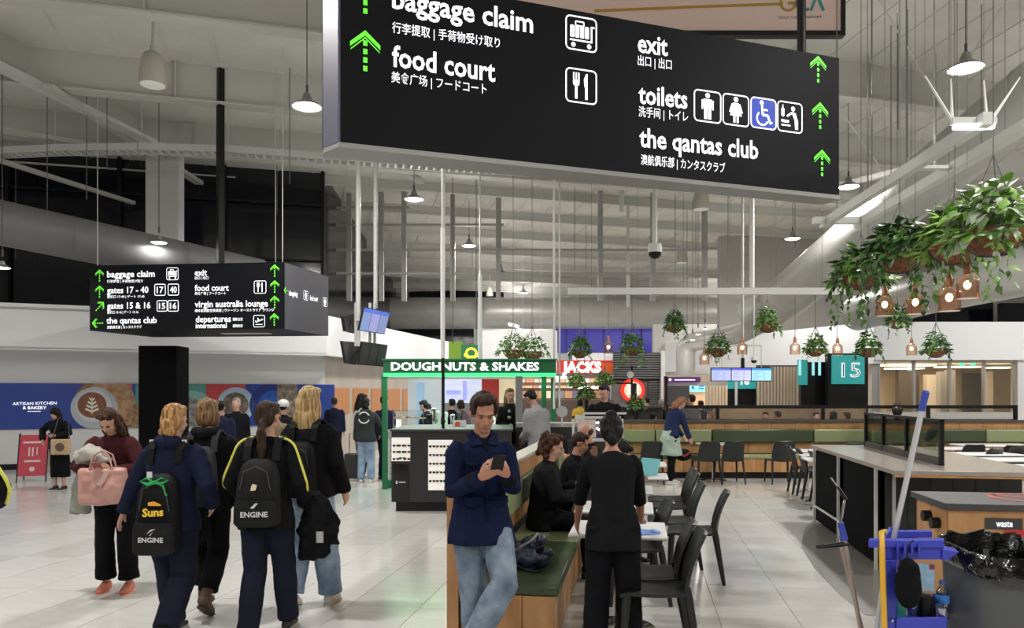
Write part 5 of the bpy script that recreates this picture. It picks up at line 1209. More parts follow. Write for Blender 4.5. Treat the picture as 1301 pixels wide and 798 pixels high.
o = thing('spray_jar', 'clear plastic jug under the hanging black cloth bag in the cart', 'jug', (cx(1160)+.04, YC+.10, cz(793))); part(MB().lathe([(.001, 0), (.04, 0), (.045, .12), (.042, .12), (.036, .006), (.001, .006)], n=20), 'jug_wall', glass('jug_plastic', (.8, .85, .88), .35), o, smooth=True)
o = thing('black_canister', 'black canister standing between jug and bottle in the cart', 'canister', (cx(1178)+.05, YC+.10, cz(793))); part(MB().lathe([(.001, 0), (.04, 0), (.04, .115), (.036, .125), (.001, .125)], n=20), 'can_body', M_black, o, smooth=True); part(MB().lathe([(.001, .135), (.02, .135), (.02, .12), (.001, .12)], n=12), 'lid', M_dark, o, smooth=True)
o = thing('green_carton', 'green box behind the upright of the cart', 'box', (cx(1146)+.04, YC+.12, cz(793))); part(MB().box(-.03, -.04, 0, .03, .04, .16), 'carton', mat('carton_green', (.03, .25, .16), .5), o, bevel=.004)
o = thing('notice_sheet', 'pale blue printed sheet taped on the oak waste cabinet', 'notice', tuple(G(wa_, wb_-.03, .6)))
(u0, v0), (u1, v1) = wpl.uv(1166, 748), wpl.uv(1186, 716)
sp_ = Pl(G(wa_-.45, wb_-.024, 0), GR)
(u0, v0), (u1, v1) = sp_.uv(1165, 750), sp_.uv(1187, 716)
# it hangs on a slim board beside the cabinet
MB().hexa([sp_.pt(u0-.02, 0, -.03), sp_.pt(u1+.06, 0, -.03), sp_.pt(u1+.06, 0, 0.002), sp_.pt(u0-.02, 0, .002), sp_.pt(u0-.02, v1+.03, -.03), sp_.pt(u1+.06, v1+.03, -.03), sp_.pt(u1+.06, v1+.03, .002), sp_.pt(u0-.02, v1+.03, .002)]).build('board', M_wood, wu)
Art(sp_, .006).rect(u0, v0, u1, v1).build('sheet', mat('sheet_blue', (.28, .45, .62), .5, var=.2, vs=20), o); Art(sp_, .008).rect(u1-.035, v1-.04, u1, v1-.005).build('print', mat('print_maroon', (.3, .03, .06), .5), o)
# ---- grey bin with black bag
bx, by = PX(1262, 4.0)+.10, 4.12
o = thing('waste_bin', 'grey square plastic bin at lower right, lined with the black bag', 'bin', (bx, by, 0))
M_bin = mat('bin_grey', (.085, .09, .095), .6, var=.12, vs=6)
def sq(w_, d_, z_, r=.45): return ring(Vector((0, 0, z_)), Vector((1,0,0)), Vector((0,1,0)), w_/2, d_/2, 28, r)
part(MB().rings([sq(.36, .36, .14), sq(.40, .40, .16), sq(.46, .43, .86), sq(.44, .41, .86), sq(.42, .40, .80)]), 'bin_body', M_bin, o, smooth=True)
o = thing('bin_liner', 'shiny crumpled black bin bag folded over the rim of the grey bin', 'bin bag', (bx, by, .88))
rnd = random.Random(5); R = []; n = 64
prof = [(.01, -.42, 0), (.19, -.40, .0), (.205, -.10, .012), (.218, .0, .014), (.235, .05, .016), (.252, .045, .016), (.262, .01, .018), (.265, -.02, .022), (.26, -.045, .02), (.252, -.06, .02)]
for i, (r, z_, jj) in enumerate(prof):
    rw = []
    for k in range(n):
        a = 2*PI*k/n; cxa, sya = math.cos(a), math.sin(a); e = .55
        q = Vector((math.copysign(abs(cxa)**e, cxa), math.copysign(abs(sya)**e, sya), 0)); nz = noise.noise((q.x*5, q.y*5, i*.45))+.6*noise.noise((q.x*13, q.y*13, i*1.3))
        sag = .06*max(0, -sya)*(1 if i > 4 else 0)*(.6+.4*cxa)
        rw.append(Vector((q.x*(r+nz*jj*1.4), q.y*(r*.95+nz*jj*1.4), z_+nz*jj*1.2-sag+.03*sya*(i > 2))))
    R.append(rw)
part(MB().rings(R, cap=False), 'liner_bag', mat('bag_black', (.003, .003, .0035), .12, spec=.7, bump=.7, bs=16), o, smooth=True)
# ---- poles and brooms
def tool(name, label, cat, a, b, r, m, extra=()):
    o = thing(name, label, cat, tuple(a)); MB().tube([a, b], r, 12).build('handle_pole', m, o, smooth=True)
    for nm, pts, rr, mm in extra: MB().tube(pts, rr, 12).build(nm, mm, o, smooth=True)
    return o
M_alu = mat('alu_pole', (.62, .62, .64), .35, metal=.4); M_bh = mat('blue_handle', (.04, .07, .42), .4)
a, b = Vector((PX(1137, 4.1), 4.1, .3)), P(1176, 499, 3.95)
a = P(1120, 755, 4.1)
t1 = a+(b-a)*((PZ(522, 4)-a.z)/(b.z-a.z))
tool('mop', 'long white mop pole with dark blue grip standing in the cart', 'mop', a, b, .014, M_alu, (('grip', [t1, b], [.016, .019], M_bh), ('grip_end', [b, b+(b-a).normalized()*.012], [.019, .012], M_bh)))
o = bpy.data.objects['mop']; MB().tube([a, a+Vector((0, 0, -.0)), Vector((a.x-.02, a.y+.02, .42))], .014, 12).build('lower_pole', M_alu, o, smooth=True)
g = MB(); g.rings([ring(Vector((a.x-.02, a.y+.02, z_)), Vector((1,0,0)), Vector((0,1,0)), r, r, 14) for z_, r in ((.44, .02), (.36, .05), (.24, .075), (.18, .06))]); g.build('mop_head', mat('mop_cotton', (.5, .5, .48), .9, bump=.8, bs=60), o, smooth=True)
# dustpan broom pair leaning free at left of the cart
Yk = 4.25
a, b = Vector((PX(1088, 4.1), 4.1, .03)), P(1073, 686, Yk); a = P(1098, 812, 4.15); a.z = .42
c = b+(b-a)*((PZ(664, Yk)-b.z)/(b.z-a.z))
tl_ = tool('long_handled_brush', 'pale pole with blue grip and black squeegee head leaning left of the cart', 'brush', Vector((PX(1112, 4.1), 4.1, .02)), b, .012, mat('bronze_pole', (.42, .33, .28), .35, metal=.3), (('grip', [b, P(1068, 664, Yk)], [.02, .016], M_bh),))
MB().tube([P(1038, 695, Yk), P(1060, 693, Yk), P(1077, 691, Yk)], [.014, .018, .02], 10, flat=.7).build('squeegee_head', M_black, tl_, smooth=True)
MB().tube([P(1068, 664, Yk), P(1072, 640, Yk), P(1074, 632, Yk)], [.008, .009, .006], 8).build('chrome_neck', M_chrome, tl_, smooth=True)
MB().tube([P(1074, 634, Yk), P(1067, 622, Yk), P(1057, 611, Yk)], [.022, .016, .007], 10, flat=.5).build('swivel_head', M_black, tl_, smooth=True)
MB().tube([P(1064, 618, Yk-.02), P(1056, 607, Yk-.02)], [.007, .012], 8, flat=.4).build('scraper_tip', M_chrome, tl_, smooth=True)
tl2 = tool('dustpan_broom', 'second pale pole crossing behind the black squeegee head', 'broom', Vector((PX(1118, 4.3), 4.3, .02)), P(1068, 694, 4.35), .011, mat('bronze_pole', (.42, .33, .28), .35))
MB().tube([P(1068, 694, 4.35), P(1066, 672, 4.35)], [.012, .009], 8).build('grip', M_chrome, tl2, smooth=True)
MB().box(PX(1118, 4.3)-.12, 4.2, 0, PX(1118, 4.3)+.12, 4.42, .03).build('pan', M_black, tl2, bevel=.005)
# ---- bag on the bench
o = thing('travel_bag', 'crumpled dark navy and black bag lying on the bench seat', 'bag', tuple(G(a0-.32, b0+.5, SZ+.02)), -ALPHA)
g = MB(); rnd = random.Random(3)
for i in range(16): g.ell((rnd.uniform(-.16, .16), rnd.uniform(-.14, .2), rnd.uniform(.03, .13)), rnd.uniform(.05, .11), rnd.uniform(.05, .1), rnd.uniform(.035, .07), 12, 8, Matrix.Rotation(rnd.uniform(-.5, .5), 4, 'Y'))
remesh(g, .011, 'bag_body', cloth('navy_nylon', (.012, .018, .045), rough=.5, spec=.5), o, disp=.03, ds=12)
g = MB()
for i in range(4): g.ell((rnd.uniform(.02, .17), rnd.uniform(.05, .2), rnd.uniform(.1, .15)), .07, .05, .045, 12, 8, Matrix.Rotation(rnd.uniform(-.5, .5), 4, 'Y'))
remesh(g, .011, 'black_pocket', cloth('black_nylon', (.012, .012, .013), rough=.4, spec=.5), o, disp=.03, ds=14)
part(MB().tube([(-.05, -.12, .12), (.02, -.14, .17), (.10, -.05, .21), (.12, .08, .23), (.16, .1, .18)], .010, 8), 'strap', mat('strap_grey', (.12, .12, .13), .6), o, smooth=True)
part(MB().tube([(-.14, -.15, .02), (-.05, -.18, .10), (.02, -.17, .03), (.1, -.19, .01), (.17, -.15, .0)], .008, 8), 'strap', M_black, o, smooth=True)
# ---- A-frame sign
q = FP(38, 612); o = thing('a_frame_sign', 'red A-frame board standing by the blue mural at far left', 'sign', (q.x, q.y+.15, 0), .35)
for s_, nm in ((-1, 'front_board'), (1, 'rear_board')):
    p = [(-.24, s_*.26, .12), (.24, s_*.26, .12), (.24, s_*.03, .92), (-.24, s_*.03, .92)]
    part(MB().prism(p, (0, .012, 0)), nm, mat('board_red', (.42, .035, .06), .4) if s_ < 0 else M_steel, o)
    for x_ in (-.25, .25): part(MB().tube([(x_, s_*.29, 0), (x_, s_*.02, .95)], .012, 6), 'leg', M_black, o)
fpl = Pl(o.matrix_basis@Vector((-.24, -.262, .12)), (math.cos(.35), math.sin(.35), 0), (o.matrix_basis.to_3x3() if False else Matrix.Rotation(.35, 3, 'Z'))@Vector((0, .23, .80)))
A = Art(fpl, .006); A.rect(.06, .66, .42, .70).rect(.16, .40, .19, .58).rect(.22, .40, .25, .58).rect(.30, .42, .32, .58).rect(.10, .28, .38, .32).disc(.24, .14, .05); A.build('print', mat('print_pale', (.6, .45, .45), .5), o)
# ================================================================ SHOPS AND KIOSK
M_kg = mat('kiosk_green', (.01, .13, .05), .4)
kx0, kx1, YK = PX(487, 13.8), PX(689, 13.8), 13.8
kz0, kz1 = PZ(474, YK), PZ(458, YK)
ks = thing('doughnut_kiosk', 'green roofed kiosk with white counter reading DOUGHNUTS & SHAKES', 'kiosk', (PX(590, YK), YK, 0))
MB().box(kx0, YK, kz0, kx1+.25, YK+2.6, kz1+.0).build('fascia', M_kg, ks)
MB().box(kx0-.02, YK-.03, kz1, kx1+.27, YK+2.6, kz1+.03).build('roof_edge', mat('kiosk_edge', (.015, .2, .08), .4), ks)
MB().box(kx0, YK-.015, PZ(478.5, YK), kx1+.25, YK+.0, PZ(474, YK)).build('neon_line', emi('green_neon', (.05, 1, .25), 1.6), ks)
MB().box(kx0, YK+.02, PZ(478.5, YK), kx1+.25, YK+2.5, PZ(476, YK)).build('soffit', mat('soffit_white', (.6, .7, .62), .5), ks)
kp = Pl((kx0, YK, kz0), (1, 0, 0)); text(kp, 'DOUGHNUTS & SHAKES', (497, 470.5), (685, 470.5), .205, mat('kiosk_letter', (.9, .9, .88), .5, emit=(1, .98, .95), es=.9), ks, bold=.03, off=.02)
for x, yy in ((485.5, 0), (484.5, 2.5), (688, 0), (700, 2.5), (700, 1.2)): q = PX(x, YK+yy); MB().box(q, YK+yy, 0, q+.09, YK+yy+.09, kz0).build('post', M_kg, ks)
area('kiosk_light', (PX(590, 15), 15.0, kz0-.08), 2.6, 55, col=(.95, 1, .95), sy=1.6)
area('kiosk_green_light', (PX(590, 13.7), 13.65, kz0-.06), 2.8, 14, col=(.1, 1, .3), sy=.05)
# counter of kiosk: white with green foot, dotted panels
kw = mat('counter_white', (.78, .78, .78), .4)
cxa, cxb = PX(493, 14.1), PX(690, 14.1)
MB().box(cxa, 14.1, .12, cxb, 14.5, 1.02).build('counter_body', kw, ks); MB().box(cxa-.03, 14.05, 1.02, cxb, 14.6, 1.06).build('countertop', kw, ks)
MB().box(cxa-.01, 14.07, 0, cxb, 14.5, .13).build('green_plinth', mat('plinth_green', (.02, .35, .15), .4), ks)
cp = Pl((cxa, 14.1, 0), (1, 0, 0)); A = Art(cp, .004)
for i in range(14):
    for j in range(7): A.disc(.06+i*.09, .25+j*.11, .014, 8)
A.build('dot_print', mat('dot_grey', (.3, .3, .32), .5), ks)
# screen wall with dots behind (right part) and lit backboard
MB().fbox(618, 519, 658, 556, 14.9, .05).build('dotted_board', kw, ks); A = Art(Pl(P(618, 556, 14.9), (1, 0, 0)), .004)
for i in range(5):
    for j in range(4): A.disc(.07+i*.12, .07+j*.14, .022, 8)
A.build('dot_print', mat('dot_grey', (.3, .3, .32), .5), ks)
# glass display case of the kiosk
dc = thing('display_case', 'glass display case with pastries at the left end of the green kiosk', 'display case', tuple(P(520, 560, 13.9)))
MB().fbox(499, 522, 538, 556, 13.85, .02).build('front_pane', M_glass, dc); MB().box(PX(499, 13.9), 13.86, PZ(522, 13.9), PX(538, 13.9), 14.3, PZ(521, 13.9)).build('top_pane', M_glass, dc)
for z_ in (PZ(543, 13.9), PZ(532, 13.9)): MB().box(PX(500, 13.9), 13.9, z_, PX(538, 13.9), 14.25, z_+.01).build('shelf', M_steel_l, dc)
for x in (499, 537): MB().fbox(x, 520, x+1.5, 557, 13.84, .02).build('edge_post', M_chrome, dc)
rnd = random.Random(11); d0 = None
for i in range(14):
    x = 503+(i % 7)*4.9; y = 542 if i < 7 else 531
    q = P(x, y, 13.95+.1*(i % 2)); c_ = rnd.choice((('pink', (.6, .3, .35)), ('choc', (.16, .06, .03)), ('cream', (.75, .65, .5)), ('gold', (.55, .3, .1))))
    pts = [(.022*math.cos(a*PI/5), .022*math.sin(a*PI/5), .012) for a in range(11)]
    t = MB().tube(pts, .013, 6).build('doughnut', mat('icing_'+c_[0], c_[1], .5), None, smooth=True); t.location = q
    tag(t, f'small {c_[0]} doughnut, {ordw(i % 7) if i % 7 else "first"} from the left on the {"lower" if i < 7 else "upper"} shelf of the glass case', 'doughnut', 'doughnuts in the glass case')
o = thing('case_lamp', 'small bright lamp glowing inside the left end of the display case', 'lamp', tuple(P(506, 540, 13.8))); MB().tube([P(506, 546, 13.8), P(506, 534, 13.8)], .035, 10).build('lamp_tube', emi('case_glow', (1, .95, .85), 7), o); MB().tube([P(506, 556, 13.8), P(506, 546, 13.8)], .012, 6).build('stem', M_chrome, o)
# things on the kiosk counter
for i, (x, hh, r_, m) in enumerate(((551, .42, .05, M_chrome), (556, .36, .045, M_steel_l), (566, .34, .05, kw), (575, .30, .05, M_chrome), (583, .35, .04, M_dark), (545, .3, .04, M_black))):
    q = P(x, 553, 14.3); o = thing('dispenser', ('tall chrome shake mixer left of the phone man’s head', 'grey dispenser next to the tall chrome mixer', 'white dispenser at the middle of the kiosk counter', 'second chrome mixer nearer the phone man', 'dark slim dispenser right beside the phone man’s head', 'black slim dispenser left of the mixers')[i], 'dispenser', (q.x, q.y, 1.06))
    part(MB().lathe([(.001, 0), (r_*1.2, 0), (r_*1.2, .03), (r_*.8, .05), (r_*.8, hh*.7), (r_, hh*.75), (r_, hh*.95), (r_*.4, hh), (.001, hh)], n=14), 'dispenser_body', m, o, smooth=True); part(MB().tube([(0, -.01, hh*.55), (0, -r_*2, hh*.5), (0, -r_*2, hh*.4)], .01, 6), 'spout', M_dark, o)
o = thing('menu_sign', 'small white card with an orange dot left of the phone man’s face', 'sign', tuple(P(582, 545, 11.5))); MB().fbox(575, 534, 592, 551, 12.2, .03).build('card', kw, o); A = Art(Pl(P(575, 551, 12.2), (1, 0, 0)), .004); A.disc(.08, .15, .045, 14); A.build('print', mat('orange_dot', (.7, .13, .04), .5), o); MB().fbox(582, 551, 585, 560, 12.25, .02).build('stem', M_steel, o)
A = Art(Pl(P(575, 551, 12.2), (1, 0, 0)), .004); A.rect(.12, .05, .19, .065).rect(.11, .08, .2, .095).build('print', M_dark, o)
# sunglasses stand (black cabinet)
sg = thing('sunglasses_stand', 'black sunglasses stand with lit white display fronts, in front of the kiosk', 'display stand', tuple(P(540, 650, 11.3)))
Ys = 11.25
MB().box(PX(503, Ys), Ys, .0, PX(648, Ys), Ys+1.6, .16).build('plinth', M_black, sg); MB().box(PX(498, Ys), Ys-.05, .14, PX(650, Ys), Ys+1.65, 1.19).build('cabinet_body', mat('cabinet_black', (.02, .02, .022), .4), sg)
MB().box(PX(496, Ys), Ys-.08, 1.19, PX(652, Ys), Ys+1.68, 1.22).build('worktop', M_dark, sg)
dlit = mat('display_lit', (.75, .73, .68), .4, emit=(1, .97, .9), es=.35)
for x0, x1, y0, y1 in ((497.5, 521, 556, 586), (544, 575, 559, 623)): MB().fbox(x0, y0, x1, y1, Ys-.075, .02).build('lit_panel', dlit, sg); 
MB().fbox(499, 590, 519, 636, Ys-.07, .015).build('glossy_door', mat('gloss_black', (.012, .012, .014), .1), sg); MB().fbox(503, 611, 505, 615, Ys-.085, .01).build('door_logo', M_white, sg); MB().fbox(507, 612, 515, 613.5, Ys-.085, .01).build('door_text', M_steel, sg)
for k, (x, y) in enumerate([(503+7*i, 566+8*j) for i in range(3) for j in range(2)]+[(511, 582), (503, 583), (517, 583)]+[(549+9*i, 567+11*j) for i in range(3) for j in range(5)]):
    q = P(x, y, Ys-.1); o = MB(); o.tube([(-.05, 0, 0), (-.03, -.004, .012), (-.008, 0, .002)], .004, 5); o.tube([(.05, 0, 0), (.03, -.004, .012), (.008, 0, .002)], .004, 5); o.tube([(-.01, 0, .006), (.01, 0, .006)], .003, 4)
    o.ell((-.028, 0, -.004), .022, .004, .016, 10, 6); o.ell((.028, 0, -.004), .022, .004, .016, 10, 6); s_ = o.build('sunglasses', mat('lens_brown', (.05, .025, .015), .2) if k % 3 else M_black, None, smooth=True); s_.location = q
    if x < 530: lab_ = f'sunglasses on the small left lit panel, {("left", "middle", "right")[min(2, int((x-502)//7))]} column, {"top" if y < 570 else "second" if y < 578 else "bottom"} row'
    else: lab_ = f'sunglasses on the wide lit panel, {("left", "middle", "right")[(x-549)//9]} column, {("top", "second", "third", "fourth", "bottom")[(y-567)//11]} row'
    tag(s_, lab_, 'sunglasses', 'sunglasses on the black stand')
# right part of kiosk area: grey pillar, dark counter, till stands
struct(MB().fbox(655, 478, 664, 575, 12.9, .3), 'wall_thin_pillar', mat('pillar_grey', (.2, .2, .2), .4))
cs = thing('shop_counter', 'dark shop counter behind the man in the grey jumper', 'counter', tuple(P(690, 600, 12.5)))
MB().fbox(656, 542, 760, 640, 12.3, .6).build('counter_body', mat('counter_dark', (.04, .04, .04), .4), cs); MB().fbox(656, 538, 764, 543, 12.25, .7).build('countertop', mat('counter_grey', (.35, .35, .34), .3), cs)
# gelato display in front of black T-shirt man
ge = thing('display_case', 'chrome framed food display case below the man in a black T-shirt', 'display case', tuple(P(760, 560, 10.8)))
Yg = 11.6
for x0, y0, x1, y1 in ((727, 529, 792, 532), (727, 529, 730, 560), (789, 529, 792, 560), (727, 557, 792, 561), (741, 524, 796, 526.5)): MB().fbox(x0, y0, x1, y1, Yg, .03).build('frame_bar', M_steel_l, ge)
MB().fbox(722, 561, 800, 640, Yg-.02, .6).build('case_base', mat('cabinet_black', (.02, .02, .022), .4), ge); MB().fbox(731, 532, 789, 557, Yg+.015, .01).build('pane', M_glass, ge)
MB().fbox(734, 533, 757, 556, Yg+.1, .02).build('lit_picture', mat('food_picture', (.6, .35, .25), .5, var=.6, vs=14, col2=(.9, .85, .75), emit=(.9, .7, .6), es=.25), ge)
rnd = random.Random(8)
for i in range(16):
    x, y = rnd.uniform(757, 788), rnd.uniform(532, 552); MB().ell(P(x, y, Yg+.12), .018, .018, .018, 8, 6).build('case_bulb', emi('bulb_white', (1, .95, .9), 4), ge, smooth=True)
o = thing('round_mirror', 'small round grey mirror on a stand right of the man in the grey jumper', 'mirror', tuple(P(714, 545, 11.9))); MB().tube([P(714, 523, 11.9), P(714, 523, 11.93)+Vector((0, .02, 0))], .09, 24).build('mirror_disc', mat('mirror_grey', (.45, .45, .46), .25), o); MB().tube([P(714, 531, 11.9), P(714, 541, 11.9)], .012, 8).build('stand', M_steel, o)
# red burger shop etc (far, Y~24)
YJ = 24
jk = thing('burger_shop_front', 'red fascia reading JACKS with bright menu boards below it', 'shop front', tuple(P(745, 480, YJ)))
jred = mat('fascia_red', (.55, .02, .015), .4, emit=(.8, .03, .02), es=.35)
MB().fbox(708, 458, 779, 474, YJ, .2).build('fascia', jred, jk); MB().fbox(728, 448.5, 779, 458, YJ, .2).build('white_fascia', mat('fascia_white', (.75, .75, .75), .4, emit=(1, 1, 1), es=.25), jk); MB().fbox(765, 461, 779, 474, YJ-.02, .03).build('fascia_end', mat('fascia_orange', (.7, .12, .03), .4, emit=(.8, .15, .03), es=.25), jk)
text(Pl(P(712, 472, YJ), (1, 0, 0)), 'JACKS', (714, 472.5), (764, 472.5), .44, mat('jacks_white', (.9, .9, .9), .4, emit=(1, 1, 1), es=1.2), jk, bold=.06, off=.03)
MB().fbox(655, 474, 780, 540, YJ+1.5, .1).build('kitchen_wall', mat('kitchen_wall', (.16, .13, .12), .5), jk)
rnd = random.Random(4)
for r_, (y0, y1) in enumerate(((481, 486), (490, 493), (497, 506))):
    x = 660
    while x < 778:
        w_ = rnd.uniform(6, 13); c_ = rnd.choice(((1, .75, .45), (1, .5, .2), (1, .9, .8), (.9, .25, .1))) if r_ < 2 else rnd.choice(((.1, .12, .3), (.9, .4, .15), (.3, .3, .35), (1, .8, .6)))
        MB().fbox(x, y0, x+w_-1, y1, YJ+1.3, .05).build('menu_board', mat(f'menu_{round(c_[0]*9)}{round(c_[1]*9)}', (.05, .05, .05), .4, emit=c_, es=1.0 if r_ < 2 else .6), jk); x += w_
for x0, x1, y in ((735, 760, 491), (690, 720, 478)): MB().fbox(x0, y, x1, y+3, YJ+.5, .3).build('light_bar', emi('shop_strip', (1, .95, .85), 3), jk)
MB().fbox(655, 508, 780, 560, YJ-.8, .6).build('service_counter', mat('service_counter', (.12, .08, .06), .5), jk)
area('jack_light', tuple(P(715, 476, YJ+.5)), 2.5, 60, col=(1, .85, .65), sy=.8)
# roller shutters and round logo wall
st = thing('roller_shutter', 'dark ribbed roller shutter right of the red shop sign', 'shutter', tuple(P(805, 465, 23.5)))
for i in range(11):
    y = 449+i*3; MB().fbox(779, y, 840, y+2.1, 23.5, .08).build('slat', mat('shutter_slat', (.17, .17, .17), .3, metal=.3), st)
MB().fbox(779, 448, 842, 483, 23.6, .1).build('backing', M_black, st); MB().fbox(840, 446, 845, 530, 23.4, .3).build('side_frame', M_white, st)
for x0 in (825, 834): pass
for i in range(16): MB().fbox(824, 484+i*3, 840, 486+i*3, 23.6, .06).build('slat', mat('shutter_slat', (.17, .17, .17), .3, metal=.3), st)
struct(MB().fbox(776, 483, 841, 560, 23.7, .2), 'wall_logo', mat('tile_grey', (.20, .20, .195), .6))
lg = thing('round_logo_sign', 'round red illuminated logo with white lettering on the grey wall', 'sign', tuple(P(804, 496, 23.5)))
q = P(804, 496, 23.55); MB().tube([q+Vector((0, .1, 0)), q], .37, 32).build('red_disc', mat('logo_red', (.6, .02, .01), .4, emit=(1, .04, .02), es=.8), lg); MB().tube([q, q-Vector((0, .03, 0))], .27, 32).build('inner_disc', mat('logo_pale', (.8, .5, .4), .4, emit=(1, .5, .35), es=.7), lg)
A = Art(Pl(q, (1, 0, 0)), .05); 
for yy in (-.13, -.02, .09): A.rect(-.17, yy, .17, yy+.07)
A.build('logo_text', mat('logo_white', (.9, .9, .9), .4, emit=(1, .9, .6), es=1.1), lg)
o = thing('street_lamp_stand', 'black stand with a small round clock-like lamp before the round red logo', 'stand', tuple(P(803, 520, 20)))
MB().fbox(801.5, 465, 804, 525, 20, .05).build('post', M_black, o); MB().tube([P(801, 476, 19.95), P(801, 476, 19.9)], .09, 16).build('round_face', mat('clock_face', (.6, .6, .58), .4), o); MB().fbox(780, 466, 822, 467.5, 20, .05).build('crossbar', M_black, o); MB().fbox(803, 487, 809, 508, 19.9, .1).build('speaker_box', M_black, o); MB().fbox(775, 486, 803, 488, 20, .05).build('crossbar', M_black, o)
MB().fbox(801.5, 525, 804, 560, 20, .05).build('post', M_black, o)
# yellow-green shop sign
q = P(580, 434, 20.4); o = thing('shop_sign', 'lime green panel with a yellow emblem above the kiosk sign', 'sign', tuple(P(598, 445, 20))); MB().fbox(570, 434, 588, 458, 20.4, .05).build('panel', mat('lime', (.13, .22, .02), .5, emit=(.3, .5, .04), es=.25), o); MB().fbox(586, 438, 611, 459, 20.3, .05).build('panel', mat('deep_green', (.01, .10, .03), .5, emit=(.02, .25, .08), es=.4), o)

for x in (575, 605): q = P(x, 437, 20.35); MB().tube([q, (q.x, q.y, rz(q.dot(nd)))], .01, 5).build('hanger', M_dark, o)
a_ = Pl(P(586, 459, 20.3), (1, 0, 0)); A = Art(a_, .01); A.ring(.27, .2, .17, .06, .2, PI-.2).disc(.13, .17, .06, 10).disc(.42, .17, .06, 10).rect(.14, .08, .4, .15); A.build('emblem', mat('emblem_yellow', (.8, .7, .05), .5, emit=(1, .85, .05), es=.9), o)
# surfaces seen under kiosk canopy: bright screen, red panel, cream panel
bk = thing('shop_backdrop', 'white lit backdrop with pale screen, red and cream panels behind the kiosk', 'shop front', tuple(P(590, 520, 18)))
for x0, x1, y0, y1, c_, e_ in ((518, 565, 478, 545, (.62, .68, .72), .15), (565, 612, 479, 512, (.7, .75, .95), .35), (612, 634, 480, 530, (.35, .02, .02), .1), (634, 655, 478, 540, (.75, .62, .42), .3), (565, 655, 512, 545, (.3, .28, .3), 0), (530, 538, 486, 545, (.3, .5, .7), .3)):
    MB().fbox(x0, y0, x1, y1, 17.9 if x1-x0 > 10 else 17.8, .06).build('panel', mat(f'bd_{x0}_{y0}', c_, .4, emit=c_ if e_ else None, es=e_), bk)
MB().fbox(512, 545, 656, 600, 17.9, .06).build('panel', M_dark, bk)
for x0, y0, x1, y1 in ((567, 496, 585, 501), (588, 484, 593, 508)): MB().fbox(x0, y0, x1, y1, 17.85, .03).build('screen_print', mat('scr_violet', (.3, .3, .7), .4, emit=(.4, .4, .9), es=.6), bk)
# purple screen shop by right of shutter
o = thing('fascia_screen', 'narrow dark purple lit shop fascia left of the departure screens', 'sign', tuple(P(868, 482, 22))); MB().fbox(846, 479, 890, 486, 22, .1).build('panel', mat('fascia_purple', (.05, .015, .08), .4, emit=(.12, .03, .2), es=.5), o); A = Art(Pl(P(846, 486, 22), (1, 0, 0)), .01); A.rect(.25, .06, .85, .09).disc(.12, .08, .04, 10); A.build('print', M_let, o)
struct(MB().fbox(845, 478, 848, 535, 22, .2), 'trim_4', M_black); struct(MB().fbox(846, 486, 925, 490, 22.2, .3), 'trim_5', M_white)
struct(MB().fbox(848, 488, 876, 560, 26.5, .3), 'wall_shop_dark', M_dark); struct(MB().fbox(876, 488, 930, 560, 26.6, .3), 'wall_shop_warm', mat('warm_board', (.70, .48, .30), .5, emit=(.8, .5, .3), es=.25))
o = thing('info_screen', 'small cyan and white lit screen on the warm wall left of the departure screens', 'screen', tuple(P(886, 491, 26.5))); MB().fbox(876, 487, 897, 498, 26.5, .1).build('display', mat('cyan_scr', (.1, .3, .4), .3, emit=(.35, .85, 1), es=.9), o); A = Art(Pl(P(876, 498, 26.5), (1, 0, 0)), .01); A.rect(.33, .1, .5, .14).rect(.33, .18, .5, .22).disc(.12, .15, .05, 10).build('print', mat('scr_blue', (.05, .2, .6), .4), o)
# departure screens
ds = thing('departure_screens', 'row of three glowing blue departure screens hanging at centre right', 'screen', tuple(P(943, 476, 17)))
for i, (x0, x1, c_, c2) in enumerate(((904.5, 928.5, (.55, .6, 1), (.12, .2, .8)), (930, 954, (.7, .7, 1), (.12, .15, .8)), (955.5, 980, (.45, .9, 1), (.05, .35, .8)))):
    MB().fbox(x0-.8, 467, x1+.8, 484.5, 17.02, .08).build('housing', M_black, ds); MB().fbox(x0, 470.5, x1, 483.5, 17, .02).build('display', mat(f'dep_{i}', (.1, .1, .2), .3, emit=c_, es=1.0), ds); MB().fbox(x0, 468, x1, 470.5, 17, .02).build('header_bar', mat(f'deph_{i}', (.05, .05, .2), .3, emit=c2, es=1.0), ds)
    A = Art(Pl(P(x0, 483.5, 17), (1, 0, 0)), .004)
    for k in range(6): A.rect(.03, .025+k*.033, .03+.1+.04*((k*7) % 3), .035+k*.033).rect(.24, .025+k*.033, .30, .035+k*.033)
    A.build('text_lines', mat('scr_txt', (.1, .2, .5), .4, emit=(.3, .45, .9), es=.7), ds)
MB().fbox(942, 455, 946, 467, 17.03, .06).build('drop_post', M_black, ds); MB().fbox(917, 440, 917.8, 467, 17.05, .02).build('hanger', M_steel_l, ds); MB().fbox(967, 440, 967.8, 467, 17.05, .02).build('hanger', M_steel_l, ds); MB().fbox(917, 438, 968, 440, 17.05, .06).build('hanger_bar', M_steel_l, ds)
q = P(944, 455, 17.05); MB().tube([(q.x, 17.08, q.z), (q.x, 17.08, rz(q.dot(nd)))], .03, 8).build('drop_pole', M_steel, ds)
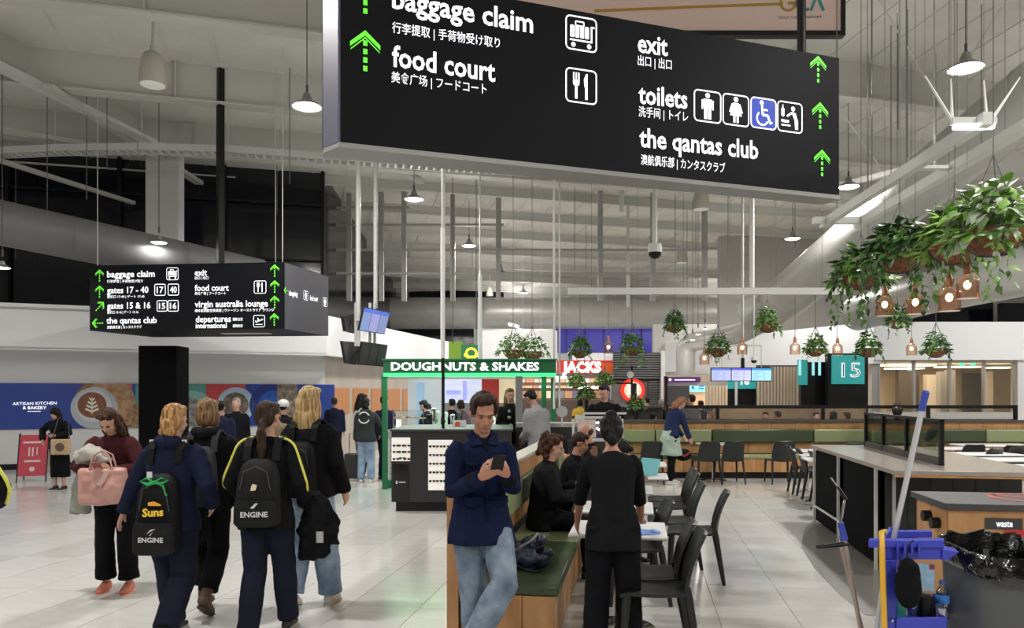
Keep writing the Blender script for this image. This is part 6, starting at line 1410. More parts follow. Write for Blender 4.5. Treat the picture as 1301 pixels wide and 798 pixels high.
# gate 15 sign and other gate sign + slat screens
g15 = thing('gate_sign', 'teal gate sign with a large white 15 over a black panel', 'sign', tuple(P(1078, 470, 20.5)))
M_teal = mat('sign_teal', (.02, .22, .22), .4, emit=(.03, .35, .34), es=.5)
MB().fbox(1052, 449, 1103, 560, 20.7, .2).build('black_panel', M_black, g15); MB().fbox(1057, 451, 1098.5, 488, 20.65, .06).build('sign_face', M_teal, g15)
text(Pl(P(1057, 488, 20.62), (1, 0, 0)), '15', (1069, 479), (1093, 479), .56, emi('num_white', (.95, .97, 1), 1.3), g15, bold=.01, off=.02); text(Pl(P(1057, 488, 20.62), (1, 0, 0)), '15', (1070, 479), (1092, 479), .54, mat('num_inner', (.03, .08, .12), .4), g15, bold=-.022, off=.03)
o = thing('gate_sign', 'teal sign edge with glowing strips beside the slatted screen, left of the 15', 'sign', tuple(P(1025, 470, 20.8))); MB().fbox(1014, 457, 1026, 489, 20.9, .06).build('sign_face', M_teal, o); MB().fbox(1018, 460, 1054, 560, 21.1, .1).build('black_panel', M_black, o)
for x in (1015, 1032, 1040, 1053): MB().fbox(x, 458 if x < 1050 else 462, x+3, 477, 20.85, .03).build('light_strip', emi('teal_glow', (.4, .95, .95), .9), o)
o = thing('gate_sign', 'partly hidden teal gate sign just under the departure screens', 'sign', tuple(P(950, 488, 24))); MB().fbox(925, 484, 963, 494, 24, .08).build('sign_face', M_teal, o); MB().fbox(925, 494, 963, 560, 24.05, .08).build('black_panel', M_black, o); text(Pl(P(925, 494, 24), (1, 0, 0)), '16', (941, 488.5), (952, 488.5), .35, M_let, o, bold=.03, off=.01); MB().fbox(934, 484, 937, 560, 23.95, .05).build('frame_post', M_white, o)
sl = thing('slat_screen', 'vertical timber slat screen between the departure screens and the gate 15 sign', 'screen', tuple(P(995, 500, 23))); M_sl = mat('slat_pale', (.50, .42, .32), .5)
for i in range(13): MB().fbox(963+i*4.1, 466 if i > 3 else 478, 965.4+i*4.1, 560, 23-.05*i, .1).build('slat', M_sl, sl)
MB().fbox(961, 464, 1018, 560, 23.4, .05).build('backing', M_dark, sl)
sl = thing('slat_screen', 'short timber slat wall left of the departure screens', 'screen', tuple(P(910, 510, 25))); 
for i in range(7): MB().fbox(897+i*4, 490, 899.6+i*4, 560, 25-.02*i, .1).build('slat', M_sl, sl)
# low seating area walls behind the railing
lw = thing('timber_planter_wall', 'low timber and dark bench wall seen through the glass railing', 'partition', tuple(P(1000, 530, 19)))
MB().fbox(845, 518, 1100, 560, 20, .2).build('timber_face', mat('timber_low', (.30, .2, .11), .5, var=.3, vs=4), lw); MB().fbox(843, 516, 905, 530, 19.6, .2).build('dark_face', M_dark, lw)
MB().fbox(1110, 524, 1293, 560, 20.3, .2).build('pale_face', mat('seat_pale', (.55, .53, .5), .5), lw)
lb2 = thing('planter_box', 'long dark planter box below the round red logo', 'planter', tuple(P(800, 525, 18.5))); MB().fbox(772, 518, 842, 560, 18.5, .5).build('box', mat('box_dark', (.05, .045, .04), .5), lb2); MB().fbox(772, 517, 842, 519, 18.45, .6).build('rim', M_dark, lb2)
# dark counter row between (tables beyond)
o = thing('high_chair', 'white wooden high chair frame left of the man in a black T-shirt', 'chair', (PX(741, 13), 13, 0)); 
for dx in (-.1, .1):
    for dy in (-.1, .1): part(MB().tube([(dx*1.4, dy*1.4, 0), (dx, dy, 1.38)], .014, 6), 'leg', M_white, o)
part(MB().box(-.12, -.12, 1.18, .12, .12, 1.21), 'seat', M_white, o); part(MB().box(-.12, .09, 1.30, .12, .11, 1.38), 'backrest', M_white, o)
# tilted flight screens cluster at left
M_scrh = mat('screen_housing', (.02, .02, .022), .4)
def tilted(label, corners, Y, face, lit):
    o = thing('flight_screen', label, 'screen', tuple(P(corners[0][0], corners[0][1], Y)))
    p = [P(x, y, Y+dy) for (x, y), dy in zip(corners, (0, .35, .35, 0))]; n = (p[1]-p[0]).cross(p[2]-p[0]).normalized()
    if n.y < 0: n = -n
    MB().prism([q+n*.012 for q in p], n*.08).build('housing', M_scrh, o)
    k = 3
    for i in range(k):
        a_, b_ = i/k+.01, (i+1)/k-.01
        L = lambda s, t: (p[0]*(1-s)+p[1]*s)*(1-t)+(p[3]*(1-s)+p[2]*s)*t
        MB().prism([L(a_, .03), L(b_, .03), L(b_, .97), L(a_, .97)], n*.01).build('display', face[i], o)
        if lit: MB().prism([L(a_, .03)-n*.003, L(b_, .03)-n*.003, L(b_, .2)-n*.003, L(a_, .2)-n*.003], n*.002).build('header_bar', mat('fl_head', (.05, .1, .4), .3, emit=(.10, .16, .6), es=.8), o)
    return o
f1 = [mat('fl_a', (.1, .15, .3), .3, emit=(.30, .40, .72), es=.6), mat('fl_b', (.15, .15, .3), .3, emit=(.45, .45, .85), es=.6), mat('fl_c', (.12, .15, .3), .3, emit=(.30, .36, .62), es=.6)]
tilted('lit bluish bank of three tilted flight screens on the white pole', [(463.5, 390), (495.5, 397), (489, 425), (456.5, 420)], 14.6, f1, True)
f2 = [mat('fl_off', (.045, .042, .045), .3)]*3
tilted('dark switched-off bank of tilted screens under the lit one', [(461, 434), (493, 438.5), (488, 466), (455.5, 463.5)], 14.6, f2, False)
tilted('black back of the screen bank at the left of the lit one', [(437, 402), (455, 398), (452, 424), (440, 421)], 14.9, f2, False)
tilted('black back of the screen bank at the left of the switched-off one', [(435, 434), (460, 436), (452, 464), (440, 462)], 14.9, f2, False)
o = thing('screen_bracket', 'metal bracket joining the tilted screen banks to the white poles', 'bracket', tuple(P(465, 430, 15))); 
for x in (452, 456, 470, 476): MB().tube([P(x, 385, 15.1), P(x, 440, 15.1)], .03, 8).build('bracket_arm', M_steel_l, o)
# ================================================================ PEOPLE
blk = cloth('black_fabric', (.009, .009, .011)); nav = cloth('navy_fabric', (.012, .015, .038)); navt = cloth('navy_trouser', (.014, .016, .030)); blkt = cloth('black_trouser', (.007, .007, .009), bump=.15)
denim = cloth('pale_denim', (.13, .20, .31), var=.5, vs=7, col2=(.33, .42, .54), bump=.3, bs=18); denimb = cloth('blue_denim', (.055, .085, .14), var=.5, vs=6, col2=(.30, .37, .45), bump=.6, bs=18, contrast=.9)
jk_navy = cloth('field_jacket_navy', (.008, .012, .040), var=.25, vs=4, bump=.35, bs=12)
wh = mat('sole_white', (.6, .6, .58), .6); whs = (mat('shoe_white', (.62, .60, .56), .6), wh, .04); bks = (mat('shoe_black', (.012, .012, .012), .5), wh, .05)
M_yel = mat('yellow_stripe', (.75, .72, .12), .6)
bpk = cloth('backpack_black', (.008, .008, .009), rough=.6, var=.2); bpg = cloth('backpack_grey', (.045, .045, .05)); bpc = cloth('backpack_charcoal', (.015, .015, .016), rough=.65)
# -- the man with the phone
hero = person('man in navy field jacket and jeans looking at his phone by the bench end', PX(611, 4.86), 4.86, PI+.34, h=1.745, lean=-.05, bend=.10, head=(.30, -.12),
    hl=(-.07, .30, 1.265), hr=(.085, .29, 1.25), polL=(-.35, -.3, -1), polR=(.45, -.3, -1), fl=(.125, .20, .215), fr=(.02, -.02, .08), heelL=1.05, kneeL=(-.55, 1, 0), kneeR=(.1, 1, 0), toe=(.25, 0),
    top=jk_navy, bottom=denimb, shoes=(mat('shoe_brown', (.16, .05, .025), .4), mat('sole_brown', (.05, .02, .01), .6), .03), hair=('side', 'brown'), skin='tan', vox=.0085, face=True, tt=.024, hem=-.13, hemx=.042, legw=.014, headscale=1.06, wid=.95,
    grip=(((.35, -.85, .25), .75, (.62, .35, .45)), ((-.35, -.85, .25), .65, (-.62, .35, .45))))
r = hero['root']; s = hero['s']; W = hero['W']
# collar, placket, pocket flaps, inner shirt, cuffs
nk = hero['neck']; jm = jk_navy
for k in (-1, 1):
    part(MB().prism([nk+Vector((k*.012, .085, -.045)), nk+Vector((k*.085, .085, -.055)), nk+Vector((k*.105, .02, .012)), nk+Vector((k*.062, -.01, .045)), nk+Vector((k*.045, .045, .012))], (0, .014, .006)), 'collar', jm, r, bevel=.004)
part(MB().prism([nk+Vector((-.042, .070, -.01)), nk+Vector((.042, .070, -.01)), nk+Vector((.004, .112, -.085)), nk+Vector((-.004, .112, -.085))], (0, .006, 0)), 'shirt_front', mat('shirt_dark', (.006, .007, .012), .9, spec=.1), r)
part(MB().tube([nk+Vector((0, .115, -.13)), hero['chest']+Vector((.0, .142, -.03)), hero['waist']+Vector((0, .138, -.02)), hero['pel']+Vector((0, .16, .03))], .010, 6, flat=.4), 'placket', mat('placket_navy', (.006, .009, .028), .9, spec=.1), r)
for k in (-1, 1):
    c = hero['waist']+Vector((k*.085, .118, -.05)); part(MB().prism([c+Vector((-.06, k*0-.012*abs(k), .025)), c+Vector((.06, -.012, .025)), c+Vector((.06, -.005, -.02)), c+Vector((0, .008, -.038)), c+Vector((-.06, -.005, -.02))], (0, .018, 0)), 'pocket_flap', jm, r, bevel=.004)
    c = hero['chest']+Vector((k*.09, .118, .0)); part(MB().prism([c+Vector((-.048, -.01, .02)), c+Vector((.048, -.01, .02)), c+Vector((.048, -.005, -.015)), c+Vector((0, .004, -.03)), c+Vector((-.048, -.005, -.015))], (0, .014, 0)), 'pocket_flap', jm, r, bevel=.004)
for wr, el in ((hero['wrL'], hero['elL']), (hero['wrR'], hero['elR'])):
    d = (wr-el).normalized(); part(MB().tube([wr-d*.085, wr-d*.012], [.056, .046], 16), 'cuff', mat('cuff_dark', (.009, .010, .010), .9, spec=.1, bump=.4, bs=60), r, smooth=True)
ph = W@((hero['wrL']+hero['wrR'])/2+Vector((0, .075, .075)))
o = thing('mobile_phone', 'black phone held in both hands by the man in the navy jacket', 'phone', tuple(ph)); o.rotation_euler = (-.75+PI*0, 0, .22+PI)
part(MB().box(-.038, -.0045, -.075, .038, .0045, .075), 'phone_case', M_black, o, bevel=.004); part(MB().box(-.034, -.006, -.07, .034, -.0045, .07), 'phone_display', mat('phone_glow', (.02, .03, .04), .1, emit=(.5, .6, .7), es=.25), o)
# -- cleaner
cl = person('woman in black with dark pinned hair wiping a white table, seen from behind', PX(779, 5.0), 5.0, -.05, h=1.62, lean=.16, bend=.10, head=(.10, 0), hr=(.26, .42, .80), hl=(-.24, .36, .93), polR=(.8, -.6, 0), polL=(-1, -.5, 0), fl=(-.13, .0, .08), fr=(.13, -.02, .08),
    top=blk, bottom=blkt, shoes=bks, hair=('bun', 'dark'), skin='tan', vox=.0095, female=True, tt=.016, sleeve='34', hem=-.16, legw=.016, wid=1.03, collar=False, bdisp=.008,
    grip=(None, ((0, .1, -1), .25, (.15, 1, -.25))))
hd = cl['W']@(cl['wrR'])
o = thing('cleaning_cloth', 'pale blue cleaning cloth under the hand of the woman in black', 'cloth', (hd.x+.04, hd.y+.10, .747))
g = MB(); rnd = random.Random(2)
for i in range(9): g.ell((rnd.uniform(-.09, .09), rnd.uniform(-.05, .05), .008), rnd.uniform(.03, .06), rnd.uniform(.03, .05), .012, 10, 6)
remesh(g, .006, 'cloth_fold', cloth('blue_cloth', (.22, .35, .70), bump=.6, bs=40), o, disp=.008, ds=30)
part(MB().rings([ring(Vector((0, 0, z_)), Vector((1,0,0)), Vector((0,1,0)), .001 if z_ == 9 else .10, .065, 14) for z_ in (.0, .006)]), 'flat_edge', MATS['blue_cloth'], o)
# -- walking group
def wp_(px, Y): return PX(px, Y), Y
p4 = person('walker in navy jacket with a black ribboned backpack lettered in yellow and white', *wp_(217, 5.3), -.04, h=1.67, lean=.05, bend=.06, head=(.06, -.15), hl=(-.46, .12, .86), hr=(.24, .14, 1.0), polL=(-1, -.3, .2), polR=(.7, -1, -.2), fl=(-.08, .22, .09), fr=(.12, -.32, .20), heelR=.7,
    top=nav, bottom=navt, shoes=bks, hair=('lowbun', 'golden'), vox=.0105, female=True, tt=.034, hood=True, hem=-.10, legw=.016, wid=1.04)
b4, pl, pl2, zb, hg = backpack(p4, 'black backpack with a green ribbon and yellow lettering on the walker in navy', bpk, .29, .54, .15, mpocket=bpc, low=.14)
text(pl, 'Suns', None, None, .075, mat('suns_yellow', (.85, .55, .03), .6), b4, uv=((-.07, .262), (.075, .270)), bold=.04, off=-.022)
Art(pl, -.02, (-.03, .335), 1).poly([(0, 0), (.09, .0), (.085, .012), (.04, .03), (.0, .022)]).build('emblem', mat('suns_orange', (.8, .35, .03), .6), b4)
text(pl, 'ENGINE', None, None, .045, M_white, b4, uv=((-.085, .095), (.085, .095)), bold=.03, off=.004); Art(pl, .004, (-.0, .15), 1).poly([(-.03, .0), (.0, .03), (.035, .035), (.005, .02)]).poly([(-.012, -.012), (.02, .018), (.0, -.008)]).build('emblem', M_white, b4)
gr_ = mat('ribbon_green', (.02, .42, .10), .5)
q = Vector((p4['shc'].x, p4['shc'].y-.27, zb+hg-.05))
g = MB(); g.tube([q, q+Vector((-.05, 0, .03)), q+Vector((-.10, .01, .005)), q+Vector((-.05, 0, -.015)), q], .013, 8, flat=.4); g.tube([q, q+Vector((.05, 0, .03)), q+Vector((.09, .01, .015)), q+Vector((.05, 0, -.01)), q], .013, 8, flat=.4); g.tube([q, q+Vector((.06, 0, -.02)), q+Vector((.085, .0, -.09))], .012, 8, flat=.4)
part(g, 'ribbon', gr_, b4, smooth=True); part(MB().box(q.x-.05, q.y-.0, q.z+.03, q.x-.015, q.y+.006, q.z+.07), 'name_tag', M_white, b4)
for x_ in (-.13, .10): part(MB().box(p4['shc'].x+x_, p4['shc'].y-.085, p4['shc'].z+.045, p4['shc'].x+x_+.025, p4['shc'].y-.06, p4['shc'].z+.065), 'strap_label', M_white, b4)
p6 = person('ponytailed walker in a black jacket with yellow shoulder stripes and a black backpack', *wp_(339, 5.4), .0, h=1.685, lean=.03, bend=.04, head=(.04, -.35), hl=(-.24, .22, 1.02), hr=(.24, .14, .98), polL=(-.5, -1, -.3), polR=(.5, -1, -.2), fl=(-.10, -.12, .10), fr=(.10, .20, .08), heelL=.3,
    top=blk, bottom=navt, shoes=bks, hair=('pony', 'brown'), vox=.0105, female=True, tt=.030, hem=-.12, legw=.012, wid=1.02)
b6, pl, pl2, zb, hg = backpack(p6, 'charcoal backpack with white lettering worn by the ponytailed walker', bpc, .30, .46, .15, low=.06)
text(pl, 'ENGINE', None, None, .05, M_white, b6, uv=((-.085, .075), (.10, .078)), bold=.03, off=.004); Art(pl, .004, (.0, .135), 1).poly([(-.02, .0), (.015, .035), (.035, .035), (.005, .0)]).build('emblem', M_white, b6)
Art(pl, -.02, (-.01, .27), 1).poly([(-.015, -.02), (.02, -.015), (.03, .02), (.0, .03), (-.01, .01)]).build('emblem', mat('cream_mark', (.75, .70, .45), .5), b6)
for k, sh, el, wr in ((-1, p6['shL'], p6['elL'], p6['wrL']), (1, p6['shR'], p6['elR'], p6['wrR'])):
    o1 = Vector((k*.038, -.035, .045)); d_ = Vector((k*.062, -.04, .0))
    stripes(p6, M_yel, [[p6['shc']+Vector((k*.09, -.04, .065)), sh+o1*1.2, sh+(el-sh)*.3+d_, el+d_*.9, el+(wr-el)*.45+d_*.65]], r=.009)
o = thing('carried_jacket', 'black jacket with a pale label hanging over the ponytailed walker’s right arm', 'jacket', tuple(p6['W']@(p6['wrR']+Vector((.06, .0, 0)))))
g = MB(); g.rings([ring(Vector((x_, 0, z_)), Vector((1,0,0)), Vector((0,1,0)), rx, ry, 14) for x_, z_, rx, ry in ((.02, .08, .05, .08), (.02, -.02, .09, .09), (.0, -.2, .11, .08), (.02, -.36, .12, .07), (.0, -.40, .08, .04))]); g.rings([ring(Vector((x_, .02, z_)), Vector((1,0,0)), Vector((0,1,0)), rx, .04, 12) for x_, z_, rx in ((.07, .05, .05), (.15, -.12, .06), (.14, -.30, .05))])
remesh(g, .011, 'jacket_body', blk, o, disp=.035, ds=9); part(MB().box(.05, -.09, -.27, .10, -.082, -.19), 'label', mat('label_grey', (.4, .4, .4), .6), o)
p5 = person('walker in a black hooded jacket, grey backpack and brown boots, with short sandy hair', *wp_(262, 6.0), .05, h=1.70, lean=.04, bend=.05, head=(.03, -.3), hl=(-.23, .0, .80), hr=(.24, .08, .80), fl=(-.06, .12, .13), fr=(.06, -.18, .17), heelR=.5, heelL=.0, legz=.16,
    top=blk, bottom=blkt, shoes=(mat('boot_brown', (.085, .05, .03), .7), mat('sole_dark', (.03, .02, .015), .7), .16), hair=('bob', 'sandy'), vox=.0115, tt=.032, hood=True, legw=.012)
b5, *_ = backpack(p5, 'dark grey backpack on the walker with sandy hair', bpg, .28, .46, .14, low=.03)
o = thing('shoulder_bag', 'black tote hanging low between the two left walkers', 'bag', tuple(P(243, 655, 5.9))); g = MB(); g.rings([ring(Vector((0, 0, z_)), Vector((1,0,0)), Vector((0,1,0)), rx, .06, 16, .6) for z_, rx in ((-.2, .13), (-.15, .15), (.1, .13), (.17, .09))]); remesh(g, .012, 'bag_body', blk, o, disp=.012); part(MB().tube([(-.07, 0, .15), (-.03, .02, .40), (.0, .02, .42), (.06, 0, .15)], .008, 6), 'strap', M_black, o)
p7 = person('tall walker with long blonde hair, black jacket, jeans and white trainers', *wp_(392, 6.15), -.12, h=1.80, lean=.02, bend=.03, head=(.02, -.1), hl=(-.25, .05, .82), hr=(.25, .12, .92), fl=(-.14, .0, .12), fr=(.12, .16, .08), heelL=.25,
    top=blk, bottom=denim, shoes=whs, hair=('long', 'blonde'), vox=.011, female=True, tt=.034, hem=-.04, legw=.022, wid=1.05)
b7, *_ = backpack(p7, 'black backpack of the tall blonde walker', bpk, .27, .44, .13, low=.08)
part(MB().box(-.12, -.115, p7['shc'].z-.06, -.075, -.10, p7['shc'].z-.02), 'white_tag', M_white, b7)
p1 = person('person in a black jacket with yellow piping cut off by the left edge', PX(-66, 5.1), 5.1, .1, h=1.66, hl=(-.23, .05, .8), hr=(.20, .25, 1.02), polR=(1, -.6, -.1), top=blk, bottom=blkt, shoes=bks, hair=('short', 'dark'), vox=.014, tt=.034, wid=1.1)
stripes(p1, M_yel, [[p1['shR']+Vector((.06, -.02, .04)), p1['shR']+(p1['elR']-p1['shR'])*.4+Vector((.085, -.02, 0)), p1['elR']+Vector((.075, -.03, 0)), p1['elR']+(p1['wrR']-p1['elR'])*.6+Vector((.05, -.01, -.04))]], r=.012)
# -- woman with the pink bag
p3 = person('woman in a maroon jumper looking at her phone, pink bag on her arm', *wp_(148, 6.75), PI+.12, h=1.645, lean=.05, bend=.16, head=(.48, -.15), hl=(-.06, .30, 1.14), hr=(.10, .28, 1.14), polL=(-1, -.2, -.6), polR=(1, -.2, -.6), fl=(-.13, .04, .08), fr=(.10, -.02, .08),
    top=cloth('maroon_knit', (.055, .014, .018)), bottom=blkt, shoes=(mat('shoe_coral', (.75, .22, .14), .5), mat('sole_coral', (.8, .25, .18), .5), .03), hair=('long', 'auburn'), vox=.0115, female=True, tt=.034, hem=-.05, legw=.008, flare=.022, face=True, wid=1.02, legz=.12,
    grip=(((.35, -.85, .25), .7, (.5, .5, .3)), ((-.35, -.85, .25), .7, (-.5, .5, .3))))
W = p3['W']
q = W@((p3['wrL']+p3['wrR'])/2+Vector((0, .07, .05))); o = thing('mobile_phone', 'phone held by the woman in the maroon jumper', 'phone', tuple(q)); o.rotation_euler = (-.8, 0, PI+.1); part(MB().box(-.036, -.004, -.07, .036, .004, .07), 'phone_case', mat('phone_red', (.3, .08, .08), .4), o, bevel=.003); part(MB().box(-.032, -.006, -.065, .032, -.004, .065), 'phone_display', M_black, o)
o = thing('handbag', 'pale pink leather tote on the arm of the woman in the maroon jumper', 'bag', tuple(P(131, 617, 6.45)), .1)
g = MB(); g.rings([ring(Vector((x_, 0, z_)), Vector((1,0,0)), Vector((0,1,0)), rx, ry, 20, .45) for x_, z_, rx, ry in ((0, -.155, .17, .07), (0, -.14, .185, .08), (0, 0, .19, .075), (0, .13, .20, .05), (0, .15, .19, .03))])
remesh(g, .010, 'bag_body', cloth('pink_leather', (.50, .27, .23), rough=.45, spec=.5), o, disp=.012, ds=9)
for y_ in (-.04, .04): part(MB().tube([(-.10, y_, .12), (-.06, y_, .26), (0, y_*.5, .30), (.06, y_, .26), (.10, y_, .12)], .008, 8), 'handle', MATS['pink_leather'], o, smooth=True)
part(MB().prism([(-.02, -.085, .02), (.05, -.088, .13), (.085, -.085, .12), (.02, -.087, -.0)], (0, .004, 0)), 'pale_panel', mat('pale_pink', (.62, .42, .37), .4), o)
o = thing('carried_coat', 'pale grey coat and white scarf bundled over the woman’s arm, hanging behind the pink bag', 'coat', tuple(P(122, 590, 6.6)))
g = MB()
for c, r_ in (((-.02, -.08, .10), (.12, .08, .075)), ((.05, -.10, .08), (.11, .07, .06)), ((.13, -.1, .05), (.08, .06, .04)), ((-.08, .0, .02), (.09, .08, .10))): g.ell(c, *r_, 14, 8)
remesh(g, .010, 'scarf_bundle', cloth('coat_pale', (.42, .40, .36), bump=.5), o, disp=.025, ds=10)
g = MB(); g.rings([ring(Vector((x_, .02, z_)), Vector((1,0,0)), Vector((0,1,0)), rx, .06, 14) for x_, z_, rx in ((-.06, .02, .07), (-.11, -.18, .08), (-.14, -.38, .085), (-.14, -.42, .07))]); g.rings([ring(Vector((x_, .05, z_)), Vector((1,0,0)), Vector((0,1,0)), rx, .04, 12) for x_, z_, rx in ((-.12, -.05, .04), (-.2, -.2, .05), (-.22, -.44, .035))])
remesh(g, .012, 'hanging_coat', cloth('coat_grey', (.24, .25, .21)), o, disp=.03, ds=8)
# -- woman by the mural
q = FP(76, 622)
p2 = person('woman with long dark hair and long black skirt looking down, by the blue mural', q.x, q.y, PI-.15, h=1.50, lean=.03, bend=.1, head=(.5, -.2), hl=(-.12, .26, 1.16), hr=(.30, .12, 1.05), polL=(-1, 0, -.5), polR=(1, -.4, .1), top=blk, bottom=blkt, skirt=.66, shoes=bks, hair=('hijab', 'dark'), vox=.018, female=True, tt=.04, legz=.3, wid=1.1)
o = thing('shoulder_bag', 'tan patterned bag at the hip of the woman by the mural', 'bag', tuple(P(77, 568, 13.5)), .2); part(MB().box(-.16, -.03, -.14, .16, .05, .14), 'bag_body', mat('tan_weave', (.40, .27, .14), .7, var=.5, vs=18, col2=(.5, .38, .24)), o, bevel=.02); part(MB().lathe([(.001, 0), (.07, 0), (.075, .01), (.001, .012)]), 'round_motif', mat('motif_dark', (.1, .06, .04), .7), o).matrix_local = Matrix.Translation((0, -.03, 0)) @ Matrix.Rotation(PI/2, 4, 'X'); part(MB().tube([(-.14, 0, .12), (-.05, .03, .5), (.1, .05, .62), (.14, .02, .12)], .01, 6), 'strap', M_dark, o)
# -- people in the middle distance on the left
def far(label, px, Y, yaw, h, **k):
    d = dict(vox=.018, fing=False, tt=.03, wid=1.05); d.update(k); return person(label, PX(px, Y), Y, yaw, h=h, **d)
far('man in a black jacket and beige trousers facing the camera before the mural', 300, 14, PI, 1.66, top=blk, bottom=cloth('beige_trouser', (.30, .26, .2)), shoes=bks, hair=('short', 'grey'), hl=(-.25, .02, .8), hr=(.25, .02, .8))
far('person with brown hair and tan coat half hidden behind the ponytailed walker', 350, 11.5, 0, 1.56, top=cloth('tan_coat', (.2, .15, .1)), bottom=blkt, shoes=bks, hair=('bob', 'sandy'), female=True)
far('person in a dark top just behind the sandy haired walker', 280, 12.5, .2, 1.62, top=nav, bottom=blkt, shoes=bks, hair=('short', 'dark'))
o = far('person wearing a white cap beside the tall blonde walker', 360, 13, .2, 1.62, top=blk, bottom=blkt, shoes=bks, hair=('short', 'dark')); part(MB().ell(o['hc']+Vector((0, -.01, .05)), .10, .11, .085, 14, 8), 'cap', M_white, o['root'], smooth=True)
far('man in dark navy seen from behind, walking away left of the kiosk', 425, 18.3, .1, 1.64, top=nav, bottom=blkt, shoes=whs, hair=('short', 'brown'), fl=(-.1, .1, .08))
f = far('woman from behind in a dark grey hooded top with ring of white lettering, pale jeans', 465, 14.8, -.05, 1.66, top=cloth('charcoal_hoodie', (.03, .033, .035)), bottom=denim, shoes=whs, hair=('lowbun', 'dark'), female=True, hood=True, legw=.010, wid=1.1, hr=(.24, .24, .98), polR=(1, -.5, -.2))
pq = Pl(f['W']@Vector((0, -.165, f['chest'].z)), (1, -.05, 0)); pq.n = Vector((0, -1, 0)); Art(pq, .0).ring(0, .02, .12, .028, .4, 2.6, 10).ring(0, .02, .12, .028, 3.4, 5.9, 10).build('back_print', mat('print_white', (.55, .55, .55), .6), f['root'])
far('dark haired woman in a cream top behind the grey hooded woman', 458, 15.7, -.9, 1.74, top=cloth('cream_top', (.5, .48, .43)), bottom=blkt, shoes=whs, hair=('long', 'dark'), female=True, head=(.25, 0))
far('man in navy at the left end of the kiosk counter', 489, 15.3, -.5, 1.70, top=nav, bottom=navt, shoes=bks, hair=('short', 'dark'))
o = thing('suitcase', 'black wheeled suitcase standing left of the woman in pale jeans', 'suitcase', tuple(FP(449, 611)))
part(MB().box(-.17, -.1, .05, .17, .12, .55), 'shell', mat('case_black', (.02, .02, .022), .4), o, bevel=.03); part(MB().tube([(-.1, .08, .5), (-.1, .09, .95), (.1, .09, .95), (.1, .08, .5)], .012, 6), 'handle', M_chrome, o)
for x_ in (-.13, .13): part(MB().tube([(x_, -.07, .03), (x_+.025, -.07, .03)], .03, 10), 'wheel', M_black, o)
# -- kiosk and counter people
far('kiosk worker in black with dark tied hair bending over the counter', 546, 15.4, 1.2, 1.62, lean=.15, head=(.3, 0), top=blk, bottom=blkt, shoes=bks, hair=('lowbun', 'dark'), female=True, hl=(-.15, .35, 1.1), hr=(.15, .35, 1.1))
far('dark haired customer far behind the kiosk, left of the pair', 574, 17, .4, 1.62, top=blk, bottom=blkt, hair=('short', 'dark'), nolegs=False, shoes=bks); far('second customer behind the kiosk, with grey brown hair', 586, 17.2, -.4, 1.60, top=cloth('dull_mauve', (.14, .1, .12)), bottom=blkt, hair=('bob', 'brown'), shoes=bks, female=True)
f = far('blonde woman in a black jacket standing right of the phone man’s shoulder', 648, 13.3, PI+.3, 1.83, top=blk, bottom=denim, shoes=whs, hair=('wavy', 'sandy'), female=True, hl=(-.10, .25, 1.08), hr=(.12, .25, 1.12), face=True, legw=.02)
part(MB().ell((f['chest']+Vector((.06, .15, .05))), .03, .015, .03, 8, 6), 'jacket_badge', mat('badge', (.4, .4, .35), .5), f['root']); part(MB().ell((f['chest']+Vector((.06, .15, -.06))), .035, .015, .03, 8, 6), 'jacket_badge', MATS['badge'], f['root'])
far('man in a grey jumper looking down at the counter', 686, 11.75, .85, 1.83, lean=.08, bend=.12, head=(.5, 0), top=cloth('grey_jumper', (.27, .27, .28)), bottom=cloth('pale_trouser', (.45, .44, .42)), shoes=whs, hair=('short', 'dark'), skin='mid', hl=(-.14, .25, .95), hr=(.2, .22, .92), tt=.04, wid=1.1, hem=-.14, vox=.015, face=True)
far('man in a black T-shirt working behind the food display', 768, 12.7, PI-.25, 1.90, head=(.35, -.4), bend=.05, top=blk, bottom=blkt, shoes=bks, hair=('short', 'dark'), sleeve='short', hl=(-.22, .22, 1.0), hr=(.22, .25, 1.0), tt=.024, vox=.015, face=True, wid=1.12)
far('person in a yellow top at the burger counter', 737, 21, 0, 1.60, top=cloth('mustard', (.5, .33, .05)), bottom=blkt, shoes=bks, hair=('bob', 'dark'), female=True); far('person in red at the round red logo', 822, 22.5, .6, 1.62, top=cloth('red_top', (.4, .02, .03)), bottom=blkt, shoes=bks, hair=('short', 'dark'))
far('grey haired person standing left of the woman in the green skirt', 840, 18.8, -.3, 1.60, top=blk, bottom=blkt, shoes=bks, hair=('short', 'grey')); far('dark clothed person before the warm wall, under the small cyan screen', 890, 19, .2, 1.56, top=blk, bottom=blkt, shoes=bks, hair=('short', 'dark')); far('person in grey leaning behind the woman in the green skirt', 876, 17.6, .5, 1.72, top=cloth('grey_top', (.1, .1, .11)), bottom=blkt, shoes=bks, hair=('short', 'brown'), side=.1)
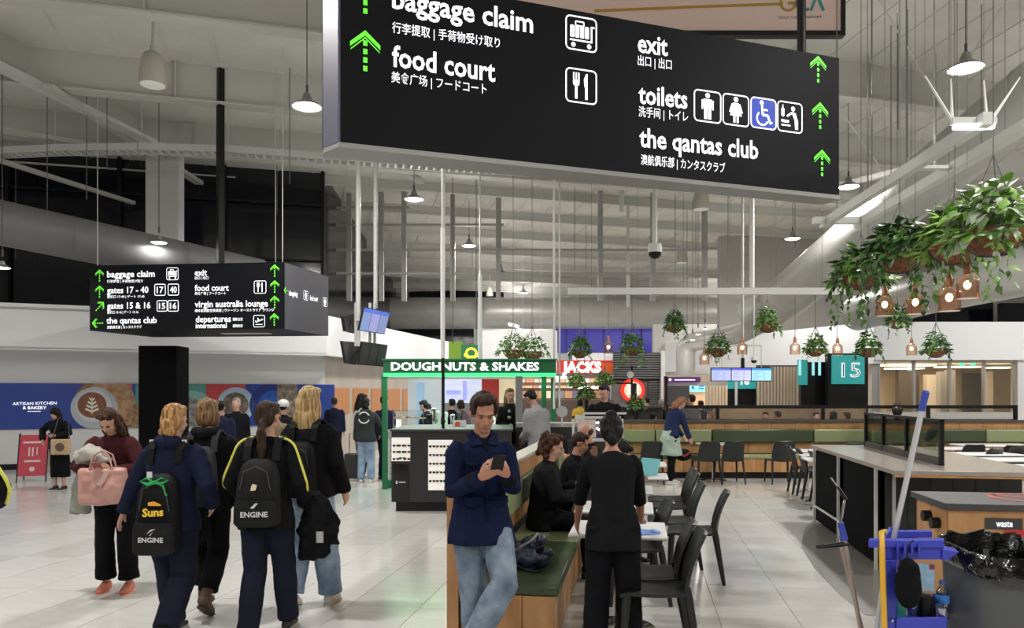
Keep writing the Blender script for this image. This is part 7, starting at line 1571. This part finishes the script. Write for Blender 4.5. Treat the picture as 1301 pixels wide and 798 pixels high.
# -- woman in the green skirt
f = person('bending woman in navy top, pale green skirt and white trainers at the far banquette', PX(852, 14.55), 14.55, -1.15, h=1.74, lean=.12, bend=.22, head=(.55, 0), hl=(-.10, .36, .92), hr=(.16, .34, .86), top=cloth('navy_top', (.02, .03, .08)), bottom=blkt, shoes=whs, hair=('wavy', 'rust'), vox=.016, female=True, tt=.026, hem=.0, wid=1.1, fl=(-.12, .12, .08), fr=(.10, -.1, .08))
g = MB(); pe = f['pel']; g.rings([ring(pe+Vector((0, 0, z_)), Vector((1,0,0)), Vector((0,1,0)), rx, ry, 18) for z_, rx, ry in ((-.36, .23, .21), (-.2, .215, .19), (.0, .195, .17), (.12, .165, .14))]); remesh(g, .014, 'apron_skirt', cloth('pale_green_skirt', (.38, .47, .40), bump=.5), f['root'], disp=.02, ds=7)
o = thing('red_black_bag', 'dark bag with red trim held low by the woman in the green skirt', 'bag', tuple(P(868, 578, 14.6))); o.name = 'handbag'; part(MB().ell((0, 0, 0), .16, .09, .12, 14, 10), 'bag_body', blk, o, smooth=True); part(MB().tube([(-.1, -.09, .05), (0, -.1, -.02), (.12, -.08, .06)], .02, 8), 'red_trim', mat('red_trim', (.35, .02, .04), .5), o, smooth=True)
# -- seated by the near bench
sf = -PI/2-ALPHA
def seated(label, X, Y, yaw, h, seatz=.46, **k):
    s = h/1.75; d = dict(drop=.93-(seatz+.095)/s, fl=(-.13, .47, .08), fr=(.13, .45, .08), kneeL=(0, .3, 1), kneeR=(0, .3, 1), bottom=blkt, shoes=bks, vox=.0125); d.update(k)
    return person(label, X, Y, yaw, h=h, **d)
q = G(a0-.37, toG(Vector((.3, 7.25)))[1]); seated('man with long curly auburn hair in a black coat, seated on the near bench', q.x, q.y, sf+.15, 1.72, lean=.05, bend=.12, head=(.15, .0), hl=(-.10, .35, .88), hr=(.12, .30, .80), polR=(1, -.3, -.5), top=blk, hair=('curly', 'auburn'), tt=.04, wid=1.08, hem=-.1, face=True)
q = G(a0-.28, toG(Vector((.3, 8.45)))[1]); seated('seated man with short dark hair resting his chin on his hand', q.x, q.y, sf-.05, 1.66, lean=.12, bend=.22, head=(.05, 0), hl=(-.02, .36, 1.12), hr=(.16, .40, .82), top=blk, hair=('short', 'brown'), skin='tan', face=True, polL=(-.4, .2, -1))
q = G(a0-.10, toG(Vector((.3, 7.95)))[1]); seated('man in a grey-black leather jacket leaning over the table, dark cropped hair', q.x+.12, q.y, sf-.1, 1.70, lean=.30, bend=.30, head=(.2, 0), hl=(-.16, .52, .85), hr=(.16, .50, .85), top=cloth('leather', (.04, .04, .042), rough=.35, spec=.7, bump=.4), hair=('short', 'dark'), tt=.04, wid=1.12)
seated('balding man in black facing left on the far side of the tables', PX(759, 9.8), 9.8, PI/2, 1.72, lean=.1, bend=.1, head=(.25, 0), hl=(-.1, .35, .9), hr=(.1, .35, .9), top=blk, hair=('bald', 'brown'), skin='tan', vox=.015)
X_, Y_ = PX(759, 9.8)+.02, 9.8; chair('charcoal chair under the balding man', X_, Y_+.0, PI/2)
# -- diners seen through the railing
for lab, px, Y, yaw, hr_, tp, sk in (('diner with brown hair and black top behind the railing, left of the slat screen', 973, 18.6, PI-.5, ('short', 'brown'), blk, 'tan'), ('dark diner beside the brown haired diner behind the railing', 990, 19.2, .6, ('short', 'dark'), blk, 'tan'), ('diner in a white top behind the railing below the gate sign', 1036, 18.4, PI, ('short', 'brown'), cloth('white_top', (.6, .6, .6)), 'light'),
                       ('rightmost diner in white behind the railing', 1078, 18.2, .5, ('short', 'brown'), MATS['white_top'], 'tan'), ('dark haired diner left of the rightmost diner in white', 1060, 19.1, .2, ('bob', 'dark'), blk, 'light'), ('diner in pale clothes just right of the bending woman behind the railing', 885, 18.2, PI+.3, ('wavy', 'grey'), cloth('pale_top', (.4, .38, .35)), 'light'),
                       ('diner in black and red behind the railing, third right of the bending woman', 905, 18.6, PI/2, ('short', 'rust'), blk, 'light'), ('hunched diner in dark grey behind the bench top, left of the bending woman', 829, 17.5, -.6, ('short', 'dark'), cloth('grey_top', (.1, .1, .11)), 'light')):
    X_ = PX(px, Y); seated(lab, X_, Y, yaw, 1.62, seatz=.44, lean=.08, top=tp, hair=hr_, skin=sk, vox=.02, hl=(-.12, .34, .85), hr=(.12, .34, .85))
    o = thing('stool', f'low black stool under the {lab.split(" behind")[0]}', 'stool', (X_, Y, 0)); part(MB().tube([(0, 0, .38), (0, 0, .43)], .16, 16), 'seat', M_black, o, smooth=True); part(MB().tube([(0, 0, 0), (0, 0, .38)], .03, 8), 'column', M_black, o); part(MB().tube([(0, 0, 0), (0, 0, .02)], .17, 16), 'base', M_black, o)
q = P(1117, 521, 17); o = thing('table_ornament', 'small black domed object on the pale wall behind the glass screen', 'ornament', (q.x, 16.2, 1.18)); part(MB().lathe([(.001, .3), (.09, .26), (.11, .2), (.08, .12), (.05, .1), (.05, 0), (.001, 0)], n=16), 'dome', M_black, o, smooth=True)
q = P(1140, 518, 20.3); o = thing('small_monitor', 'small brown-backed monitor seen through the glass behind the counter screen', 'monitor', tuple(q)); part(MB().box(-.09, -.02, -.12, .09, .02, .12), 'monitor_body', mat('brown_back', (.12, .05, .03), .5), o); part(MB().box(-.02, -.01, -.25, .02, .01, -.12), 'stand', M_black, o)
